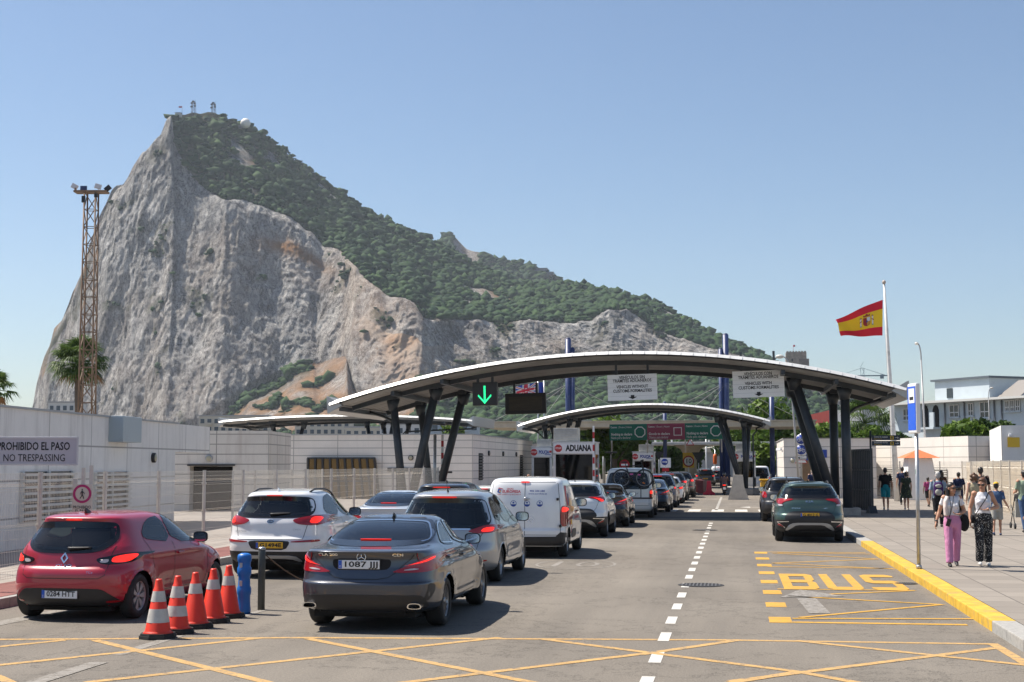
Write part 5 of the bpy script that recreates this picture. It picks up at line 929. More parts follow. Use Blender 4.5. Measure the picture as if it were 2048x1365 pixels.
# blue grey house
HB = mat('blue grey render', (.46, .52, .56), .8, var=.06, vs=.6, dirt=(.22, .24, .25), ds=.5, da=.35); FRW = mat('window frame white', (.6, .6, .6), .5); HG = mat('house pane', (.03, .04, .05), .1)
ha, hb = at(1770, 826, 168), at(2075, 776, 146); d_ = hb - ha; t = thing('town_house', 'two storey blue grey house with roof box and solar panels above the right boundary building', 'house', (ha.x, ha.y, 0), math.atan2(d_.y, d_.x)); L_ = d_.xy.length; ang = math.atan2(d_.y, d_.x); hz = 8.6; ex = Vector((math.cos(ang), math.sin(ang), 0)); ny = Vector((math.sin(ang), -math.cos(ang), 0))
def hp(u, v):
    p = at(u, v, 1.); o_ = Vector((0, 0, CH)); dd = p - o_; s_ = (ha - o_).dot(ny) / dd.dot(ny); q = o_ + dd * s_; return ((q - ha).dot(ex), q.z)
xl, zl = hp(1800, 822); xr, zr = hp(2060, 785); hz = (zl + zr) / 2
m = MB(); m.box(((xl + xr) / 2 + 2, 6, hz / 2), (xr - xl + 6, 12, hz)); m.build('wall', [HB], t)
m = MB(); m.box(((xl + xr) / 2 + 2, 5.6, hz + .12), (xr - xl + 7, 14, .24)); m.build('roof', [mat('pale eaves', (.5, .5, .48), .6)], t)
xa, za = hp(1842, 765); xb, _ = hp(1950, 770); m = MB(); m.box(((xa + xb) / 2, 5, (hz + za) / 2 + .1), (xb - xa, 6, za - hz)); o = m.build('roof_box', [HB], t); m = MB(); m.box(((xa + xb) / 2, 5, za + .2), (xb - xa + .7, 6.7, .22)); m.build('coping', [mat('dark coping', (.09, .11, .13), .6)], o)
x, z = hp(1872, 786); m = MB(); m.box((x, 1.97, z), (.9, .1, 1.1)); m.build('window', [HG], o)
def win(u0, v0, u1, v1, bars=2):
    x0, z0 = hp(u0, v1); x1, z1 = hp(u1, v0); m = MB(); m.box(((x0 + x1) / 2, -.02, (z0 + z1) / 2), (x1 - x0, .1, z1 - z0)); o = m.build('window', [HG], t); m = MB()
    for k in range(bars + 1): m.box((x0 + (x1 - x0) * k / bars, -.09, (z0 + z1) / 2), (.10, .06, z1 - z0))
    for zz in (z0, z0 + (z1 - z0) * .38, z1): m.box(((x0 + x1) / 2, -.093, zz), (x1 - x0 + .1, .06, .10))
    m.build('frame', [FRW], o); m = MB(); m.box(((x0 + x1) / 2, -.15, z0 - .1), (x1 - x0 + .4, .3, .1)); m.build('sill', [HB], o)
for q in ((1808, 818, 1820, 841), (1901, 810, 1918, 835), (1938, 807, 1947, 832), (1962, 804, 1979, 836), (2012, 802, 2019, 823), (2022, 801, 2029, 823), (2033, 800, 2040, 822), (1779, 820, 1784, 840)): win(*q)
for u in (1851, 1872):
    x, z = hp(u, 830); m = MB(); m.prism([(x - .5, z - 1.4), (x + .5, z - 1.4), (x + .5, z + .5), (x + .3, z + .95), (x, z + 1.1), (x - .3, z + .95), (x - .5, z + .5)], -.06, .0, 'xz'); m.build('arched_window', [DARK], t)
x0, z0 = hp(1846, 858); x1, _ = hp(1884, 858); m = MB(); m.box(((x0 + x1) / 2, -.6, z0), (x1 - x0, 1.3, .22)); m.box((x0 + .3, -1.1, z0 + .9), (.7, .2, 1.7)); m.box((x1 - .3, -1.1, z0 + .9), (.7, .2, 1.7)); m.build('balcony', [HB], t)
for u in (1891, 1930, 1990, 2005): x, _ = hp(u, 820); m = MB(); m.tube((x, -.12, 0), (x, -.12, hz), .09, n=6); m.build('drainpipe', [mat('drainpipe', (.16, .17, .19), .6)], t)
for u0, u1 in ((1962, 2008), (2016, 2052)):
    x0, _ = hp(u0, 790); x1, _ = hp(u1, 790); m = MB(); m.add([(x0, 2, hz + .3), (x1, 2, hz + .3), (x1 + .6, 4.5, hz + 2.3), (x0 + .9, 4.5, hz + 2.3), (x0, 2, hz + .2), (x1, 2, hz + .2), (x1 + .6, 4.5, hz + 2.2), (x0 + .9, 4.5, hz + 2.2)], [(0, 1, 2, 3), (7, 6, 5, 4), (0, 4, 5, 1), (1, 5, 6, 2), (2, 6, 7, 3), (3, 7, 4, 0)])
    for xx in (x0 + .9, x1 + .5): m.tube((xx, 4.5, hz), (xx, 4.5, hz + 2.2), .06, n=5)
    m.build('solar_panel', [mat('solar frame', (.22, .2, .18), .4)], t)
# red roofed house
a, b = at(1612, 870, 205), at(1730, 862, 200); d_ = b - a; t = thing('town_house', 'low house with a red corrugated roof behind the control building', 'house', (a.x, a.y, 0), math.atan2(d_.y, d_.x)); L_ = d_.xy.length; z = at(1640, 850, 205).z; m = MB(); m.box((L_ / 2, 5, z / 2), (L_, 10, z)); m.build('wall', [PALE], t)
zt = at(1640, 822, 205).z; m = MB(); m.prism([(-.6, z - .1), (L_ * .46, z - .1), (L_ * .44, zt), (.9, zt - .6)], -.5, 5, 'xz'); m.build('roof', [mat('red roof sheet', (.38, .07, .055), .6, var=.2, vs=3., stretch=(7, 1, .3))], t); m = MB(); m.box((L_ * .72, 4, z / 2 + 1.0), (L_ * .5, 8, z + 2.)); m.build('upper_block', [PALE], t)
# lattice floodlight tower
RUSTY = mat('rusty lattice steel', (.20, .13, .085), .7, .2, var=.3, vs=1.5); a, b = at(173, 880, 108), at(183, 386, 108); t = thing('lattice_tower', 'tall rusty lattice floodlight tower at the left', 'tower', (a.x, a.y, 0), YAW); H_ = b.z; w0, w1 = .54, .42; sx_ = (b - a).dot(Vector((math.cos(YAW), math.sin(YAW), 0)))
def lt(sx, sy, z): f = z / H_; w_ = w0 + (w1 - w0) * f; return Vector((sx * w_ + sx_ * f * (z - a.z) / max(.01, (H_ - a.z)) if 0 else sx * w_ + sx_ * f, sy * w_, z))
m = MB()
for sx in (-1, 1):
    for sy in (-1, 1): m.tube(lt(sx, sy, 0), lt(sx, sy, H_), .065, n=6)
m.build('corner_posts', [RUSTY], t)
nb = 17
for i, (p_, q_) in enumerate((((-1, -1), (1, -1)), ((1, -1), (1, 1)), ((1, 1), (-1, 1)), ((-1, 1), (-1, -1)))):
    m = MB()
    for k in range(nb):
        z0, z1 = H_ * k / nb, H_ * (k + 1) / nb; A_, B_ = (p_, q_) if k % 2 else (q_, p_); m.bar(lt(*A_, z0), lt(*B_, z1), .06, .06); m.bar(lt(*p_, z1), lt(*q_, z1), .05, .05)
    m.build('lattice_braces', [RUSTY], t)
m = MB(); m.box((sx_, 0, H_ + .05), (2.5, 1.0, .14)); m.box((sx_ - 1.1, -.5, H_ + .15), (.1, .1, .3)); m.build('platform', [RUSTY], t)
for x, z, r, mm in ((-1.25, .45, .5, LENS), (-.55, .3, .0, MASTB), (.55, .45, .3, LENS), (1.3, .3, -.7, BLACK)): m = MB(); m.box((sx_ + x, -.2, H_ + z), (.5, .16, .38), 0, M=Matrix.Rotation(r, 3, 'Y'), bev=.03); m.tube((sx_ + x, -.1, H_ + .1), (sx_ + x, -.1, H_ + z), .03, n=5); m.build('floodlight', [mm], t)
m = MB(); m.box((sx_ - .45, -.5, H_ - .6), (.25, .2, .5)); m.box((sx_ + .5, -.5, H_ - .3), (.25, .2, .3)); m.build('junction_box', [BLACK], t)
# ------------------------------------------------------------------ trees
def leaf_mat(name, c0, c1):
    m = scrub_mat(name, c0, c1); n = m.node_tree.nodes; l = m.node_tree.links; p = n['Principled BSDF']; p.inputs['Roughness'].default_value = .55
    tr = n.new('ShaderNodeBsdfTranslucent'); r = [x for x in n if x.type == 'VALTORGB'][0]; l.new(r.outputs[0], tr.inputs[0]); mx = n.new('ShaderNodeMixShader'); mx.inputs[0].default_value = .25; l.new(p.outputs[0], mx.inputs[1]); l.new(tr.outputs[0], mx.inputs[2]); l.new(mx.outputs[0], n['Material Output'].inputs[0]); return m
LF_B = leaf_mat('bright leaves', (.035, .085, .012), (.14, .21, .03)); LF_D = leaf_mat('dark leaves', (.022, .05, .012), (.07, .115, .025)); LF_H = leaf_mat('clipped leaves', (.03, .07, .01), (.10, .165, .022))
def leaves(name, clumps, per, size, m, parent, seed):
    rng = np.random.default_rng(seed); cs = np.array([c[:3] for c in clumps]); rs = np.array([c[3] for c in clumps]); n = len(cs) * per; ci = np.repeat(np.arange(len(cs)), per)
    d = rng.standard_normal((n, 3)); d /= np.linalg.norm(d, axis=1)[:, None]; c = cs[ci] + d * (rs[ci] * rng.uniform(.35, 1.08, n) ** .6)[:, None]
    a = rng.standard_normal((n, 3)) + d * .6; a /= np.linalg.norm(a, axis=1)[:, None]; t = np.cross(a, rng.standard_normal((n, 3))); t /= np.linalg.norm(t, axis=1)[:, None]; b = np.cross(a, t); s = size * rng.uniform(.6, 1.5, n)[:, None]
    V = np.stack([c - t * s, c + b * s * .45 + a * s * .15, c + t * s, c - b * s * .45 + a * s * .15], 1); F = np.arange(n * 4).reshape(-1, 4)
    me = bpy.data.meshes.new(name); me.vertices.add(n * 4); me.vertices.foreach_set('co', V.reshape(-1).astype(np.float32)); me.loops.add(n * 4); me.loops.foreach_set('vertex_index', F.reshape(-1).astype(np.int32)); me.polygons.add(n); me.polygons.foreach_set('loop_start', np.arange(0, n * 4, 4, dtype=np.int32)); me.update(calc_edges=True)
    q = me.attributes.new('tint', 'FLOAT', 'POINT'); tv = np.repeat((rng.beta(2, 2, len(cs))[ci] * .5 + rng.uniform(0, .5, n)), 4); q.data.foreach_set('value', tv.astype(np.float32)); me.materials.append(m); return link(name, me, parent)
def tree(lab, u, vt, d, w_, m=LF_B, box=False, seed=1, vb=None, nm='broadleaf_tree', grp=None, per=150):
    p = at(u, vt, d); H = p.z; rng = random.Random(seed); t = thing(nm, lab, 'tree' if 'tree' in nm else 'shrub', (p.x, p.y, -.02), rng.uniform(0, 6), grp); zb = .25 * H if vb is None else max(.1, at(u, vb, d).z); cl = []
    if box:
        k = max(3, int(w_ / 1.1)); kz = max(3, int((H - zb) / 1.1))
        for i in range(k):
            for j in range(k):
                for q in range(kz):
                    if 0 < i < k - 1 and 0 < j < k - 1 and q < kz - 1: continue
                    cl.append((-w_ / 2 + w_ * (i + .5) / k + rng.uniform(-.25, .25), -w_ / 2 + w_ * (j + .5) / k + rng.uniform(-.25, .25), zb + (H - zb) * (q + .5) / kz + rng.uniform(-.25, .25), .75))
        cl = [c for c in cl]; per = 90
    else:
        n = 34
        for i in range(n):
            a = rng.uniform(0, 6.28); f = rng.random() ** .5; z = rng.random(); rr = w_ / 2 * f * (1 - .55 * abs(2 * z - .8)); cl.append((rr * math.cos(a), rr * math.sin(a), zb + (H - zb) * (.12 + .80 * z), w_ * rng.uniform(.10, .19)))
    b = MB(); r0 = max(.12, w_ * .035); top = zb + (H - zb) * .45; b.path([(0, 0, 0), (.05 * w_ * rng.uniform(-1, 1), .03 * w_, zb * .7), (.03 * w_, 0, top)], [r0 * 1.25, r0, r0 * .5], 9)
    for c in cl[:9]: b.path([(.02 * w_, 0, zb * .6 + (top - zb * .6) * rng.random()), ((c[0]) * .5, c[1] * .5, (c[2] + zb) / 2), (c[0], c[1], c[2])], [r0 * .45, r0 * .3, r0 * .12], 6)
    b.build('trunk', [BARK], t); leaves('crown', cl, per, .30 if d < 170 else .42, m, t, seed); return t
G1 = 'trees beyond the booths'
tree('bushy bright green tree right of the ADUANA booth, tallest there', 1228, 838, 132, 6.2, LF_B, False, 11, 905); tree('low dark bushy tree behind the ADUANA booth roof', 1150, 868, 140, 5., LF_D, False, 12, 920)
for k, (u, vt, d, w_, lab) in enumerate(((1222, 884, 150, 5.2, 'clipped square tree left of the middle police booth'), (1258, 893, 158, 3.2, 'narrow clipped tree just behind the middle police booth'), (1322, 890, 160, 3.6, 'clipped dark tree right of the middle police booth'), (1343, 888, 168, 3.8, 'clipped dark tree in the middle of the row behind the column roof'), (1364, 888, 176, 3.8, 'clipped dark tree nearest the flared column'))): tree(lab, u, vt, d, w_, LF_H if k < 2 else LF_D, True, 20 + k, 938, 'clipped_tree', G1)
tree('broad bright tree behind the right legs of the second roof', 1533, 812, 150, 9., LF_B, False, 31, 905); tree('dark rounded tree left of the broad bright tree', 1497, 842, 160, 7., LF_D, False, 32, 930); tree('dark green tree right of the blue mast, before the control building', 1570, 840, 165, 8.5, LF_D, False, 33, 930); tree('low bright tree under the right end of the low white roof', 1521, 892, 135, 4., LF_B, False, 34, 950)
tree('bright shrub over the control building roof, left one', 1660, 858, 120, 4.5, LF_B, False, 41, 900, 'garden_shrub'); tree('bright shrub over the control building roof, right one', 1742, 862, 118, 3.2, LF_B, False, 42, 900, 'garden_shrub'); tree('violet tinged shrub beside the red roofed house', 1622, 862, 140, 4., LF_D, False, 43, 900, 'garden_shrub')
tree('broad shrub in front of the blue grey house, left part', 1928, 853, 100, 3.6, LF_B, False, 44, 895, 'garden_shrub'); tree('broad shrub in front of the blue grey house, right part', 1975, 850, 102, 4., LF_D, False, 45, 895, 'garden_shrub'); tree('shrub at the left corner of the blue grey house', 1783, 870, 120, 2.6, LF_D, False, 46, 900, 'garden_shrub')
tree('low bright tree left of the customs banner', 1205, 880, 200, 6, LF_B, False, 47, 930)
tree('sparse yellowish tree between the slanted left legs', 905, 848, 260, 6, LF_B, False, 48, 905, per=40)
PALML = leaf_mat('palm fronds', (.025, .06, .012), (.11, .17, .035)); PALMD = mat('dead palm fronds', (.25, .14, .06), .9)
def palm(lab, u, v, d, r, nf, seed, droop=1.):
    rng = random.Random(seed); p = at(u, v, d); t = thing('fan_palm', lab, 'palm', (p.x, p.y, -.02)); H = p.z; m = MB(); m.path([(0, 0, 0), (.1, 0, H * .5), (0, 0, H - .2)], [.35, .26, .3], 10); m.build('trunk', [BARK], t); m = MB(); m2 = MB()
    for i in range(nf):
        az = rng.uniform(0, 6.28); el = R(rng.uniform(-45, 85)); L = r * rng.uniform(.45, .62); dr_ = Vector((math.cos(az) * math.cos(el), math.sin(az) * math.cos(el), math.sin(el))); b_ = Vector((0, 0, H)); e_ = b_ + dr_ * L; q = m2 if el < R(-32) and rng.random() < .6 else m; q.path([b_, e_], [.03, .018], 4)
        side = dr_.cross(Vector((0, 0, 1))); side = side.normalized() if side.length > .05 else Vector((1, 0, 0)); up = side.cross(dr_)
        for k in range(17):
            a = R(-105 + 210 * k / 16); ll = r * .52 * (1 - .25 * abs(k - 8) / 8) * rng.uniform(.85, 1.1); f = (dr_ * math.cos(a) + side * math.sin(a)); tip = e_ + f * ll + Vector((0, 0, -.30 * ll * droop * (.4 + math.cos(el)))) + up * rng.uniform(-.1, .1); mid = e_ + f * ll * .5 + up * .06; w_ = .055; s2 = f.cross(up).normalized() * w_
            q.add([e_, mid - s2, tip, mid + s2], [(0, 1, 2, 3)])
    for q, nm_, mm in ((m, 'crown', PALML), (m2, 'dead_fronds', PALMD)):
        if q.v:
            o = q.build(nm_, [mm], t)
            if mm is PALML: a = o.data.attributes.new('tint', 'FLOAT', 'POINT'); a.data.foreach_set('value', np.random.default_rng(seed).uniform(0, 1, len(q.v)).astype(np.float32))
palm('fan palm in front of the cliff, behind the lattice tower', 157, 727, 116, 2.7, 84, 3); palm('fan palm cut by the left edge of the frame', -14, 778, 84, 1.5, 26, 5); palm('drooping palm behind the right end of the first roof', 1728, 848, 130, 3.2, 46, 7, 1.6)
# ------------------------------------------------------------------ haze
m = MB(); m.box((0, 1450, 212), (4200, 3300, 456)); o = m.build('haze', [], None); o.data.materials.clear(); hm = bpy.data.materials.new('haze air'); hm.use_nodes = True; n = hm.node_tree.nodes; n.remove(n['Principled BSDF']); v = n.new('ShaderNodeVolumePrincipled'); v.inputs['Color'].default_value = (.80, .88, 1, 1); v.inputs['Density'].default_value = .00007; v.inputs['Anisotropy'].default_value = .2; hm.node_tree.links.new(v.outputs[0], n['Material Output'].inputs['Volume']); o.data.materials.append(hm); tag(o, kind='stuff')
# ------------------------------------------------------------------ vehicles
def pchip(x, y, q):
    x = np.asarray(x, float); y = np.asarray(y, float); h = np.diff(x); d = np.diff(y) / h; m = np.zeros_like(x)
    for i in range(1, len(x) - 1):
        if d[i - 1] * d[i] > 0:
            w1 = 2 * h[i] + h[i - 1]; w2 = h[i] + 2 * h[i - 1]; m[i] = (w1 + w2) / (w1 / d[i - 1] + w2 / d[i])
    m[0], m[-1] = d[0], d[-1]
    i = np.clip(np.searchsorted(x, q) - 1, 0, len(h) - 1); t = (q - x[i]) / h[i]
    return ((1 + 2 * t) * (1 - t) ** 2 * y[i] + t * (1 - t) ** 2 * h[i] * m[i] + t * t * (3 - 2 * t) * y[i + 1] + t * t * (t - 1) * h[i] * m[i + 1])
def quarter(w, L, n, K):
    ph = np.linspace(0, math.pi / 2, 120); x = w * np.sin(ph) ** (2 / n); y = L * (1 - np.cos(ph) ** (2 / n))
    s = np.r_[0, np.cumsum(np.hypot(np.diff(x), np.diff(y)))]; q = np.linspace(0, s[-1], K)
    return np.interp(q, s, x), np.interp(q, s, y)
class Body:
    """Car shell: a stack of rounded plan loops; rows = z, y_rear, y_front, half width; windows and wheel arches are cut out."""
    def __init__(b, S):
        b.S = S; rows = np.array(S['rows'], float)
        s = np.r_[0, np.cumsum(np.sqrt(np.diff(rows[:, 0]) ** 2 + .3 * np.diff(rows[:, 1]) ** 2 + .25 * np.diff(rows[:, 2]) ** 2 + np.diff(rows[:, 3]) ** 2) + 1e-4)]
        step = S.get('step', .022); q = np.unique(np.r_[np.concatenate([np.linspace(s[i], s[i + 1], max(2, int((s[i + 1] - s[i]) / step) + 2)) for i in range(len(s) - 1)])])
        D = [pchip(s, rows[:, k], q) for k in range(4)]
        zb = S.get('belt', .95); Kr, Ks, Kf = S.get('K', (24, 56, 16))
        nr0, nr1 = S.get('nr', (3.6, 3.6)); Lr0, Lr1 = S.get('Lr', (.9, .8)); nf = S.get('nf', 2.6); Lf = S.get('Lf', 1.1)
        P = []
        for z, yr, yf, wd in zip(*D):
            t = min(1, max(0, (z - zb + .1) / .3)); ln = yf - yr
            lr = min(Lr0 + (Lr1 - Lr0) * t, ln * .48); lf = min(Lf, ln * .48); n = nr0 + (nr1 - nr0) * t
            xr, y0 = quarter(wd, lr, n, Kr); xf, y1 = quarter(wd, lf, nf, Kf)
            ym = np.linspace(yr + lr, yf - lf, Ks + 2)[1:-1]
            x = np.r_[xr, np.full(Ks, wd), xf[::-1]]; y = np.r_[yr + y0, ym, (yf - y1)[::-1]]
            P.append(np.stack([x, y, np.full(len(x), z)], 1))
        P = np.array(P)
        # barrel of the flanks, arch flares, nose taper
        ym = .5 * (D[1].min() + D[2].max()); hl = .5 * (D[2].max() - D[1].min())
        P[..., 0] *= 1 - S.get('barrel', .05) * ((P[..., 1] - ym) / hl) ** 2
        side = P[..., 0] > .55 * P[..., 0].max()
        rw = S['wr'] * S.get('arch', 1.14); b.rw = rw
        for yw in S['axles']:
            r = np.hypot(P[..., 1] - yw, P[..., 2] - S['wr'])
            P[..., 0] += side * S.get('flare', .02) * np.exp(-((r - rw) / .16) ** 2)
            near = side & (np.abs(r - rw) < .03)
            k = np.where(near, rw / np.maximum(r, 1e-6), 1)
            P[..., 1] = yw + (P[..., 1] - yw) * k; P[..., 2] = S['wr'] + (P[..., 2] - S['wr']) * k
        if 'sculpt' in S:
            for (z0, hz, amp, ya, yb) in S['sculpt']:
                f = np.clip((P[..., 1] - ya) / .4, 0, 1) * np.clip((yb - P[..., 1]) / .4, 0, 1)
                P[..., 0] += side * amp * f * np.exp(-((P[..., 2] - z0) / hz) ** 2)
        A, B, _ = P.shape
        L = P[:, 1:-1][:, ::-1].copy(); L[..., 0] *= -1
        G = np.concatenate([P, L], 1); N = G.shape[1]
        b.V = G.reshape(-1, 3); F = []
        i, j = np.meshgrid(np.arange(A - 1), np.arange(N), indexing='ij'); j2 = (j + 1) % N
        F = np.stack([i * N + j, i * N + j2, (i + 1) * N + j2, (i + 1) * N + j], -1).reshape(-1, 4)
        b.F = F; b.top = [(A - 1) * N + k for k in range(N)]
        b.bvh = BVHTree.FromPolygons([tuple(v) for v in b.V], [tuple(f) for f in F] + [tuple(b.top)])
        b.zmax = D[0].max(); b.W = P[..., 0].max(); b.L = D[2].max()
    def shell(b, name, mats, parent):
        S = b.S; c = b.V[b.F].mean(1); keep = np.ones(len(c), bool)
        for yw in S['axles']:
            keep &= ~((np.hypot(c[:, 1] - yw, c[:, 2] - S['wr']) < b.rw - .004) & (np.abs(c[:, 0]) > .45))
        for p in S.get('rear_win', []):
            keep &= ~(in_poly(p, c[:, 0], c[:, 2]) & (c[:, 1] < b.L * S.get('rear_lim', .42)))
        for p in S.get('front_win', []):
            keep &= ~(in_poly(p, c[:, 0], c[:, 2]) & (c[:, 1] > b.L * .5))
        for p in S.get('side_win', []):
            keep &= ~(in_poly(p, c[:, 1], c[:, 2]) & (np.abs(c[:, 0]) > .4))
        mi = np.zeros(len(c), int)
        for fn in S.get('clad', []): mi[fn(c)] = 1
        f = b.F[keep]; m = MB(); m.v = [tuple(v) for v in b.V]; m.f = [tuple(q) for q in f] + [tuple(b.top)]
        m.m = list(mi[keep]) + [0]; m.s = [True] * len(f) + [True]
        me = m.mesh(name, mats, False)
        bm = bmesh.new(); bm.from_mesh(me); bmesh.ops.delete(bm, geom=[v for v in bm.verts if not v.link_faces], context='VERTS'); bmesh.ops.recalc_face_normals(bm, faces=bm.faces); bm.faces.ensure_lookup_table(); tp = max(bm.faces, key=lambda f: f.calc_center_median().z); (bmesh.ops.reverse_faces(bm, faces=bm.faces) if tp.normal.z < 0 else None); bm.to_mesh(me); bm.free()
        return link(name, me, parent)
    def hit(b, view, p, q):
        if view == 'rear': o, d = Vector((p, -4, q)), Vector((0, 1, 0))
        elif view == 'front': o, d = Vector((p, b.L + 4, q)), Vector((0, -1, 0))
        elif view == 'right': o, d = Vector((4, p, q)), Vector((-1, 0, 0))
        elif view == 'left': o, d = Vector((-4, p, q)), Vector((1, 0, 0))
        else: o, d = Vector((p, q, 5)), Vector((0, 0, -1))
        h, n, i, _ = b.bvh.ray_cast(o, d)
        if h is None:
            h, n, i, _ = b.bvh.find_nearest(Vector((p, 0, q)) if view in ('rear',) else Vector((p, b.L, q)) if view == 'front' else Vector((b.W if view == 'right' else -b.W, p, q)) if view in ('right', 'left') else Vector((p, q, b.zmax)))
        if n.dot(d) > 0: n = -n
        return h, n
    def patch(b, mb, poly, view, off=.004, skirt=.012, mi=0, step=.05, lift=None):
        """a 2D outline laid over the shell as a thin raised piece"""
        poly = [tuple(p) for p in poly]; n = len(poly)
        # densify the outline
        Q = []
        for i in range(n):
            a, c = poly[i], poly[(i + 1) % n]; k = max(1, int(math.dist(a, c) / step))
            Q += [(a[0] + (c[0] - a[0]) * t / k, a[1] + (c[1] - a[1]) * t / k) for t in range(k)]
        n = len(Q); xs = [p[0] for p in Q]; zs = [p[1] for p in Q]
        gx = np.arange(min(xs) + step * .5, max(xs), step); gz = np.arange(min(zs) + step * .5, max(zs), step)
        inn = []
        if len(gx) and len(gz):
            X, Z = np.meshgrid(gx, gz); X = X.ravel(); Z = Z.ravel(); ok = in_poly(Q, X, Z)
            inn = [(x, z) for x, z in zip(X[ok], Z[ok])]
        r = delaunay_2d_cdt([Vector(p) for p in Q + inn], [(i, (i + 1) % n) for i in range(n)], [], 1, 1e-6)
        vo, fo = r[0], r[2]; vs = []
        for p in vo:
            h, nn = b.hit(view, p.x, p.y); vs.append(h + nn * (off if lift is None else off + lift(p.x, p.y)))
        mb.add(vs, [tuple(f) for f in fo], mi, True)
        if skirt:
            vs = []
            for p in Q:
                h, nn = b.hit(view, *p); l = off if lift is None else off + lift(*p); vs += [h + nn * l, h + nn * (l - skirt)]
            mb.add(vs, [(2 * i, 2 * ((i + 1) % n), 2 * ((i + 1) % n) + 1, 2 * i + 1) for i in range(n)], mi, False)
    def line(b, mb, pts, view, wd=.009, off=.002, mi=0, closed=False, step=.05):
        pts = [tuple(p) for p in pts]
        if closed: pts = pts + [pts[0]]
        Q = []
        for a, c in zip(pts, pts[1:]):
            k = max(1, int(math.dist(a, c) / step)); Q += [(a[0] + (c[0] - a[0]) * t / k, a[1] + (c[1] - a[1]) * t / k) for t in range(k)]
        if not closed: Q.append(pts[-1])
        n = len(Q); vs = []
        for i in range(n):
            a = Q[i - 1] if (closed or i > 0) else Q[i]; c = Q[(i + 1) % n] if (closed or i < n - 1) else Q[i]
            tx, tz = c[0] - a[0], c[1] - a[1]; l = math.hypot(tx, tz) or 1; nx, nz = -tz / l * wd / 2, tx / l * wd / 2
            for sg in (-1, 1):
                h, nn = b.hit(view, Q[i][0] + nx * sg, Q[i][1] + nz * sg); vs.append(h + nn * off)
        m = n if closed else n - 1
        mb.add(vs, [(2 * i, 2 * i + 1, 2 * ((i + 1) % n) + 1, 2 * ((i + 1) % n)) for i in range(m)], mi, True)
    def text(b, mb, txt, p, q, size, view='rear', mi=0, bold=0., width=None, off=.006, sx=1.):
        vs, fs = text_v(txt, size, bold, width, 'CENTER', 2, sx); out = []
        sg = 1 if view in ('rear', 'right') else -1
        for a, c in vs:
            h, n = b.hit(view, p + a * sg, q + c); out.append(h + n * off)
        mb.add(out, fs, mi, False)
def ring_of(b, mb, poly, view, wd, off, mi=0):
    b.line(mb, poly, view, wd, off, mi, True, .04)
def mirx(poly): return [(-x, z) for x, z in poly][::-1]
def wheel(parent, x, y, r, wdt, sgn, style, hub=ALLOY):
    """tyre with its rim as a sub-part; sgn = +1 right side"""
    e = MB(); hw = wdt / 2
    e.lathe([(r * .64, -hw), (r * .9, -hw), (r * .985, -hw * .75), (r, -hw * .4), (r, hw * .4), (r * .985, hw * .75), (r * .9, hw), (r * .66, hw), (r * .64, hw * .6), (r * .6, -hw * .2), (r * .3, -hw * .2), (0.001, -hw * .2)], (0, 0, 0), 36, 0, 'x', True, False)
    ty = e.build('wheel', [RUBBER], parent, True); ty.location = (x, y, r)
    m = MB(); ro = r * .68; f = hw * .72 * sgn
    m.lathe([(ro, f * 1.12), (ro * .96, f * 1.2), (ro * .9, f * .95), (ro * .88, f * .2)], (0, 0, 0), 36, 0, 'x', True, False)
    m.lathe([(0.001, f * 1.12), (ro * .2, f * 1.1), (ro * .24, f * .8), (ro * .24, f * .2)], (0, 0, 0), 16, 0, 'x', True, False)
    ns, sw, tw = {'cover': (7, .36, 0.), 'multi': (16, .07, .06), 'five': (5, .2, 0.), 'ten': (10, .1, .03), 'steel': (8, .3, 0)}[style]
    for i in range(ns):
        a = 2 * math.pi * i / ns
        def pt(rr, da, h): return (h, rr * math.cos(a + da), rr * math.sin(a + da))
        k = sw
        m.add([pt(ro * .18, -k, f * 1.0), pt(ro * .18, k, f * 1.0), pt(ro * .93, tw + k * .62, f * 1.05), pt(ro * .93, tw - k * .62, f * 1.05),
               pt(ro * .18, -k, f * .5), pt(ro * .18, k, f * .5), pt(ro * .93, tw + k * .62, f * .5), pt(ro * .93, tw - k * .62, f * .5)],
              [(0, 1, 2, 3), (0, 4, 5, 1), (1, 5, 6, 2), (2, 6, 7, 3), (3, 7, 4, 0)], 0, False)
    ri = m.build('rim', [hub], ty)
    return ty
def wing_mirror(parent, x, y, z, mats, s=1.):
    sg = 1 if x > 0 else -1; e = MB()
    P = []
    for i in range(9):      # shell: squarish egg, flat at the rear (glass side)
        t = i / 8; rr = math.sin(math.pi * min(.5 + t * .5, .97)) ** .5
        P.append([(sg * .12 * s + .115 * s * rr * math.copysign(abs(math.cos(a)) ** .6, math.cos(a)), y + .13 * s * t, z + .08 * s * rr * math.copysign(abs(math.sin(a)) ** .6, math.sin(a))) for a in [2 * math.pi * k / 20 for k in range(20)]])
    P = [[(p[0] + x, p[1], p[2]) for p in r_] for r_ in P]
    e.grid(P, 0, True, True); e.add(P[0], [tuple(range(20))], 1); e.add(P[8], [tuple(range(20))], 0)
    e.bar((x - sg * .06, y + .07, z - .05 * s), (x + sg * .08, y + .07, z - .03 * s), .05, .035, 1)
    m = e.build('wing_mirror', mats, parent)
    g = MB(); q = [(sg * .12 * s + .10 * s * math.copysign(abs(math.cos(a)) ** .6, math.cos(a)) + x, y - .004, z + .066 * s * math.copysign(abs(math.sin(a)) ** .6, math.sin(a))) for a in [2 * math.pi * k / 20 for k in range(20)]]
    g.add(q, [tuple(range(20))]); g.build('mirror_glass', [CHROME], m)
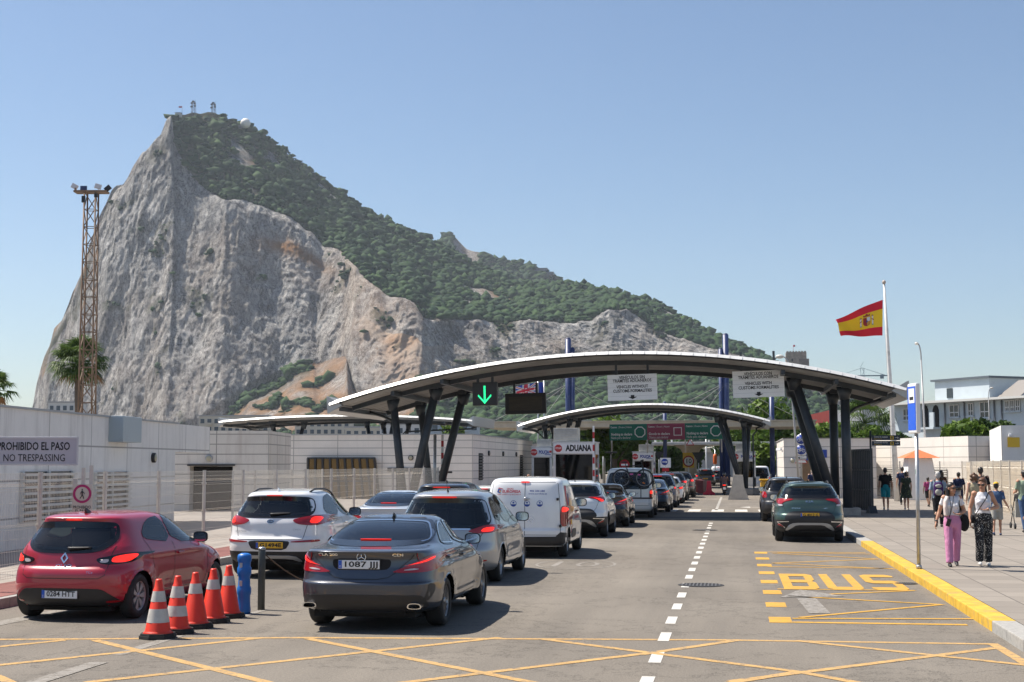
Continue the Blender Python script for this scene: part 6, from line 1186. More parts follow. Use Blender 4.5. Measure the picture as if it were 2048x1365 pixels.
def plate(parent, b, txt, x, z, kind, wd=.52, ht=.11, size=.098):
    h, n = b.hit('rear', x, z); y = min(b.hit('rear', x - wd / 2, z)[0].y, b.hit('rear', x + wd / 2, z)[0].y, h.y) - .012
    e = MB(); e.box((x, y, z), (wd, .012, ht), 0, bev=.004); e.box((x - wd / 2 + .024, y - .0075, z), (.042, .004, ht - .008), 1)
    e.box((x, y + .004, z), (wd + .02, .012, ht + .02), 3)
    add_text(e, txt, (x + .022, y - .0085, z), size, 2, 0, .02 if kind == 'ES' else .03, wd * .8)
    if kind == 'ES': add_text(e, 'E', (x - wd / 2 + .024, y - .0115, z - .025), .035, 0)
    e.build('number_plate', [WHITEP if kind == 'ES' else YELP, BLUEP, INK, BLACK], parent)
def vehicle(name, label, cat, S, loc, rz=0., group=None, size=1.):
    """loc = road point under the middle of the rear bumper"""
    t = thing(name, label, cat, loc, rz, group); t.scale = (size if hasattr(size, '__len__') else (size, size, size)); b = Body(S); col = S['paint']
    b.shell('body', [col, S.get('cladmat', BLACK)], t)
    W, L, wr = b.W, b.L, S['wr']; y0, y1 = S['axles']; far = S.get('far', False)
    # wheels
    wx = W - S.get('wtw', .21) / 2 - S.get('inset', .035)
    for yw in S['axles']:
        for sg in (-1, 1): wheel(t, sg * wx, yw, wr, S.get('wtw', .21), sg, S.get('rim', 'five'), S.get('hub', ALLOY))
    # underbody: dark floor, wheel wells
    u = MB(); uw = W - .27; zf = S.get('floor', .22)
    u.box((0, (L) / 2, zf + .02), (2 * uw, L - .5, .12)); u.box((0, L / 2, zf + .1), (2 * W - .2, y1 - y0 - 2 * b.rw, .1))
    for yw in S['axles']: u.box((0, yw, wr + .12), (2 * uw, 2 * b.rw + .06, b.rw * 2 - .1))
    u.box((0, .42, zf + .08), (2 * W - .75, .5, .16)); u.box((0, L - .5, zf + .1), (2 * W - .8, .4, .16))
    u.tube((-.25, .12, zf + .02), (-.25, 1.2, zf + .04), .03); 
    u.build('underbody', [DARK], t)
    # cabin
    if S.get('side_win'):
        zb = S.get('belt', .95); cy0, cy1 = S['cabin']; c = MB(); iw = S.get('iw', W - .2)
        c.box((0, (cy0 + cy1) / 2, zb - .42), (2 * iw, cy1 - cy0, .5)); c.box((0, cy1 - .2, zb - .12), (2 * iw, .5, .2))
        ys = S.get('seats', [(cy0 + .55, 3), (cy0 + 1.55, 2)])
        for yy, n in ys:
            for k in range(n):
                x = (k - (n - 1) / 2) * (1.3 * iw / n)
                c.box((x, yy, zb - .02), (.46, .14, .52), bev=.05); c.box((x, yy - .01, zb + .32), (.26, .09, .16), bev=.035); c.tube((x - .06, yy, zb + .2), (x - .06, yy, zb + .3), .012); c.tube((x + .06, yy, zb + .2), (x + .06, yy, zb + .3), .012)
        c.path([(-.36 + .18 * math.cos(a), cy1 - .5 + .06 * math.sin(a), zb + .03 + .17 * math.sin(a)) for a in [2 * math.pi * k / 14 for k in range(14)]], .014, 6, closed=True)
        c.build('cabin_interior', [SEAT], t)
    gm = S.get('glass', GLASS); rg = S.get('rear_glass', gm)
    def pane(nm, poly, view, g, frit=.04, trim=None, tm=None):
        e = MB(); b.patch(e, poly, view, .005, 0, 0, .03 if S.get('step', .022) < .03 else .06); o = e.build(nm, [g], t)
        f = MB(); ring_of(b, f, poly, view, frit * 2, .006, 0)
        if trim: ring_of(b, f, poly, view, trim, .010, 1)
        f.build('window_surround', [FRIT, tm or CHROME], o); return o
    for p in S.get('rear_win', []): pane('rear_window', p, 'rear', rg, S.get('frit', .045), S.get('rear_trim'))
    if not far or True:
        for p in S.get('front_win', []): pane('windscreen', p, 'front', gm, .04)
    for vw in ('right', 'left'):
        for p in S.get('side_win', []): pane('side_window', p, vw, S.get('side_glass', gm), S.get('sfrit', .022), S.get('strim'), S.get('strim_mat'))
    # rear details
    for p in S.get('rear_black', []):
        e = MB(); b.patch(e, p, 'rear', .008, .02, 0, .025); e.build('bumper_panel', [S.get('bumpmat', BLACK)], t)
    for p in S.get('skid', []):
        e = MB(); b.patch(e, p, 'rear', .014, .03); e.build('skid_plate', [mat('silver trim', (.42, .43, .44), .35, .5)], t)
    for poly, kind in S.get('tail', []):
        for sg in (1, -1):
            pp = poly if sg == 1 else mirx(poly); e = MB(); b.patch(e, pp, 'rear', .013, .03, 0, .013 if S.get('step', .022) < .03 else .04)
            e.build('tail_light' if kind != 'reflector' else 'reflector', [RED if kind != 'black' else FRIT], t)
    for poly, kind in S.get('lit', []):
        for sg in ((1, -1) if kind != 'centre' else (1,)):
            pp = poly if sg == 1 else mirx(poly); e = MB(); b.patch(e, pp, 'rear', .019, .012, 0, .016)
            e.build('brake_lamp' if kind in ('lit', 'centre') else 'lamp_lens', [REDLIT if kind == 'lit' else REDDIM if kind == 'centre' else LENS], t)
    for vw, pts, wd in S.get('seams', []):
        for v_ in (('rear',) if vw == 'rear' else ('right', 'left')): e = MB(); b.line(e, pts, v_, wd, .0025); e.build('panel_gap', [INK], t)
    e = MB()
    for vw, pts, wd in S.get('chrome', []): e = MB(); b.line(e, pts, vw, wd, .012); e.build('bright_trim', [CHROME], t)
    for (yy, zz) in S.get('handles', []):
        for sg in (1, -1):
            h, n = b.hit('right' if sg > 0 else 'left', yy, zz); e = MB(); e.box((h.x + sg * .022, yy, zz), (.026, .19, .034), 0, bev=.01)
            e.box((h.x + sg * .008, yy - .08, zz), (.02, .03, .03)); e.box((h.x + sg * .008, yy + .08, zz), (.02, .03, .03)); e.build('door_handle', [S.get('hmat', col)], t)
    if 'mirror' in S:
        my, mz, ms = S['mirror']
        for sg in (1, -1):
            h, n = b.hit('right' if sg > 0 else 'left', my, mz); wing_mirror(t, h.x, my, mz + .03, [S.get('mmat', col), BLACK], ms)
    if 'rails' in S:
        ya, yb, xr = S['rails']
        for sg in (1, -1):
            e = MB(); P = []
            for k in range(13):
                f = k / 12; yy = ya + (yb - ya) * f; h, n = b.hit('top', sg * xr, yy); P.append((h.x, yy, h.z + .045 * min(1, 6 * f, 6 * (1 - f)) + .0))
            e.path(P, .018, 8); e.build('roof_rail', [S.get('railmat', BLACK)], t)
    if 'fin' in S:
        h, n = b.hit('top', 0, S['fin']); e = MB()
        e.add([(-.025, h.y - .1, h.z - .01), (.025, h.y - .1, h.z - .01), (0, h.y + .1, h.z - .01), (0, h.y - .12, h.z + .065), (0, h.y - .06, h.z + .06)], [(0, 1, 3), (1, 2, 4, 3), (2, 0, 3, 4)]); e.build('roof_aerial', [S.get('finmat', BLACK)], t)
    if 'aerial' in S:
        h, n = b.hit('top', 0, S['aerial']); e = MB(); e.tube((0, h.y, h.z), (0, h.y - .03, h.z + .05), .02, .012); e.tube((0, h.y - .03, h.z + .05), (0, h.y - .25, h.z + .28), .005, .003, 5); e.build('roof_aerial', [BLACK], t)
    if 'wiper' in S:
        x0, x1, z0, dz = S['wiper']; e = MB(); P = []
        for k in range(9):
            f = k / 8; h, n = b.hit('rear', x0 + (x1 - x0) * f, z0 + dz * f); P.append(h + n * (.035 - .015 * f))
        e.path(P, [.022 - .012 * k / 8 for k in range(9)], 6); e.build('rear_wiper', [BLACK], t)
    if 'exhaust' in S:
        for sg in (1, -1):
            x, z = S['exhaust']; e = MB(); y = min(b.hit('rear', sg * (x + a), z)[0].y for a in (-.1, 0, .1)) + .004
            q = smooth_poly([(-.095, -.035), (.095, -.035), (.08, .04), (-.08, .04)], 2)
            o_ = [(sg * x + a, y - .02, z + c) for a, c in q]; i_ = [(sg * x + a * .82, y - .02, z + c * .75) for a, c in q]; i2 = [(sg * x + a * .78, y + .15, z + c * .7) for a, c in q]; o2 = [(sg * x + a * 1.02, y + .28, z + c * 1.02) for a, c in q]
            e.grid([o2, o_, i_, i2], 0, False, True); e.add(i2, [tuple(range(len(q)))], 1); e.build('tail_pipe', [CHROME, DARK], t)
    if 'plate' in S: plate(t, b, *S['plate'])
    for (txt, x, z, size, wd, bold, m) in S.get('badges', []):
        e = MB(); b.text(e, txt, x, z, size, 'rear', 0, bold, wd, .008); e.build('lettering', [m], t)
    if 'extra' in S: S['extra'](t, b)
    return t
# ------------------------------------------------------------------ vehicle shapes (metres; y = 0 at the rear bumper)
def sym(half): return half + [(-x, z) for x, z in half[::-1] if x > 1e-6]
def rp(half, n=2): return smooth_poly(sym(half), n)
def sp(P, n=2): return smooth_poly(P, n)
SILVER = mat('silver trim', (.42, .43, .44), .35, .5)
def below(z): return lambda c: c[:, 2] < z
HATCH = dict(rows=[(.19, .16, 3.92, .74), (.26, .07, 3.99, .815), (.38, .02, 4.04, .855), (.5, .0, 4.06, .866), (.62, .005, 4.05, .866), (.69, .03, 4.02, .866), (.74, .075, 3.95, .865), (.83, .095, 3.7, .862), (.92, .12, 3.32, .85), (.98, .15, 3.1, .825), (1.05, .20, 2.97, .785), (1.14, .27, 2.82, .735), (1.24, .335, 2.62, .68), (1.315, .35, 2.44, .635), (1.365, .33, 2.28, .595), (1.40, .40, 2.1, .54), (1.425, .62, 1.95, .45), (1.445, 1.0, 1.7, .25)],
    axles=(.63, 3.22), wr=.305, wtw=.19, belt=.95, cabin=(.75, 2.95), nr=(3.7, 3.8), Lr=(.7, .65), Lf=1.2, flare=.03, barrel=.045,
    sculpt=[(.42, .09, -.03, 1.1, 2.8), (.86, .05, .012, .3, 3.2)],
    rear_win=[rp([(0, .945), (.34, .95), (.50, .98), (.60, 1.06), (.595, 1.12), (.54, 1.25), (.50, 1.272), (0, 1.29)])], front_win=[rp([(0, 1.0), (.6, 1.02), (.66, 1.06), (.53, 1.34), (0, 1.37)])],
    side_win=[sp([(1.74, 1.005), (2.86, .975), (2.62, 1.12), (2.28, 1.27), (2.0, 1.335), (1.74, 1.35)], 1), sp([(1.64, 1.01), (.98, 1.075), (.88, 1.115), (1.08, 1.25), (1.3, 1.32), (1.64, 1.345)], 1)],
    tail=[(sp([(.46, .80), (.55, .755), (.80, .765), (.855, .81), (.862, .905), (.76, .905), (.6, .865), (.46, .84)]), 'black'), (sp([(.60, .255), (.76, .262), (.76, .285), (.60, .28)], 1), 'l')],
    lit=[(sp([(.64, .785), (.80, .785), (.845, .85), (.84, .89), (.76, .885), (.65, .855)]), 'lit'), (sp([(.50, .785), (.60, .78), (.62, .83), (.52, .825)]), 'lens'), (sp([(-.12, 1.345), (.12, 1.345), (.12, 1.362), (-.12, 1.362)], 1), 'centre')],
    rear_black=[rp([(0, .18), (.74, .18), (.78, .25), (.70, .33), (.58, .425), (.5, .44), (0, .445)], 1)],
    seams=[('rear', [(-.66, 1.0), (-.62, .80), (-.60, .62), (-.52, .575), (.52, .575), (.60, .62), (.62, .80), (.66, 1.0)], .009), ('right', [(1.69, 1.0), (1.70, .6), (1.62, .33)], .009), ('right', [(.86, 1.08), (.98, .85), (1.05, .66)], .009), ('right', [(2.88, .96), (2.86, .6), (2.74, .34)], .009), ('right', [(1.05, .33), (2.74, .33)], .008)],
    handles=[(1.86, .83)], mirror=(2.72, .98, 1.), mmat=BLACK, wiper=(.04, .36, .955, .02), aerial=None, rim='cover', hub=mat('silver wheel cover', (.36, .36, .37), .4, .5))
HATCH.pop('aerial')
SALOON = dict(rows=[(.24, .17, 4.42, .78), (.30, .07, 4.54, .85), (.40, .02, 4.6, .88), (.56, .0, 4.62, .888), (.615, .0, 4.61, .888), (.645, .03, 4.60, .888), (.74, .06, 4.5, .886), (.84, .085, 4.2, .880), (.92, .09, 3.95, .866), (.98, .075, 3.72, .845), (1.02, .055, 3.55, .818), (1.038, .09, 3.49, .80), (1.058, .36, 3.42, .775), (1.085, .64, 3.34, .745), (1.15, .83, 3.2, .705), (1.23, 1.05, 3.02, .655), (1.31, 1.34, 2.82, .605), (1.37, 1.65, 2.6, .55), (1.41, 1.92, 2.42, .45), (1.428, 2.05, 2.3, .28)],
    axles=(1.04, 3.74), wr=.325, wtw=.23, belt=1.0, cabin=(1.3, 3.2), nr=(3.6, 3.2), Lr=(.8, .55), Lf=1.3, nf=2.4, flare=.03, barrel=.05, arch=1.1,
    sculpt=[(.46, .08, -.03, 1.4, 3.5), (.80, .05, .014, .5, 3.4), (.86, .03, -.01, .8, 3.2)],
    rear_win=[rp([(0, 1.095), (.42, 1.10), (.60, 1.115), (.655, 1.14), (.62, 1.22), (.53, 1.325), (.45, 1.352), (0, 1.365)])], front_win=[rp([(0, 1.06), (.6, 1.08), (.65, 1.12), (.52, 1.34), (0, 1.375)])],
    side_win=[sp([(2.02, 1.045), (3.12, .995), (2.94, 1.12), (2.6, 1.265), (2.3, 1.325), (2.02, 1.35)]), sp([(1.92, 1.05), (1.4, 1.07), (1.3, 1.095), (1.46, 1.21), (1.68, 1.305), (1.92, 1.345)], 1)],
    tail=[(sp([(.38, .765), (.52, .755), (.78, .76), (.86, .79), (.885, .86), (.878, .975), (.82, .985), (.72, .93), (.58, .85), (.44, .79)]), 'l')],
    lit=[(sp([(.52, .845), (.56, .85), (.74, .905), (.82, .955), (.82, .925), (.74, .88)], 1), 'lit'), (sp([(-.20, 1.131), (.20, 1.131), (.20, 1.135), (-.20, 1.135)], 1), 'centre'), (sp([(.5, .785), (.62, .785), (.70, .80), (.62, .812)], 1), 'lens')],
    rear_black=[rp([(0, .285), (.74, .29), (.80, .34), (.74, .46), (.70, .475), (0, .485)], 1)],
    seams=[('rear', [(-.70, 1.07), (-.60, .93), (-.5, .84), (-.43, .76), (-.34, .70), (-.2, .675), (.2, .675), (.34, .70), (.43, .76), (.5, .84), (.60, .93), (.70, 1.07)], .010), ('rear', [(-.86, .635), (.86, .635)], .006), ('right', [(1.98, 1.04), (1.99, .6), (1.9, .35)], .009), ('right', [(1.12, 1.1), (1.22, .9), (1.36, .7)], .009), ('right', [(3.14, .98), (3.14, .6), (3.0, .36)], .009), ('right', [(1.4, .34), (3.0, .34)], .008)],
    handles=[(2.12, .88), (1.22, .90)], mirror=(2.92, 1.02, 1.), exhaust=(.66, .335), rim='multi', wiper=None, strim=.014, rear_trim=.012, frit=.03)
SALOON.pop('wiper')
SUV = dict(rows=[(.27, .22, 4.22, .82), (.35, .09, 4.36, .895), (.48, .02, 4.42, .922), (.62, .0, 4.44, .928), (.72, .015, 4.42, .928), (.78, .06, 4.36, .926), (.9, .085, 4.25, .92), (1.0, .095, 3.8, .908), (1.08, .12, 3.42, .885), (1.15, .16, 3.2, .85), (1.25, .235, 3.02, .80), (1.35, .30, 2.84, .75), (1.45, .35, 2.64, .695), (1.52, .33, 2.45, .65), (1.565, .36, 2.28, .60), (1.60, .55, 2.1, .51), (1.625, 1.0, 1.9, .38), (1.635, 1.35, 1.7, .2)],
    axles=(.90, 3.54), wr=.35, wtw=.225, belt=1.1, cabin=(.8, 3.05), nr=(3.7, 3.8), Lr=(.75, .7), Lf=1.25, flare=.028, barrel=.045, arch=1.13, floor=.26, clad=[below(.50)],
    sculpt=[(.58, .1, -.03, 1.3, 3.2), (.95, .06, .012, .3, 3.4)],
    rear_win=[rp([(0, 1.15), (.5, 1.155), (.66, 1.175), (.70, 1.21), (.68, 1.31), (.62, 1.43), (.55, 1.455), (0, 1.475)])], front_win=[rp([(0, 1.14), (.68, 1.16), (.72, 1.2), (.58, 1.52), (0, 1.55)])],
    side_win=[sp([(1.82, 1.13), (3.0, 1.09), (2.8, 1.22), (2.45, 1.42), (2.15, 1.505), (1.82, 1.525)]), sp([(1.72, 1.135), (1.02, 1.19), (.88, 1.23), (1.06, 1.38), (1.24, 1.475), (1.72, 1.525)], 1)],
    tail=[(sp([(.40, 1.075), (.50, 1.0), (.72, .975), (.86, .98), (.91, 1.02), (.905, 1.13), (.80, 1.165), (.55, 1.115)]), 'l'), (sp([(.42, .665), (.86, .67), (.88, .70), (.84, .72), (.42, .69)], 1), 'l')],
    lit=[(sp([(.70, 1.02), (.84, 1.01), (.86, 1.12), (.74, 1.13)]), 'lit'), (sp([(-.15, 1.515), (.15, 1.515), (.15, 1.53), (-.15, 1.53)], 1), 'centre')],
    rear_black=[rp([(0, .53), (.32, .53), (.4, .66), (.36, .695), (0, .70)], 1)], skid=[rp([(0, .375), (.4, .37), (.56, .31), (.6, .33), (.48, .43), (0, .43)], 1)],
    seams=[('rear', [(-.72, 1.12), (-.66, .9), (-.62, .72), (.62, .72), (.66, .9), (.72, 1.12)], .009), ('right', [(1.77, 1.12), (1.78, .7), (1.7, .42)], .009), ('right', [(.94, 1.19), (1.08, .95), (1.22, .75)], .009), ('right', [(3.02, 1.08), (3.0, .7), (2.9, .44)], .009)],
    handles=[(1.92, .98), (1.0, 1.0)], hmat=CHROME, mirror=(2.86, 1.12, 1.1), mmat=BLACK, wiper=(-.02, .36, 1.16, .03), rails=(.75, 2.5, .55), fin=.62, rim='ten')
SUVNEW = dict(SUV, tail=[(sp([(.42, 1.165), (.84, 1.17), (.865, 1.12), (.84, 1.03), (.74, 1.02), (.66, 1.09), (.45, 1.135)], 1), 'l'), (sp([(.66, .40), (.80, .50), (.84, .50), (.84, .46)], 1), 'reflector')],
    lit=[(sp([(.70, .975), (.80, .97), (.84, 1.01), (.72, 1.02)], 1), 'lens')],
    rear_black=[rp([(0, .55), (.62, .55), (.68, .66), (.56, .80), (.44, .835), (0, .84)], 1), rp([(0, 1.148), (.44, 1.14), (.44, 1.165), (0, 1.17)], 0)],
    skid=[rp([(0, .47), (.36, .47), (.46, .40), (.6, .32), (.66, .33), (.56, .47), (.42, .525), (0, .53)], 1)],
    chrome=[('rear', [(.56, .56), (.86, .545)], .022), ('rear', [(.86, .545), (.66, .395)], .018), ('rear', [(-.56, .56), (-.86, .545)], .022), ('rear', [(-.86, .545), (-.66, .395)], .018)], clad=[below(.60)], wiper=None,
    rear_win=[rp([(0, 1.215), (.5, 1.22), (.68, 1.225), (.72, 1.25), (.70, 1.33), (.63, 1.46), (.56, 1.495), (0, 1.51)])],
    seams=SUV['seams'][1:] + [('rear', [(-.74, 1.16), (-.70, 1.0), (-.64, .84), (-.5, .66), (.5, .66), (.64, .84), (.70, 1.0), (.74, 1.16)], .008)])
SUVNEW.pop('wiper')
MPV = dict(rows=[(.23, .16, 4.48, .84), (.31, .06, 4.58, .91), (.44, .01, 4.64, .935), (.58, .0, 4.66, .942), (.66, .02, 4.62, .942), (.74, .05, 4.55, .94), (.85, .065, 4.38, .935), (.95, .08, 4.1, .922), (1.02, .1, 3.9, .905), (1.1, .14, 3.72, .875), (1.2, .195, 3.5, .835), (1.3, .25, 3.27, .785), (1.4, .30, 3.02, .735), (1.48, .31, 2.8, .692), (1.54, .29, 2.6, .65), (1.585, .38, 2.45, .59), (1.62, .7, 2.25, .5), (1.645, 1.15, 1.95, .32), (1.652, 1.35, 1.75, .18)],
    axles=(.97, 3.73), wr=.325, wtw=.215, belt=1.05, cabin=(.6, 3.5), nr=(3.7, 3.8), Lr=(.75, .65), Lf=1.3, flare=.02, barrel=.05, arch=1.1,
    sculpt=[(.5, .1, -.025, 1.4, 3.4), (.95, .05, .014, .3, 3.6)], seats=[(.75, 2), (1.5, 3), (2.4, 2)],
    rear_win=[rp([(0, 1.0), (.5, 1.0), (.74, 1.03), (.78, 1.1), (.70, 1.3), (.64, 1.43), (.58, 1.452), (0, 1.468)])], front_win=[rp([(0, 1.1), (.7, 1.12), (.74, 1.16), (.6, 1.5), (0, 1.54)])],
    side_win=[sp([(2.2, 1.04), (3.5, 1.0), (3.2, 1.2), (2.8, 1.42), (2.5, 1.51), (2.2, 1.53)]), sp([(2.1, 1.045), (1.3, 1.085), (1.3, 1.5), (2.1, 1.535)]), sp([(1.22, 1.09), (.72, 1.14), (.66, 1.18), (.8, 1.38), (.95, 1.46), (1.22, 1.5)])],
    tail=[(sp([(.44, .93), (.6, .89), (.84, .895), (.92, .93), (.915, 1.0), (.86, 1.045), (.72, 1.03), (.56, .97)]), 'l'), (sp([(.6, .40), (.78, .41), (.78, .44), (.6, .43)], 1), 'l')],
    lit=[(sp([(.66, .92), (.85, .92), (.87, 1.0), (.72, .99)]), 'lit'), (sp([(-.22, 1.515), (.22, 1.515), (.22, 1.535), (-.22, 1.535)], 1), 'centre')], chrome=[('rear', [(-.5, .965), (.5, .965)], .03)],
    rear_black=[], seams=[('rear', [(-.76, 1.0), (-.66, .8), (-.62, .62), (.62, .62), (.66, .8), (.76, 1.0)], .009), ('right', [(2.15, 1.03), (2.16, .6), (2.05, .36)], .009), ('right', [(1.26, 1.08), (1.3, .8), (1.42, .6)], .009), ('right', [(3.4, .98), (3.36, .6), (3.2, .38)], .009)],
    handles=[(2.3, .92), (1.4, .95)], mirror=(3.1, 1.06, 1.15), mmat=BLACK, aerial=.6, rim='five')
VAN = dict(rows=[(.26, .1, 4.2, .84), (.34, .02, 4.33, .9), (.5, .0, 4.38, .918), (.62, .0, 4.4, .922), (.66, .03, 4.4, .924), (.8, .035, 4.33, .924), (1.0, .04, 4.05, .922), (1.1, .045, 3.65, .917), (1.2, .05, 3.35, .908), (1.4, .075, 3.02, .888), (1.58, .11, 2.75, .86), (1.68, .145, 2.55, .83), (1.745, .20, 2.4, .785), (1.785, .33, 2.25, .70), (1.81, .7, 2.05, .55), (1.82, 1.1, 1.7, .25)],
    axles=(.76, 3.54), wr=.325, wtw=.205, belt=1.1, cabin=(2.0, 3.3), nr=(5., 5.), Lr=(.55, .5), Lf=1.2, flare=.012, barrel=.03, arch=1.1, floor=.28, rear_win=[],
    front_win=[rp([(0, 1.15), (.74, 1.17), (.78, 1.2), (.66, 1.6), (0, 1.66)])], side_win=[sp([(2.25, 1.14), (3.4, 1.08), (3.1, 1.3), (2.7, 1.55), (2.45, 1.62), (2.25, 1.62)])], seats=[(2.35, 2)],
    tail=[(sp([(.80, .72), (.885, .70), (.92, .74), (.92, 1.1), (.90, 1.17), (.83, 1.17), (.80, 1.1)]), 'l')], lit=[(sp([(.815, 1.03), (.91, 1.03), (.90, 1.14), (.83, 1.145)]), 'lit'), (sp([(-.1, 1.685), (.1, 1.685), (.1, 1.71), (-.1, 1.71)], 1), 'centre')],
    rear_black=[rp([(0, .22), (.8, .22), (.93, .3), (.93, .56), (.80, .585), (.70, .49), (0, .48)], 0)],
    seams=[('rear', [(0, .50), (0, 1.70)], .012), ('rear', [(-.80, .52), (-.79, 1.2), (-.74, 1.66), (-.66, 1.70), (.66, 1.70), (.74, 1.66), (.79, 1.2), (.80, .52), (-.80, .52)], .010), ('right', [(2.2, 1.65), (2.2, .36)], .01), ('right', [(3.25, 1.1), (3.22, .4)], .01), ('right', [(1.2, 1.62), (1.2, .9)], .008), ('right', [(1.2, 1.0), (2.2, 1.0)], .008)],
    handles=[(2.36, 1.0)], hmat=BLACK, mirror=(3.0, 1.15, 1.25), mmat=BLACK, rim='steel')
BUSVAN = dict(rows=[(.28, .12, 4.65, .86), (.36, .03, 4.8, .92), (.5, .0, 4.88, .945), (.62, .0, 4.9, .95), (.7, .03, 4.88, .952), (.9, .045, 4.75, .952), (1.05, .05, 4.45, .948), (1.15, .055, 4.1, .94), (1.25, .07, 3.95, .925), (1.45, .11, 3.7, .89), (1.65, .16, 3.45, .85), (1.78, .19, 3.25, .82), (1.86, .20, 3.1, .78), (1.92, .32, 2.95, .70), (1.955, .8, 2.7, .56), (1.97, 1.3, 2.3, .3)],
    axles=(1.0, 4.0), wr=.34, wtw=.215, belt=1.15, cabin=(.6, 3.85), nr=(5., 5.), Lr=(.5, .5), Lf=1.2, flare=.012, barrel=.025, arch=1.1, floor=.28,
    rear_win=[rp([(0, 1.17), (.6, 1.17), (.76, 1.19), (.78, 1.24), (.70, 1.68), (.62, 1.74), (0, 1.75)])], front_win=[rp([(0, 1.25), (.78, 1.25), (.66, 1.75), (0, 1.8)])],
    side_win=[sp([(2.75, 1.17), (3.85, 1.13), (3.5, 1.45), (3.2, 1.68), (2.75, 1.72)], 1), sp([(1.65, 1.18), (2.65, 1.17), (2.65, 1.72), (1.65, 1.72)], 1), sp([(.55, 1.2), (1.55, 1.18), (1.55, 1.72), (.65, 1.7)], 1)], seats=[(1.6, 3), (2.8, 2)],
    tail=[(sp([(.82, .78), (.92, .77), (.95, .80), (.94, 1.13), (.85, 1.14)]), 'l')], lit=[(sp([(.835, .95), (.93, .95), (.93, 1.07), (.85, 1.08)]), 'lit')], rear_black=[],
    seams=[('rear', [(-.80, 1.74), (-.82, 1.2), (-.81, .50), (.81, .50), (.82, 1.2), (.80, 1.74)], .012), ('right', [(2.7, 1.7), (2.7, .36)], .01), ('right', [(1.6, 1.7), (1.6, .4)], .01), ('rear', [(-.4, 1.0), (-.36, .95), (.36, .95), (.4, 1.0)], .012)],
    handles=[(2.85, 1.05)], mirror=(3.55, 1.2, 1.3), mmat=BLACK, rim='ten')
# paints
P_RED = paint('deep red', (.36, .006, .026), .0, .35)
P_GREY = paint('graphite grey', (.055, .062, .082), .55, .30); P_WHITE = paint('white', (.78, .78, .78)); P_WHITE2 = paint('cool white', (.70, .73, .76))
P_SILVER = paint('silver', (.36, .37, .39), .55, .34); P_ICE = paint('icy silver blue', (.52, .58, .66), .1, .34); P_BLACK = paint('black', (.008, .008, .01))
P_GREEN = paint('moss green', (.045, .085, .072), .4, .34); P_CREAM = paint('warm white', (.74, .72, .68)); P_NAVY = paint('navy blue', (.02, .03, .075), .3); P_DUST = paint('dusty black', (.022, .022, .026), .1, .45)
P_BLUE = paint('steel blue', (.05, .09, .15), .4); P_DGREY = paint('slate grey', (.06, .06, .065), .4)
def lozenge(b, mb, x, z):
    for k, (s_, of) in enumerate(((1., .012),)):
        o = [(x, z + .075), (x + .058, z), (x, z - .075), (x - .058, z)]; i = [(x, z + .045), (x + .030, z), (x, z - .045), (x - .030, z)]
        vs = []
        for p in o + i:
            h, n = b.hit('rear', *p); vs.append(h + n * .014)
        for p in o + i:
            h, n = b.hit('rear', *p); vs.append(h + n * .0)
        mb.add(vs, [(q, (q + 1) % 4, 4 + (q + 1) % 4, 4 + q) for q in range(4)] + [(q, (q + 1) % 4, 8 + (q + 1) % 4, 8 + q) for q in range(4)])
def ex_clio(t, b):
    e = MB(); lozenge(b, e, 0, .84); e.build('emblem', [CHROME], t)
def star(t, b):
    e = MB(); h, n = b.hit('rear', 0, .955); q = []
    P = [(h.x + .055 * math.cos(a), h.y - .012, h.z + .055 * math.sin(a)) for a in [2 * math.pi * k / 28 for k in range(28)]]
    e.path(P, .006, 6, closed=True)
    for k in range(3):
        a = R(90 + 120 * k); e.path([(h.x, h.y - .012, h.z), (h.x + .052 * math.cos(a), h.y - .012, h.z + .052 * math.sin(a))], [.011, .003], 6)
    e.build('emblem', [CHROME], t)
    e = MB(); b.patch(e, rp([(0, .79), (.3, .79), (.36, .83), (.37, .905), (.34, .93), (0, .935)], 1), 'rear', .002, 0); e.build('plate_recess', [P_GREY], t)
    for sg in (1, -1):
        e = MB(); b.patch(e, sp([(.74, .40), (.80, .40), (.845, .5), (.85, .60), (.80, .62), (.785, .5)] if sg > 0 else mirx([(.74, .40), (.80, .40), (.845, .5), (.85, .60), (.80, .62), (.785, .5)]), 1), 'rear', .003, 0); e.build('bumper_vent', [BLACK], t)
def oval(t, b, x, z):
    e = MB(); b.patch(e, [(x + .065 * math.cos(a), z + .034 * math.sin(a)) for a in [2 * math.pi * k / 24 for k in range(24)]], 'rear', .006, .008)
    ring_of(b, e, [(x + .065 * math.cos(a), z + .034 * math.sin(a)) for a in [2 * math.pi * k / 24 for k in range(24)]], 'rear', .01, .012, 1); b.text(e, 'KIA', x, z, .045, 'rear', 1, .02, .085, .012); e.build('emblem', [INK, CHROME], t)
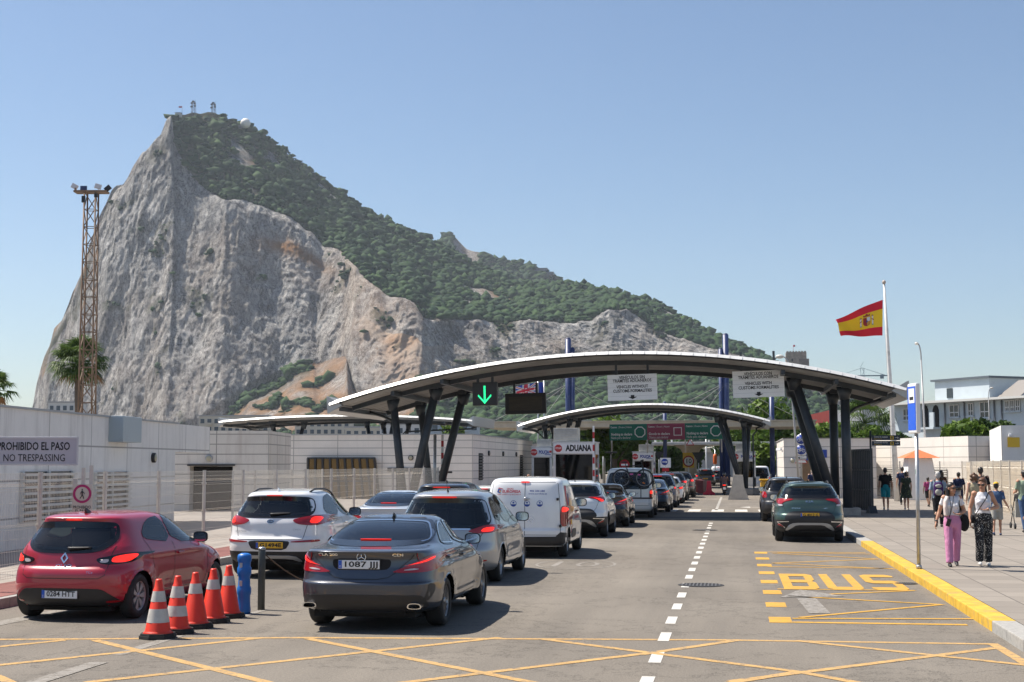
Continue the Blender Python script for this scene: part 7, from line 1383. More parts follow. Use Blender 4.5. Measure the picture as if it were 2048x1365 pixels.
def ex_van(t, b):
    BLU = mat('blue print', (.02, .06, .3), .5); REDP = mat('red print', (.5, .02, .05), .5); ORA = mat('amber print', (.75, .38, .03), .5); PUR = mat('violet print', (.10, .06, .22), .5)
    e = MB(); b.text(e, 'GRUPO', -.34, 1.545, .05, 'rear', 1, .02, .15); b.text(e, 'EUROFESA', -.31, 1.485, .085, 'rear', 1, .03, .42); b.text(e, 'FIRE SAFETY & SECURITY', -.36, 1.42, .036, 'rear', 1, .01, .54)
    b.text(e, '902 200 688', .28, 1.50, .055, 'rear', 0, .02, .34); b.text(e, 'www.eurofesa.es', .29, 1.44, .05, 'rear', 0, .01, .42)
    for q, mi in ((([(-.64, 1.47), (-.57, 1.45), (-.54, 1.53), (-.62, 1.55)]), 0), ([(-.60, 1.48), (-.56, 1.475), (-.555, 1.51), (-.59, 1.515)], 2), ([(-.63, 1.56), (-.5, 1.535), (-.5, 1.55), (-.6, 1.575)], 1)): b.patch(e, q, 'rear', .004, 0, mi)
    for x in (-.26, .05, .34):
        e2 = MB(); c = [(x + .065 * math.cos(a), 1.22 + .065 * math.sin(a)) for a in [2 * math.pi * k / 24 for k in range(24)]]; b.line(e2, c, 'rear', .01, .004, 0, True)
        lo = [(x + .055 * math.cos(a), 1.205 + .05 * math.sin(a)) for a in [math.pi + math.pi * k / 12 for k in range(13)]]; b.patch(e2, lo, 'rear', .004, 0, 0)
        sx = [(x + (.03 if k % 2 == 0 else .014) * math.sin(math.pi * k / 5), 1.24 + (.03 if k % 2 == 0 else .014) * math.cos(math.pi * k / 5)) for k in range(10)]; b.patch(e2, sx, 'rear', .004, 0, 0); e2.build('round_seal', [BLU], t)
    e.build('lettering', [BLU, REDP, ORA], t)
    s = MB()
    b.patch(s, [(.45, 1.60), (.75, 1.62), (.60, 1.40), (.72, 1.25), (1.05, .72), (.93, .66), (.55, 1.2), (.42, 1.4)], 'right', .004, 0, 0)
    b.patch(s, [(.80, 1.42), (1.05, 1.32), (1.22, 1.02), (1.34, .95), (1.40, .70), (1.08, .72), (.98, 1.0), (.78, 1.2)], 'right', .005, 0, 1)
    b.patch(s, [(.78, 1.46), (.96, 1.40), (.92, 1.1), (.76, 1.22)], 'right', .0065, 0, 2)
    b.patch(s, [(1.36, .68), (1.50, .74), (1.2, .5), (1.1, .56)], 'right', .006, 0, 0)
    b.text(s, 'Grupo', 2.15, .98, .1, 'right', 0, .02, .4); b.text(s, 'Eurofesa', 2.3, .86, .13, 'right', 0, .02, .9)
    s.build('side_graphics', [REDP, ORA, PUR], t)
    e = MB(); b.patch(e, sp([(1.35, .40), (2.05, .40), (2.15, .47), (2.15, .60), (1.35, .60)], 1), 'right', .012, .03); e.build('side_moulding', [BLACK], t)
    e = MB(); h, n = b.hit('rear', .02, 1.33); e.lathe([(.04, 0), (.045, -.03), (.03, -.06), (.001, -.06)], (h.x, h.y, h.z), 14, 0, 'y'); e.box((h.x + .06, h.y - .05, h.z), (.09, .025, .03), 0, bev=.008); e.build('door_lock', [ALLOY], t)
    e = MB(); c = [(.12 + .085 * math.cos(a), .86 + .06 * math.sin(a)) for a in [2 * math.pi * k / 28 for k in range(28)]]; b.line(e, c, 'rear', .014, .008, 0, True); b.line(e, [(.03, .875), (.14, .865), (.10, .855), (.21, .845)], 'rear', .016, .01); e.build('emblem', [CHROME], t)
    for z in (.72, 1.32):
        e = MB(); h, n = b.hit('right', .12, z); e.box((h.x + .0, .10, z), (.05, .14, .06), 0, bev=.012); e.build('door_hinge', [BLACK], t)
def ex_busvan(t, b): pass
def V(base, **k): d = dict(base); d.update(k); return d
vehicle('hatchback_car', 'dark red hatchback braking beside the orange cones, nearest car of the left lane', 'car',
    V(HATCH, paint=P_RED, step=.018, plate=('0284 HTT', -.02, .365, 'ES'), badges=[('CLIO', 0, .735, .06, .24, .0, CHROME), ('TCe', .40, .655, .04, .09, .0, CHROME)], extra=ex_clio, fin=.75), (-9.0, 18.2, .004), R(-2.5), 'cars queuing at the border')
vehicle('saloon_car', 'graphite grey saloon with twin chrome tail pipes, nearest car in the middle of the road', 'car',
    V(SALOON, paint=P_GREY, step=.018, rear_glass=TINT, plate=('1087 JJJ', -.03, .86, 'ES'), badges=[('CLA 200', -.43, .985, .05, .26, .03, CHROME), ('CDI', .45, .985, .05, .13, .03, CHROME)], extra=star, fin=1.85, hub=mat('dark alloy', (.30, .30, .31), .3, .8)), (-4.68, 17.55, .004), R(0), 'cars queuing at the border', (1.03, 1.03, .985))
vehicle('suv_car', 'white five door SUV with black lower bumper behind the red hatchback', 'car',
    V(SUV, paint=P_WHITE, plate=('G1494E', .02, .615, 'GI'), badges=[('SPORTAGE', -.58, .86, .04, .24, .0, ALLOY), ('CRDi', .50, .9, .035, .14, 0., ALLOY)], extra=lambda t, b: oval(t, b, .0, 1.045), finmat=P_WHITE), (-8.54, 25.5, .004), R(0), 'cars queuing at the border')
vehicle('people_carrier', 'silver people carrier with full width rear window, ahead of the graphite saloon', 'car',
    V(MPV, paint=P_SILVER), (-5.12, 24.7, .004), R(0), 'cars queuing at the border')
vehicle('panel_van', 'white panel van with red lettering and blue round seals on its rear doors', 'van',
    V(VAN, paint=P_WHITE, extra=ex_van), (-4.70, 31.9, .004), R(0), 'cars queuing at the border')
vehicle('suv_car', 'white SUV with black rear bumper ahead of the lettered panel van', 'car',
    V(SUVNEW, paint=P_WHITE2, tail=SUVNEW['tail'][:1] + [(sp([(.66, .40), (.80, .50), (.84, .50), (.84, .46)], 1), 'reflector')], lit=[(sp([(.52, 1.15), (.80, 1.10), (.84, 1.03), (.76, 1.03), (.68, 1.10)], 1), 'lit')]), (-4.60, 40.8, .004), 0, 'cars queuing at the border')
vehicle('saloon_car', 'glossy black saloon between the white SUV and the camper van', 'car',
    V(SALOON, paint=P_BLACK, rear_glass=TINT, rim='five', strim=None), (-4.45, 47.6, .004), 0, 'cars queuing at the border')
vehicle('camper_van', 'warm white camper van with a black bicycle on its rear door', 'van',
    V(BUSVAN, paint=P_CREAM), (-4.13, 55.6, .004), 0, 'cars queuing at the border')
vehicle('saloon_car', 'icy silver blue saloon half hidden behind the white five door SUV', 'car',
    V(SALOON, paint=P_ICE, lit=[SALOON['lit'][1]]), (-8.55, 34.0, .004), 0, 'cars queuing at the border')
vehicle('estate_car', 'black car with only its roof showing behind the silver people carrier', 'car',
    V(MPV, paint=P_BLACK, aerial=1.0), (-7.35, 35.2, .004), 0, 'cars queuing at the border')
vehicle('hatchback_car', 'cream white car with only its roof showing left of the panel van', 'car',
    V(HATCH, paint=P_CREAM), (-7.6, 42.8, .004), 0, 'cars queuing at the border')
vehicle('suv_car', 'moss green SUV with yellow plate parked at the right kerb', 'car',
    V(SUVNEW, paint=P_GREEN, plate=('G 4012 G', .0, .735, 'GI', .50, .11, .1), badges=[('KIA', 0, 1.09, .075, .21, .01, CHROME), ('SPORTAGE', -.36, .915, .045, .23, 0., CHROME), ('HEV', .42, .915, .04, .09, 0., CHROME)], fin=1.0, railmat=BLACK), (1.98, 39.4, .004), 0, 'cars at the right kerb')
def ex_spare(t, b):
    e = MB(); c = [(.10 + .16 * math.cos(a), .86 + .17 * math.sin(a)) for a in [2 * math.pi * k / 28 for k in range(28)]]; b.line(e, c, 'rear', .03, .01, 0, True); b.line(e, [(-.02, .8), (.06, .95), (.12, .85), (.2, .95)], 'rear', .03, .01); b.line(e, [(-.03, .77), (.22, .77)], 'rear', .03, .01); e.build('emblem', [ALLOY], t)
vehicle('suv_car', 'dusty black SUV ahead of the moss green SUV', 'car',
    V(SUV, paint=P_DUST, lit=[], skid=[], tail=[(sp([(.70, .88), (.88, .88), (.90, 1.1), (.74, 1.1)]), 'l')], extra=ex_spare, mmat=BLACK), (1.86, 52.9, .004), 0, 'cars at the right kerb')
for S_, P_, X_, Y_, lab in [
    (SALOON, P_BLUE, -3.72, 62.6, 'steel blue car just ahead of the camper van'), (MPV, P_NAVY, -3.72, 69.2, 'navy people carrier with a tall lit tail lamp ahead of the camper van'),
    (HATCH, P_WHITE, -3.62, 76.6, 'small white hatchback ahead of the navy people carrier'), (SUV, P_BLACK, -3.65, 82.6, 'black car between the small white hatchback and the booths'),
    (SUV, P_DUST, -3.45, 90.0, 'dark SUV at the far head of the middle queue'), (MPV, P_DGREY, -2.85, 138.0, 'slate grey car facing away under the concrete column roof'),
    (HATCH, P_NAVY, -1.9, 150.0, 'dark blue car half hidden beyond the slate grey car'), (VAN, P_WHITE, -2.0, 175.0, 'white van at the far end of the road'),
    (BUSVAN, P_WHITE, -11.0, 158.0, 'white van parked left of the speed limit sign'), (BUSVAN, P_WHITE2, -13.2, 165.0, 'white van parked furthest left beyond the booths'),
    (BUSVAN, P_WHITE, 1.75, 112.0, 'white van standing behind the right police booth')]:
    tail = [(sp([(.8, .85), (.92, .85), (.92, 1.2), (.86, 1.2)]), 'l')] if S_ is MPV else S_['tail']
    yel = dict(plate=('G 8731', 0, .7, 'GI')) if P_ is P_DGREY else {}
    vehicle({id(SALOON): 'saloon_car', id(MPV): 'people_carrier', id(HATCH): 'hatchback_car', id(SUV): 'suv_car', id(VAN): 'panel_van', id(BUSVAN): 'panel_van'}[id(S_)], lab, 'van' if S_ in (VAN, BUSVAN) else 'car',
        V(S_, paint=P_, step=.04, K=(14, 40, 10), tail=tail, seams=[], badges=[], **yel), (X_, Y_, .004), 0, 'cars at the far end of the crossing')
# ------------------------------------------------------------------ people
def remesh(mb, name, mats, parent, vox=.012, smooth=3):
    me = mb.mesh(name, mats); o = bpy.data.objects.new(name, me); C.objects.link(o)
    r = o.modifiers.new('r', 'REMESH'); r.mode = 'VOXEL'; r.voxel_size = vox; r.use_smooth_shade = True
    s = o.modifiers.new('s', 'SMOOTH'); s.factor = .5; s.iterations = smooth
    m2 = bpy.data.meshes.new_from_object(o.evaluated_get(bpy.context.evaluated_depsgraph_get())); bpy.data.objects.remove(o); bpy.data.meshes.remove(me); m2.name = name
    for p in m2.polygons: p.use_smooth = True
    return link(name, m2, parent)
def cap(mb, a, b, r0, r1, n=12):
    a, b = Vector(a), Vector(b); mb.tube(a, b, r0, r1, n); mb.ball(a, r0, 0, n, 8); mb.ball(b, r1, 0, n, 8)
def loft(mb, secs, n=24, p=2.3):
    P = []
    for (c, rx, ry) in secs:
        P.append([(c[0] + rx * math.copysign(abs(math.cos(a)) ** (2 / p), math.cos(a)), c[1] + ry * math.copysign(abs(math.sin(a)) ** (2 / p), math.sin(a)), c[2]) for a in [2 * math.pi * k / n for k in range(n)]])
    mb.grid(P, 0, True, True); mb.add(P[0], [tuple(range(n))]); mb.add(P[-1], [tuple(range(n))])
SK1 = mat('light tan skin', (.42, .22, .14), .55, var=.06, vs=9.); SK2 = mat('pale skin', (.50, .30, .21), .55, var=.06, vs=9.); SK3 = mat('brown skin', (.20, .10, .06), .55)
HAIRB = mat('black brown hair', (.014, .010, .008), .45, var=.4, vs=60.); HAIRA = mat('auburn hair', (.10, .045, .02), .5, var=.35, vs=60.); HAIRG = mat('grey hair', (.36, .35, .34), .6, var=.2, vs=40.)
def cloth(name, col, var=.10): return mat('cloth ' + name, col, .85, spec=.2, var=var, vs=7., bump=.35, bs=14.)
def dots_mat(name, base, dot, scale, thr, multi=None):
    if name in MATS: return MATS[name]
    m = bpy.data.materials.new(name); m.use_nodes = True; MATS[name] = m; n = m.node_tree.nodes; l = m.node_tree.links; p = n['Principled BSDF']; p.inputs['Roughness'].default_value = .85; tc = n.new('ShaderNodeTexCoord')
    v = n.new('ShaderNodeTexVoronoi'); v.inputs['Scale'].default_value = scale; v.inputs['Randomness'].default_value = .75 if multi is None else 1.; l.new(tc.outputs['Object'], v.inputs['Vector']); r = n.new('ShaderNodeValToRGB'); r.color_ramp.interpolation = 'CONSTANT' if multi is None else 'LINEAR'
    r.color_ramp.elements[0].color = (*dot, 1); r.color_ramp.elements[0].position = 0; r.color_ramp.elements[1].position = thr; r.color_ramp.elements[1].color = (*base, 1); l.new(v.outputs['Distance'], r.inputs[0]); src = r.outputs[0]
    if multi: x = n.new('ShaderNodeMix'); x.data_type = 'RGBA'; l.new(v.outputs['Color'], x.inputs[0]); l.new(src, x.inputs[6]); x.inputs[7].default_value = (*multi, 1); src = x.outputs[2]
    l.new(src, p.inputs['Base Color']); return m
def person(label, loc, H, face, skin=SK1, female=False, top=None, bottom=None, shoes=None, hair=(HAIRB, 'short'), legs=((6, 4), (-8, 14)), arms=None, vox=.014, head=(0, 0), lean=0., sleeve=.45, extras=None, group=None, fat=1.1):
    """local frame: the person faces +y, x to their right"""
    t = thing('person', label, 'person', tuple(loc), R(face), group); k = H / 1.7; near = vox < .011
    sh = (.152 if female else .176) * k * fat ** .5; hipx = .085 * k * fat ** .3
    # legs first, to find the pelvis height
    J = {}
    for s_, (tp, kf) in zip((1, -1), legs):
        th, kn = R(tp), R(tp - kf); a = Vector((s_ * hipx, 0, 0)); b = a + Vector((s_ * .008, math.sin(th), -math.cos(th))) * .43 * k; c = b + Vector((-s_ * .006, math.sin(kn), -math.cos(kn))) * .41 * k; J[s_] = [a, b, c, kn]
    pz = -min(J[s_][2].z for s_ in J) + .075 * k; P0 = Vector((0, 0, pz))
    for s_ in J: J[s_][:3] = [q + P0 for q in J[s_][:3]]
    up = lambda z, y=0.: Vector((0, y * k + lean * z, pz + z * k)); zsh = .49; shc = up(zsh); S = {s_: shc + Vector((s_ * sh, -.01 * k, 0)) for s_ in (1, -1)}
    A = {}
    for s_, i in ((1, 0), (-1, 1)):
        d = (arms or (None, None))[i] or ((.055, -.03, -.29), (.07, .05, -.53), (0, .25, -1))
        e_ = S[s_] + Vector((s_ * d[0][0], d[0][1], d[0][2])) * k; w_ = S[s_] + Vector((s_ * d[1][0], d[1][1], d[1][2])) * k; A[s_] = (e_, w_, Vector((s_ * d[2][0], d[2][1], d[2][2])).normalized())
    hd = up(.675, .025); hm = Matrix.Rotation(R(head[0]), 3, 'Z') @ Matrix.Rotation(R(-head[1]), 3, 'X'); hp_ = lambda x, y, z: hd + hm @ Vector((x, y, z)) * k * 1.06
    b = MB(); w = fat
    loft(b, [(up(-.10), .10 * k * w, .09 * k * w), (up(-.02), (.165 if female else .155) * k * w, .115 * k * w), (up(.08), .145 * k * w, .105 * k * w), (up(.17), (.118 if female else .135) * k * w, .092 * k * w), (up(.30, .005), (.135 if female else .155) * k * w, .10 * k * w), (up(.40, 0), (.145 if female else .17) * k * w, .095 * k * w), (up(.47, -.01), (.135 if female else .16) * k, .075 * k), (up(.52, -.01), .08 * k, .06 * k)])
    if female:
        for s_ in (1, -1): b.ball(up(.325, .075) + Vector((s_ * .065 * k, 0, 0)), (.06 * k, .05 * k, .055 * k))
    cap(b, up(.47, -.01), up(.60, .01), .056 * k, .05 * k)
    # head: skull, jaw, nose, brow, chin, ears
    b.ball(hp_(0, -.01, .03), (.075 * k, .092 * k, .088 * k), 0, 18, 12, hm); b.ball(hp_(0, .022, -.035), (.058 * k, .066 * k, .075 * k), 0, 16, 10, hm); b.ball(hp_(0, .07, -.085), (.026 * k, .022 * k, .022 * k), 0, 10, 8, hm)
    cap(b, hp_(0, .083, .012), hp_(0, .098, -.022), .009 * k, .014 * k, 8)
    for s_ in (1, -1): b.ball(hp_(s_ * .076, -.005, -.005), (.011 * k, .02 * k, .03 * k), 0, 8, 6, hm); b.ball(hp_(s_ * .03, .075, .028), (.022 * k, .012 * k, .008 * k), 0, 8, 6, hm)
    for s_ in (1, -1):
        a, q, c, kn = J[s_]; cap(b, a + Vector((0, 0, -.02 * k)), q, .088 * k * w, .054 * k); b.ball(q + (c - q) * .3 + Vector((0, -.018 * k, 0)), (.05 * k, .052 * k, .10 * k)); cap(b, q, c, .052 * k, .034 * k)
        e_, w_, f_ = A[s_]; b.ball(S[s_], .058 * k); cap(b, S[s_], e_, .050 * k * w ** .5, .038 * k); cap(b, e_, e_.lerp(w_, .35), .038 * k, .038 * k); cap(b, e_.lerp(w_, .35), w_, .038 * k, .025 * k)
        # hand: palm, four curled fingers, thumb from the side of the palm
        side = f_.cross(Vector((0, 1, 0)) if abs(f_.y) < .8 else Vector((0, 0, 1))).normalized() if True else None
        side = (Vector((0, 1, 0)) - f_ * f_.y); side = side.normalized() if side.length > .2 else Vector((0, 0, 1)); pn = f_.cross(side).normalized() * (-s_); pc = w_ + f_ * .045 * k
        for q in range(4): cap(b, w_ + f_ * .01 * k + side * (-.022 + .015 * q) * k, w_ + f_ * .085 * k + side * (-.03 + .02 * q) * k, .014 * k, .012 * k, 8)
        r_ = .0088 * k if near else .0105 * k
        for q, L in enumerate((.052, .068, .075, .070)):
            o_ = w_ + f_ * .088 * k + side * (-.031 + .0205 * q) * k; m1 = o_ + (f_ * .9 + pn * .35).normalized() * L * .52 * k; m2 = m1 + (f_ * .6 + pn * .8).normalized() * L * .48 * k; cap(b, o_, m1, r_, r_ * .95, 8); cap(b, m1, m2, r_ * .95, r_ * .8, 8)
        o_ = w_ + f_ * .03 * k + side * .03 * k; m1 = o_ + (f_ * .7 + side * .75).normalized() * .045 * k; m2 = m1 + (f_ * .95 + pn * .4).normalized() * .032 * k; cap(b, o_, m1, r_ * 1.3, r_ * 1.1, 8); cap(b, m1, m2, r_ * 1.1, r_ * .85, 8)
        fd = Vector((0, math.cos(kn * .6), math.sin(kn * .6) if kn < -.35 else 0)); cap(b, c + Vector((0, 0, -.01 * k)), c + Vector((0, 0, -.045 * k)) - fd * .03 * k, .034 * k, .03 * k); cap(b, c + Vector((0, 0, -.045 * k)), c + fd * .13 * k + Vector((0, 0, -.05 * k)), .033 * k, .022 * k)
    body = remesh(b, 'body', [skin], t, vox if near else .012, 3)
    # face parts
    m = MB()
    for s_ in (1, -1): m.ball(hp_(s_ * .031, .080, .006), (.012 * k, .006 * k, .006 * k), 0, 8, 6, hm)
    m.build('eyes', [mat('eye dark', (.02, .015, .012), .2)], t)
    m = MB(); m.ball(hp_(0, .087, -.052), (.022 * k, .008 * k, .007 * k), 0, 10, 6, hm); m.build('mouth', [mat('lips', (.35, .08, .07), .5)], t)
    # hair
    hm_, hs = hair; m = MB()
    if hs != 'none':
        m.ball(hp_(0, -.022, .045), (.084 * k, .098 * k, .088 * k), 0, 16, 10, hm); m.ball(hp_(0, -.05, .0), (.078 * k, .065 * k, .085 * k), 0, 14, 10, hm)
        if hs == 'long':
            for x, y, z in ((-.06, -.06, -.15), (.06, -.06, -.15), (0, -.08, -.17), (-.075, -.02, -.12), (.075, -.02, -.12), (-.05, -.08, -.26), (.05, -.085, -.25)): cap(m, hp_(x * .8, -.05, .0), hp_(x, y, z), .045 * k, .035 * k, 8)
        if hs == 'bun': m.ball(hp_(0, -.105, .075), .045 * k); m.ball(hp_(0, .035, .095), (.06 * k, .035 * k, .025 * k), 0, 10, 6, hm)
        if hs == 'bushy':
            for x, y, z in ((-.07, -.05, .06), (.07, -.05, .06), (0, -.1, .03), (0, -.04, .11), (-.07, -.06, -.04), (.07, -.06, -.04)): m.ball(hp_(x, y, z), .06 * k)
        h_ = MB(); h_.v, h_.f, h_.m, h_.s = m.v, m.f, m.m, m.s; o = remesh(h_, 'hair', [hm_], t, .012, 2)
    # clothes
    if bottom:
        kind, cm, wide = bottom; m = MB(); g_ = .014 * k
        loft(m, [(up(-.12), .11 * k * w, .10 * k * w), (up(-.02), (.175 if female else .165) * k * w, .128 * k * w), (up(.08), .155 * k * w, .115 * k * w), (up(.155), (.127 if female else .146) * k * w, .103 * k * w)])
        for s_ in (1, -1):
            a, q, c, kn = J[s_]; fr = {'shorts': .9, 'trousers': 1.9}[kind] if kind != 'skirt' else 0
            if kind == 'trousers': cap(m, a + Vector((0, 0, -.02 * k)), q, (.096 + .004 * wide) * k * w, (.066 + .030 * wide) * k); cap(m, q, q.lerp(c, .55), (.066 + .03 * wide) * k, (.058 + .036 * wide) * k); m.tube(q.lerp(c, .5), q.lerp(c, .99 if wide < 1 else 1.06), (.057 + .036 * wide) * k, (.050 + .048 * wide) * k, 14)
            elif kind == 'shorts': cap(m, a + Vector((0, 0, -.02 * k)), a.lerp(q, .5), .10 * k * w, .088 * k * w); m.tube(a.lerp(q, .45), a.lerp(q, wide), .09 * k * w, .088 * k * w, 14)
        if kind == 'skirt': loft(m, [(up(-.02), .175 * k * w, .13 * k * w), (up(-.2), .19 * k * w, .15 * k * w), (up(-.45 * wide), .23 * k * w, .19 * k * w)])
        remesh(m, kind if kind != 'skirt' else 'dress_skirt', [cm], t, vox * 1.1, 3)
    if top:
        cm, low, sl = top; m = MB()
        loft(m, [(up(low), (.150 if low > .05 else .172) * k * w, (.112 if low > .05 else .125) * k * w), (up(.17), (.128 if female else .15) * k * w, .102 * k * w), (up(.30, .005), (.146 if female else .168) * k * w, .112 * k * w), (up(.40), (.152 if female else .18) * k * w, .105 * k * w), (up(.465, -.01), (.145 if female else .17) * k, .085 * k), (up(.525, -.01), .075 * k, .062 * k)])
        if female:
            for s_ in (1, -1): m.ball(up(.325, .078) + Vector((s_ * .065 * k, 0, 0)), (.066 * k, .055 * k, .06 * k))
        for s_ in (1, -1):
            if sl > 0: m.ball(S[s_] + Vector((-s_ * .012 * k, 0, -.008 * k)), .060 * k); cap(m, S[s_], S[s_].lerp(A[s_][0], min(1, sl) * .8), .054 * k * w ** .5, .049 * k * w ** .5); m.tube(S[s_].lerp(A[s_][0], min(1, sl) * .7), S[s_].lerp(A[s_][0], min(1, sl)), .055 * k * w ** .5, .055 * k * w ** .5, 14)
            if sl > 1: cap(m, A[s_][0], A[s_][0].lerp(A[s_][1], sl - 1), .05 * k, .04 * k)
        remesh(m, 'top', [cm], t, vox * 1.1, 3)
    if shoes:
        for s_ in (1, -1):
            a, q, c, kn = J[s_]; fd = Vector((0, math.cos(kn * .6), math.sin(kn * .6) if kn < -.35 else 0)); m = MB(); base = c + Vector((0, 0, -.042 * k)); cap(m, base - fd * .045 * k, base + fd * .05 * k, .04 * k, .041 * k); cap(m, base + fd * .05 * k + Vector((0, 0, -.004 * k)), base + fd * .145 * k + Vector((0, 0, -.008 * k)), .04 * k, .03 * k); remesh(m, 'shoe', [shoes], t, .010, 2)
    if extras: extras(t, dict(k=k, up=up, S=S, A=A, J=J, hp=hp_, hm=hm))
    return t
WTOP = cloth('white', (.66, .66, .70), .05); PINK = cloth('pink', (.52, .22, .38), .06); POLKA = dots_mat('cloth polka dots', (.012, .012, .014), (.62, .60, .56), 38, .26); FLORAL = dots_mat('cloth dark floral', (.02, .03, .02), (.35, .40, .12), 11, .35, (.03, .05, .03)); SCARF = dots_mat('cloth pale floral', (.62, .58, .55), (.55, .16, .2), 24, .30, (.6, .5, .48))
BLK = cloth('black', (.016, .016, .018)); NAV = cloth('navy', (.012, .02, .06)); TURQ = cloth('turquoise', (.015, .25, .30)); MAGT = cloth('magenta', (.30, .05, .16)); LBL = cloth('light blue', (.26, .33, .40)); BEI = cloth('beige', (.38, .33, .22)); BRN = cloth('brown', (.07, .035, .02)); GRYC = cloth('grey', (.32, .31, .28)); DNM = cloth('denim', (.05, .09, .18)); SAGE = cloth('sage', (.24, .30, .22)); PURP = cloth('violet', (.05, .02, .09))
SHW = mat('white shoe', (.62, .60, .57), .6); SHB = mat('black shoe', (.02, .02, .02), .5)
def shades(t, d):
    m = MB(); k = d['k']
    for s_ in (1, -1): m.ball(d['hp'](s_ * .034, .086, .008), (.032 * k, .010 * k, .023 * k), 0, 12, 8, d['hm']); m.path([d['hp'](s_ * .062, .078, .014), d['hp'](s_ * .08, .0, .012)], .004, 5)
    m.path([d['hp'](-.03, .093, .014), d['hp'](.03, .093, .014)], .004, 5); m.build('sunglasses', [mat('sunglass black', (.008, .008, .009), .06, 0, .7)], t)
def bag_strap(t, d, pts, bagc, bagr, strapm=BLK, bagm=BLK, nm='shoulder_bag'):
    m = MB(); m.path(pts, .009, 6); o = m.build('bag_strap', [strapm], t); m = MB(); m.ball(bagc, bagr, 0, 14, 10); o2 = remesh(m, nm, [bagm], t, .014, 2)
def ex_pink(t, d):
    shades(t, d); k = d['k']; u = d['up']
    m = MB(); m.path([u(.52, .03) + Vector((-.03, .03, 0)), u(.36, .13) + Vector((.0, .01, 0)), u(.2, .115) + Vector((.03, 0, 0)), u(.08, .12) + Vector((.07, .01, 0))], .005, 5); m.path([u(.52, .03) + Vector((.05, .03, 0)), u(.3, .135) + Vector((.03, 0, 0)), u(.08, .12) + Vector((.07, .01, 0))], .005, 5); m.build('lanyard', [BLK], t)
    m = MB(); m.box(u(-.01, .135) + Vector((.085, .012, 0)), (.078, .014, .15), 0, M=Matrix.Rotation(-.28, 3, 'Y'), bev=.008); m.build('phone_case', [mat('phone black', (.01, .01, .012), .2)], t)
    bag_strap(t, d, [u(.12, -.1) + Vector((-.2, 0, 0)), u(.50, -.02) + Vector((-.13, 0, .03)), u(.3, .12) + Vector((-.13, 0, 0)), u(.06, .05) + Vector((-.2, 0, 0))], u(.0, -.05) + Vector((-.23, -.02, -.02)), (.10, .11, .17))
    m = MB(); loft(m, [(u(.12, .04) + Vector((.115, 0, 0)), .045, .09), (u(.3, .05) + Vector((.125, 0, 0)), .045, .085), (u(.44, .03) + Vector((.11, 0, 0)), .05, .085), (u(.53, .01) + Vector((.07, 0, 0)), .04, .06)]); remesh(m, 'scarf', [SCARF], t, .014, 2)
    w_ = d['A'][1][1]; e_ = d['A'][1][0]; m = MB(); m.tube(w_.lerp(e_, .06), w_.lerp(e_, .16), .032, .033, 14); m.build('wrist_watch', [BLACK], t)
def ex_polka(t, d):
    shades(t, d); u = d['up']
    m = MB(); m.path([u(.51, .02) + Vector((-.11, .02, .01)), u(.40, .12) + Vector((-.05, .0, 0)), u(.22, .118) + Vector((.07, .0, 0)), u(.06, .10) + Vector((.17, 0, 0))], .008, 6); m.build('bag_strap', [BLK], t)
    m = MB(); m.ball(u(.0, .06) + Vector((.21, .0, .0)), (.05, .06, .09)); remesh(m, 'shoulder_bag', [BLK], t, .012, 2)
    w_ = d['A'][-1][1]; e_ = d['A'][-1][0]; m = MB(); m.tube(w_.lerp(e_, .06), w_.lerp(e_, .16), .030, .031, 14); m.build('wrist_watch', [CHROME], t)
def rucksack(col, col2=None, s_=1.):
    def f(t, d):
        u = d['up']; m = MB(); loft(m, [(u(.06, -.16 * s_), .11 * s_, .07 * s_), (u(.1, -.18 * s_), .15 * s_, .09 * s_), (u(.38, -.18 * s_), .15 * s_, .09 * s_), (u(.48, -.16 * s_), .11 * s_, .06 * s_)]); o = remesh(m, 'rucksack', [col], t, .016, 2); m = MB(); m.ball(u(.17, -.26 * s_), (.11 * s_, .05, .10)); m.ball(u(.36, -.255 * s_), (.10 * s_, .04, .06)); m.build('pocket', [col2 or col], o); m = MB()
        for x in (-.1, .1): m.path([u(.46, -.14) + Vector((x, 0, 0)), u(.53, -.02) + Vector((x, 0, .02)), u(.38, .115) + Vector((x, 0, 0)), u(.14, .06) + Vector((x * 1.4, 0, 0))], .018, 6)
        m.build('straps', [BLK], o)
    return f
def capx(t, d):
    m = MB(); k = d['k']; m.ball(d['hp'](0, -.01, .065), (.088 * k, .10 * k, .075 * k), 0, 16, 10, d['hm']); m.ball(d['hp'](0, .10, .06), (.065 * k, .07 * k, .012 * k), 0, 12, 6, d['hm']); m.build('cap', [mat('yellow cap', (.62, .36, .01), .7)], t)
g0 = lambda u, v: gnd(u, v, .14)
PG = 'people walking on the right pavement'
person('woman in white top and pink trousers with a phone on a lanyard, walking', g0(1907, 1133), 1.62, 178, SK1, True, (WTOP, .08, .55), ('trousers', PINK, .5), SHB, (HAIRB, 'long'), ((14, 6), (-12, 12)), (((.09, -.05, -.28), (.17, .02, -.50), (.25, .2, -1)), ((.10, -.08, -.27), (-.02, .15, -.33), (-.9, .25, .05))), .0095, (38, 0), 0, fat=1.0, extras=ex_pink, group=PG)
person('woman in sleeveless white top and black polka dot trousers, walking with sunglasses', g0(1969, 1132), 1.70, 178, SK1, True, (WTOP, .10, 0), ('trousers', POLKA, .6), SHW, (HAIRA, 'bun'), ((15, 30), (-6, 4)), (((.08, -.04, -.29), (.10, .10, -.53), (0, .4, -1)), ((.13, -.06, -.26), (-.09, .17, -.30), (-.95, .2, -.1))), .0095, (-24, 14), 0, fat=1.03, extras=ex_polka, group=PG)
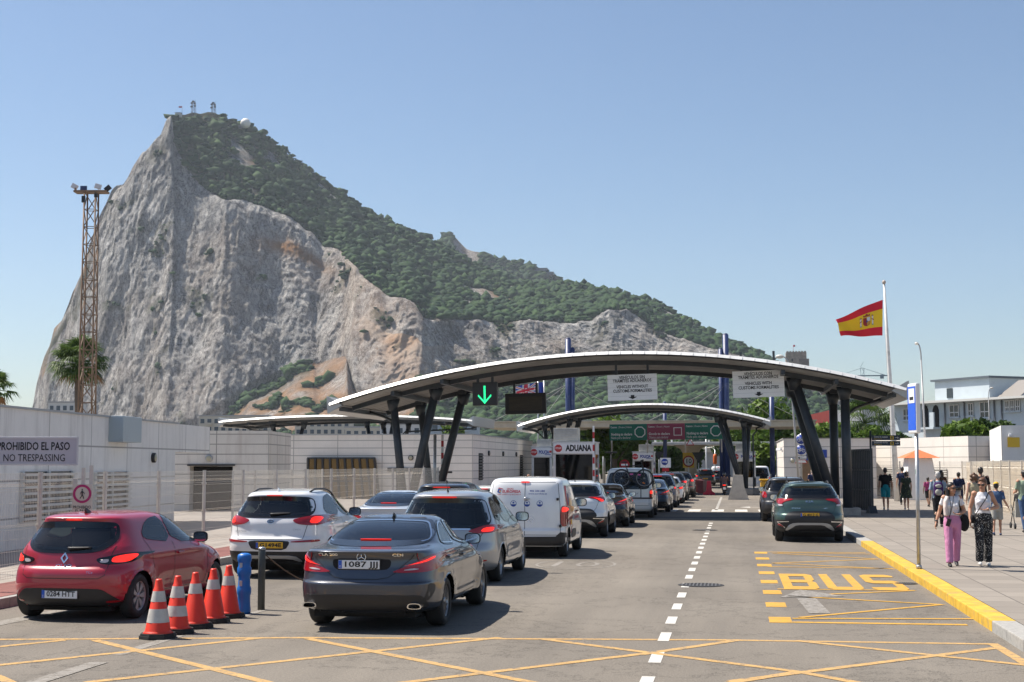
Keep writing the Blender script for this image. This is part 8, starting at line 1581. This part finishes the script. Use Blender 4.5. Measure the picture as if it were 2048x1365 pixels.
person('man in black T-shirt and turquoise shorts walking away', g0(1772, 1021), 1.80, -2, SK1, False, (BLK, -.02, .75), ('shorts', TURQ, .9), SHW, (HAIRB, 'short'), ((10, 6), (-12, 16)), group=PG, fat=1.12)
person('dark haired man in navy T-shirt raising a phone beside the floral dress', g0(1806, 1010), 1.82, 0, SK2, False, (NAV, -.02, .7), ('trousers', BLK, .1), SHB, (HAIRB, 'short'), ((4, 2), (-6, 8)), (((.08, .18, -.12), (.02, .25, .10), (0, .2, 1)), None), group=PG)
person('woman in dark floral dress and white shoes walking away', g0(1813, 1020), 1.62, 4, SK2, True, (FLORAL, -.04, .6), ('skirt', FLORAL, .85), SHW, (HAIRB, 'bun'), ((8, 4), (-8, 10)), group=PG, fat=1.22)
person('child in magenta shirt and black shorts walking away', g0(1857, 1014), 1.36, 8, SK3, False, (MAGT, 0, .8), ('shorts', BLK, .95), SHB, (HAIRB, 'short'), ((12, 8), (-14, 20)), group=PG)
person('grey haired man in light blue shirt with a violet rucksack', g0(1878, 1054), 1.72, -4, SK2, False, (LBL, -.03, .9), ('trousers', BLK, .1), SHB, (HAIRG, 'short'), ((10, 4), (-10, 16)), extras=rucksack(PURP, GRYC), group=PG)
person('woman with long dark hair and brown top beyond the violet rucksack', g0(1884, 1024), 1.70, 0, SK2, True, (BRN, 0, .7), ('trousers', BLK, .1), SHB, (HAIRB, 'long'), ((8, 4), (-8, 10)), group=PG)
person('boy in navy T-shirt standing behind the steel bin', g0(1919, 1024), 1.62, 6, SK1, False, (NAV, -.02, .8), ('shorts', NAV, .9), SHB, (HAIRB, 'short'), ((4, 2), (-4, 4)), group=PG)
person('woman with bushy auburn hair in beige sleeveless top, left of the polka dot trousers', g0(1950, 1058), 1.66, 6, SK2, True, (BEI, 0, .0), ('trousers', GRYC, .1), SHB, (HAIRA, 'bushy'), ((8, 4), (-8, 8)), group=PG)
person('man in dark T-shirt with a black rucksack behind the polka dot woman', g0(1964, 1048), 1.86, -6, SK1, False, (BLK, -.03, .75), ('trousers', DNM, .1), SHB, (HAIRB, 'short'), ((8, 4), (-8, 8)), extras=rucksack(BLK, BLK, .9), group=PG)
person('child in yellow cap, blue T-shirt and grey shorts', g0(1995, 1071), 1.46, -14, SK1, False, (DNM, -.04, .85), ('shorts', GRYC, .95), mat('navy shoe', (.03, .05, .12), .6), (HAIRB, 'short'), ((10, 6), (-10, 12)), (((.06, -.05, -.28), (.18, .05, -.50), (.3, .3, -1)), None), extras=capx, group=PG)
person('man in sage shirt pushing a stroller at the right edge of the frame', g0(2052, 1066), 1.78, 10, SK1, False, (SAGE, -.03, .8), ('trousers', DNM, .1), SHB, (HAIRB, 'short'), ((6, 4), (-8, 8)), (((.04, .05, -.27), (.0, .28, -.30), (0, 1, -.2)), ((.04, .05, -.27), (.0, .28, -.30), (0, 1, -.2))), group=PG)
person('man with pale cap in dark blue shirt before the notice boards', (atY(1625, 950, 76).x, 76, .14), 1.70, 10, SK2, False, (NAV, -.03, .8), ('trousers', BLK, .1), SHB, (mat('pale cap cloth', (.5, .48, .42), .8), 'short'), group='people by the booths'); person('person in orange top behind the slanted right roof leg', (atY(1646, 950, 77).x, 77, .14), 1.6, 0, SK1, True, (cloth('orange', (.4, .14, .04)), 0, .5), ('trousers', BLK, .1), SHB, (HAIRA, 'long'), group='people by the booths')
person('bald man with only his head showing over the panel van', (atY(1057, 950, 66).x, 66, .004), 1.62, 0, SK1, False, (NAV, -.03, .8), ('trousers', BLK, .1), SHB, (HAIRB, 'none'), group='people by the booths'); person('person in dark clothes beside the white van at the right police booth', (atY(1527, 960, 104).x, 104, .004), 1.7, 20, SK3, False, (BLK, -.03, 1.5), ('trousers', BLK, .1), SHB, (HAIRB, 'short'), group='people by the booths')
# stroller
p = g0(2046, 1060); t = thing('stroller', 'dark folding stroller at the right edge of the frame', 'stroller', (p.x + .1, p.y + .75, .14), 0); m = MB()
for sx in (-.25, .25): m.path([(sx, -.45, 1.05), (sx, -.1, .6), (sx, .35, .1)], .014, 6); m.path([(sx, -.35, .1), (sx, .1, .7)], .014, 6)
m.path([(-.25, -.45, 1.05), (.25, -.45, 1.05)], .016, 6); m.build('frame', [BLACK], t); m = MB(); m.prism([(-.25, .35), (.2, .35), (.3, .5), (-.05, .55), (-.3, .95), (-.38, .9)], -.21, .21, 'yz'); m.build('seat', [GRYC], t); m = MB(); m.ball((0, -.22, .92), (.24, .26, .2)); m.build('hood', [BLK], t)
for sx in (-.25, .25):
    for y in (-.35, .35): m = MB(); m.lathe([(.06, -.03), (.09, -.02), (.09, .02), (.06, .03)], (sx, y, .09), 18, 0, 'x'); m.build('wheel', [RUBBER], t)
# bicycle on the camper van
def wheel_ring(mb, c, r, rt): mb.path([(c[0] + r * math.cos(a), c[1], c[2] + r * math.sin(a)) for a in np.linspace(0, 2 * math.pi, 33)[:-1]], rt, 8, closed=True)
pw = Vector((-4.13, 55.25, 0)); c0, c1 = atY(1288.5, 957, 55.2), atY(1243, 960, 55.2); t = thing('bicycle', 'black mountain bike carried crosswise on the rear of the camper van', 'bicycle', ((c0.x + c1.x) / 2, 55.2, c0.z)); xw = (c0.x - c1.x) / 2; FRB = mat('bike black', (.012, .012, .013), .4)
for sx in (-1, 1):
    m = MB(); wheel_ring(m, (sx * xw, 0, 0), .33, .026); o = m.build('wheel', [RUBBER], t); m = MB(); wheel_ring(m, (sx * xw, 0, 0), .295, .012); m.tube((sx * xw, -.05, 0), (sx * xw, .05, 0), .03); 
    for a in np.linspace(0, 2 * math.pi, 15)[:-1]: m.path([(sx * xw, .01, 0), (sx * xw + .29 * math.cos(a), 0, .29 * math.sin(a))], .0025, 4)
    m.build('rim', [mat('dark alloy', (.30, .30, .31), .3, .8)], o)
m = MB(); bb = (-.08, 0, -.03); st_ = (-.26, 0, .46); hd_ = (.36, 0, .50); hl = (.40, 0, .36)
for a, b_, r in ((bb, st_, .02), (st_, hd_, .022), (bb, hl, .028), (hd_, hl, .03), (bb, (-xw, 0, 0), .014), ((-.22, 0, .35), (-xw, 0, 0), .013), (hl, (xw, .0, 0), .022)): m.tube(a, b_, r, n=8)
m.build('frame', [FRB], t); m = MB(); m.tube(st_, (-.30, 0, .60), .014); m.ball((-.32, 0, .62), (.13, .06, .03)); m.build('saddle', [BLACK], t); m = MB(); m.path([(.33, -.3, .60), (.34, -.1, .62), (.35, .1, .62), (.33, .3, .60)], .014, 6); m.tube((.36, 0, .5), (.34, 0, .61), .018); m.path([(.3, -.02, .66), (.42, .0, .70)], .03, 6); m.build('handlebar', [BLACK], t)
m = MB(); m.lathe([(.09, -.02), (.09, .0), (.03, .0)], bb, 20, 0, 'y'); m.tube(bb, (.06, -.06, -.14), .012); m.box((.09, -.09, -.15), (.09, .06, .02)); m.build('crank', [FRB], t); m = MB(); m.box((xw * .95, -.04, -.18), (.1, .01, .035), 0, M=Matrix.Rotation(.5, 3, 'Y')); m.build('reflector', [mat('orange reflector', (.7, .2, .02), .3)], t)
t = thing('bike_rack', 'dark tubular bicycle rack on the rear door of the camper van', 'bike rack', (c0.x - xw, 55.45, 0)); m = MB()
for sx in (-.3, .3): m.path([(sx, .2, 1.75), (sx, -.15, 1.78), (sx, -.15, .82), (sx, .1, .80)], .018, 6)
m.path([(-.75, -.25, .80), (.75, -.25, .80)], .03, 6); m.path([(-.3, -.15, 1.45), (.3, -.15, 1.45)], .018, 6); m.build('frame', [BLACK], t); m = MB(); m.box((-.05, -.28, 1.72), (.12, .05, .05)); m.box((.25, -.28, 1.7), (.1, .05, .05)); m.build('clamps', [mat('pink clamp', (.6, .1, .3), .5)], t)
# motorcyclist
p = gnd(1449, 991); t = thing('motor_scooter', 'black motor scooter with a lit tail lamp by the right police booth', 'motorcycle', (p.x, p.y, .004)); m = MB(); m.lathe([(.18, -.06), (.27, -.05), (.28, 0), (.27, .05), (.18, .06)], (0, .1, .28), 24, 0, 'x'); m.build('wheel', [RUBBER], t); m = MB(); m.lathe([(.18, -.05), (.27, -.04), (.28, 0), (.27, .04), (.18, .05)], (0, 1.4, .28), 24, 0, 'x'); m.build('wheel', [RUBBER], t)
m = MB(); loft(m, [((0, .35, .35), .16, .4), ((0, .3, .6), .2, .5), ((0, .28, .78), .17, .48)]); m.prism([(1.0, .35), (1.3, .4), (1.15, 1.05), (1.0, 1.0)], -.2, .2, 'yz'); m.box((0, .85, .33), (.3, .6, .08)); m.path([(-.35, 1.02, 1.08), (0, 1.08, 1.05), (.35, 1.02, 1.08)], .018, 6); m.build('fairing', [P_BLACK], t); m = MB(); m.box((0, -.2, .68), (.2, .04, .07), bev=.01); m.build('tail_light', [REDLIT], t); m = MB(); m.box((0, -.2, .46), (.19, .012, .15)); m.build('number_plate', [WHITEP], t)
for sx in (-1, 1): m = MB(); m.path([(sx * .3, 1.02, 1.08), (sx * .38, .98, 1.28)], .01, 5); m.ball((sx * .38, .97, 1.32), (.07, .02, .045)); m.build('mirror', [BLACK], t)
def helmet(t, d): m = MB(); m.ball(d['hp'](0, -.01, .02), (.125, .14, .14), 0, 16, 12, d['hm']); m.build('helmet', [mat('dark helmet', (.02, .02, .022), .2, coat=1.)], t)
person('rider in patterned brown jacket and dark helmet on the motor scooter', (p.x, p.y + .28, .12), 1.72, 0, SK1, False, (dots_mat('cloth brown pattern', (.10, .06, .06), (.2, .14, .12), 20, .3), -.03, 1.8), ('trousers', DNM, .1), SHB, (HAIRB, 'short'), ((76, 88), (76, 88)), (((.08, .16, -.22), (.12, .42, -.24), (0, 1, 0)), ((.08, .16, -.22), (.12, .42, -.24), (0, 1, 0))), extras=helmet, group='people by the booths')
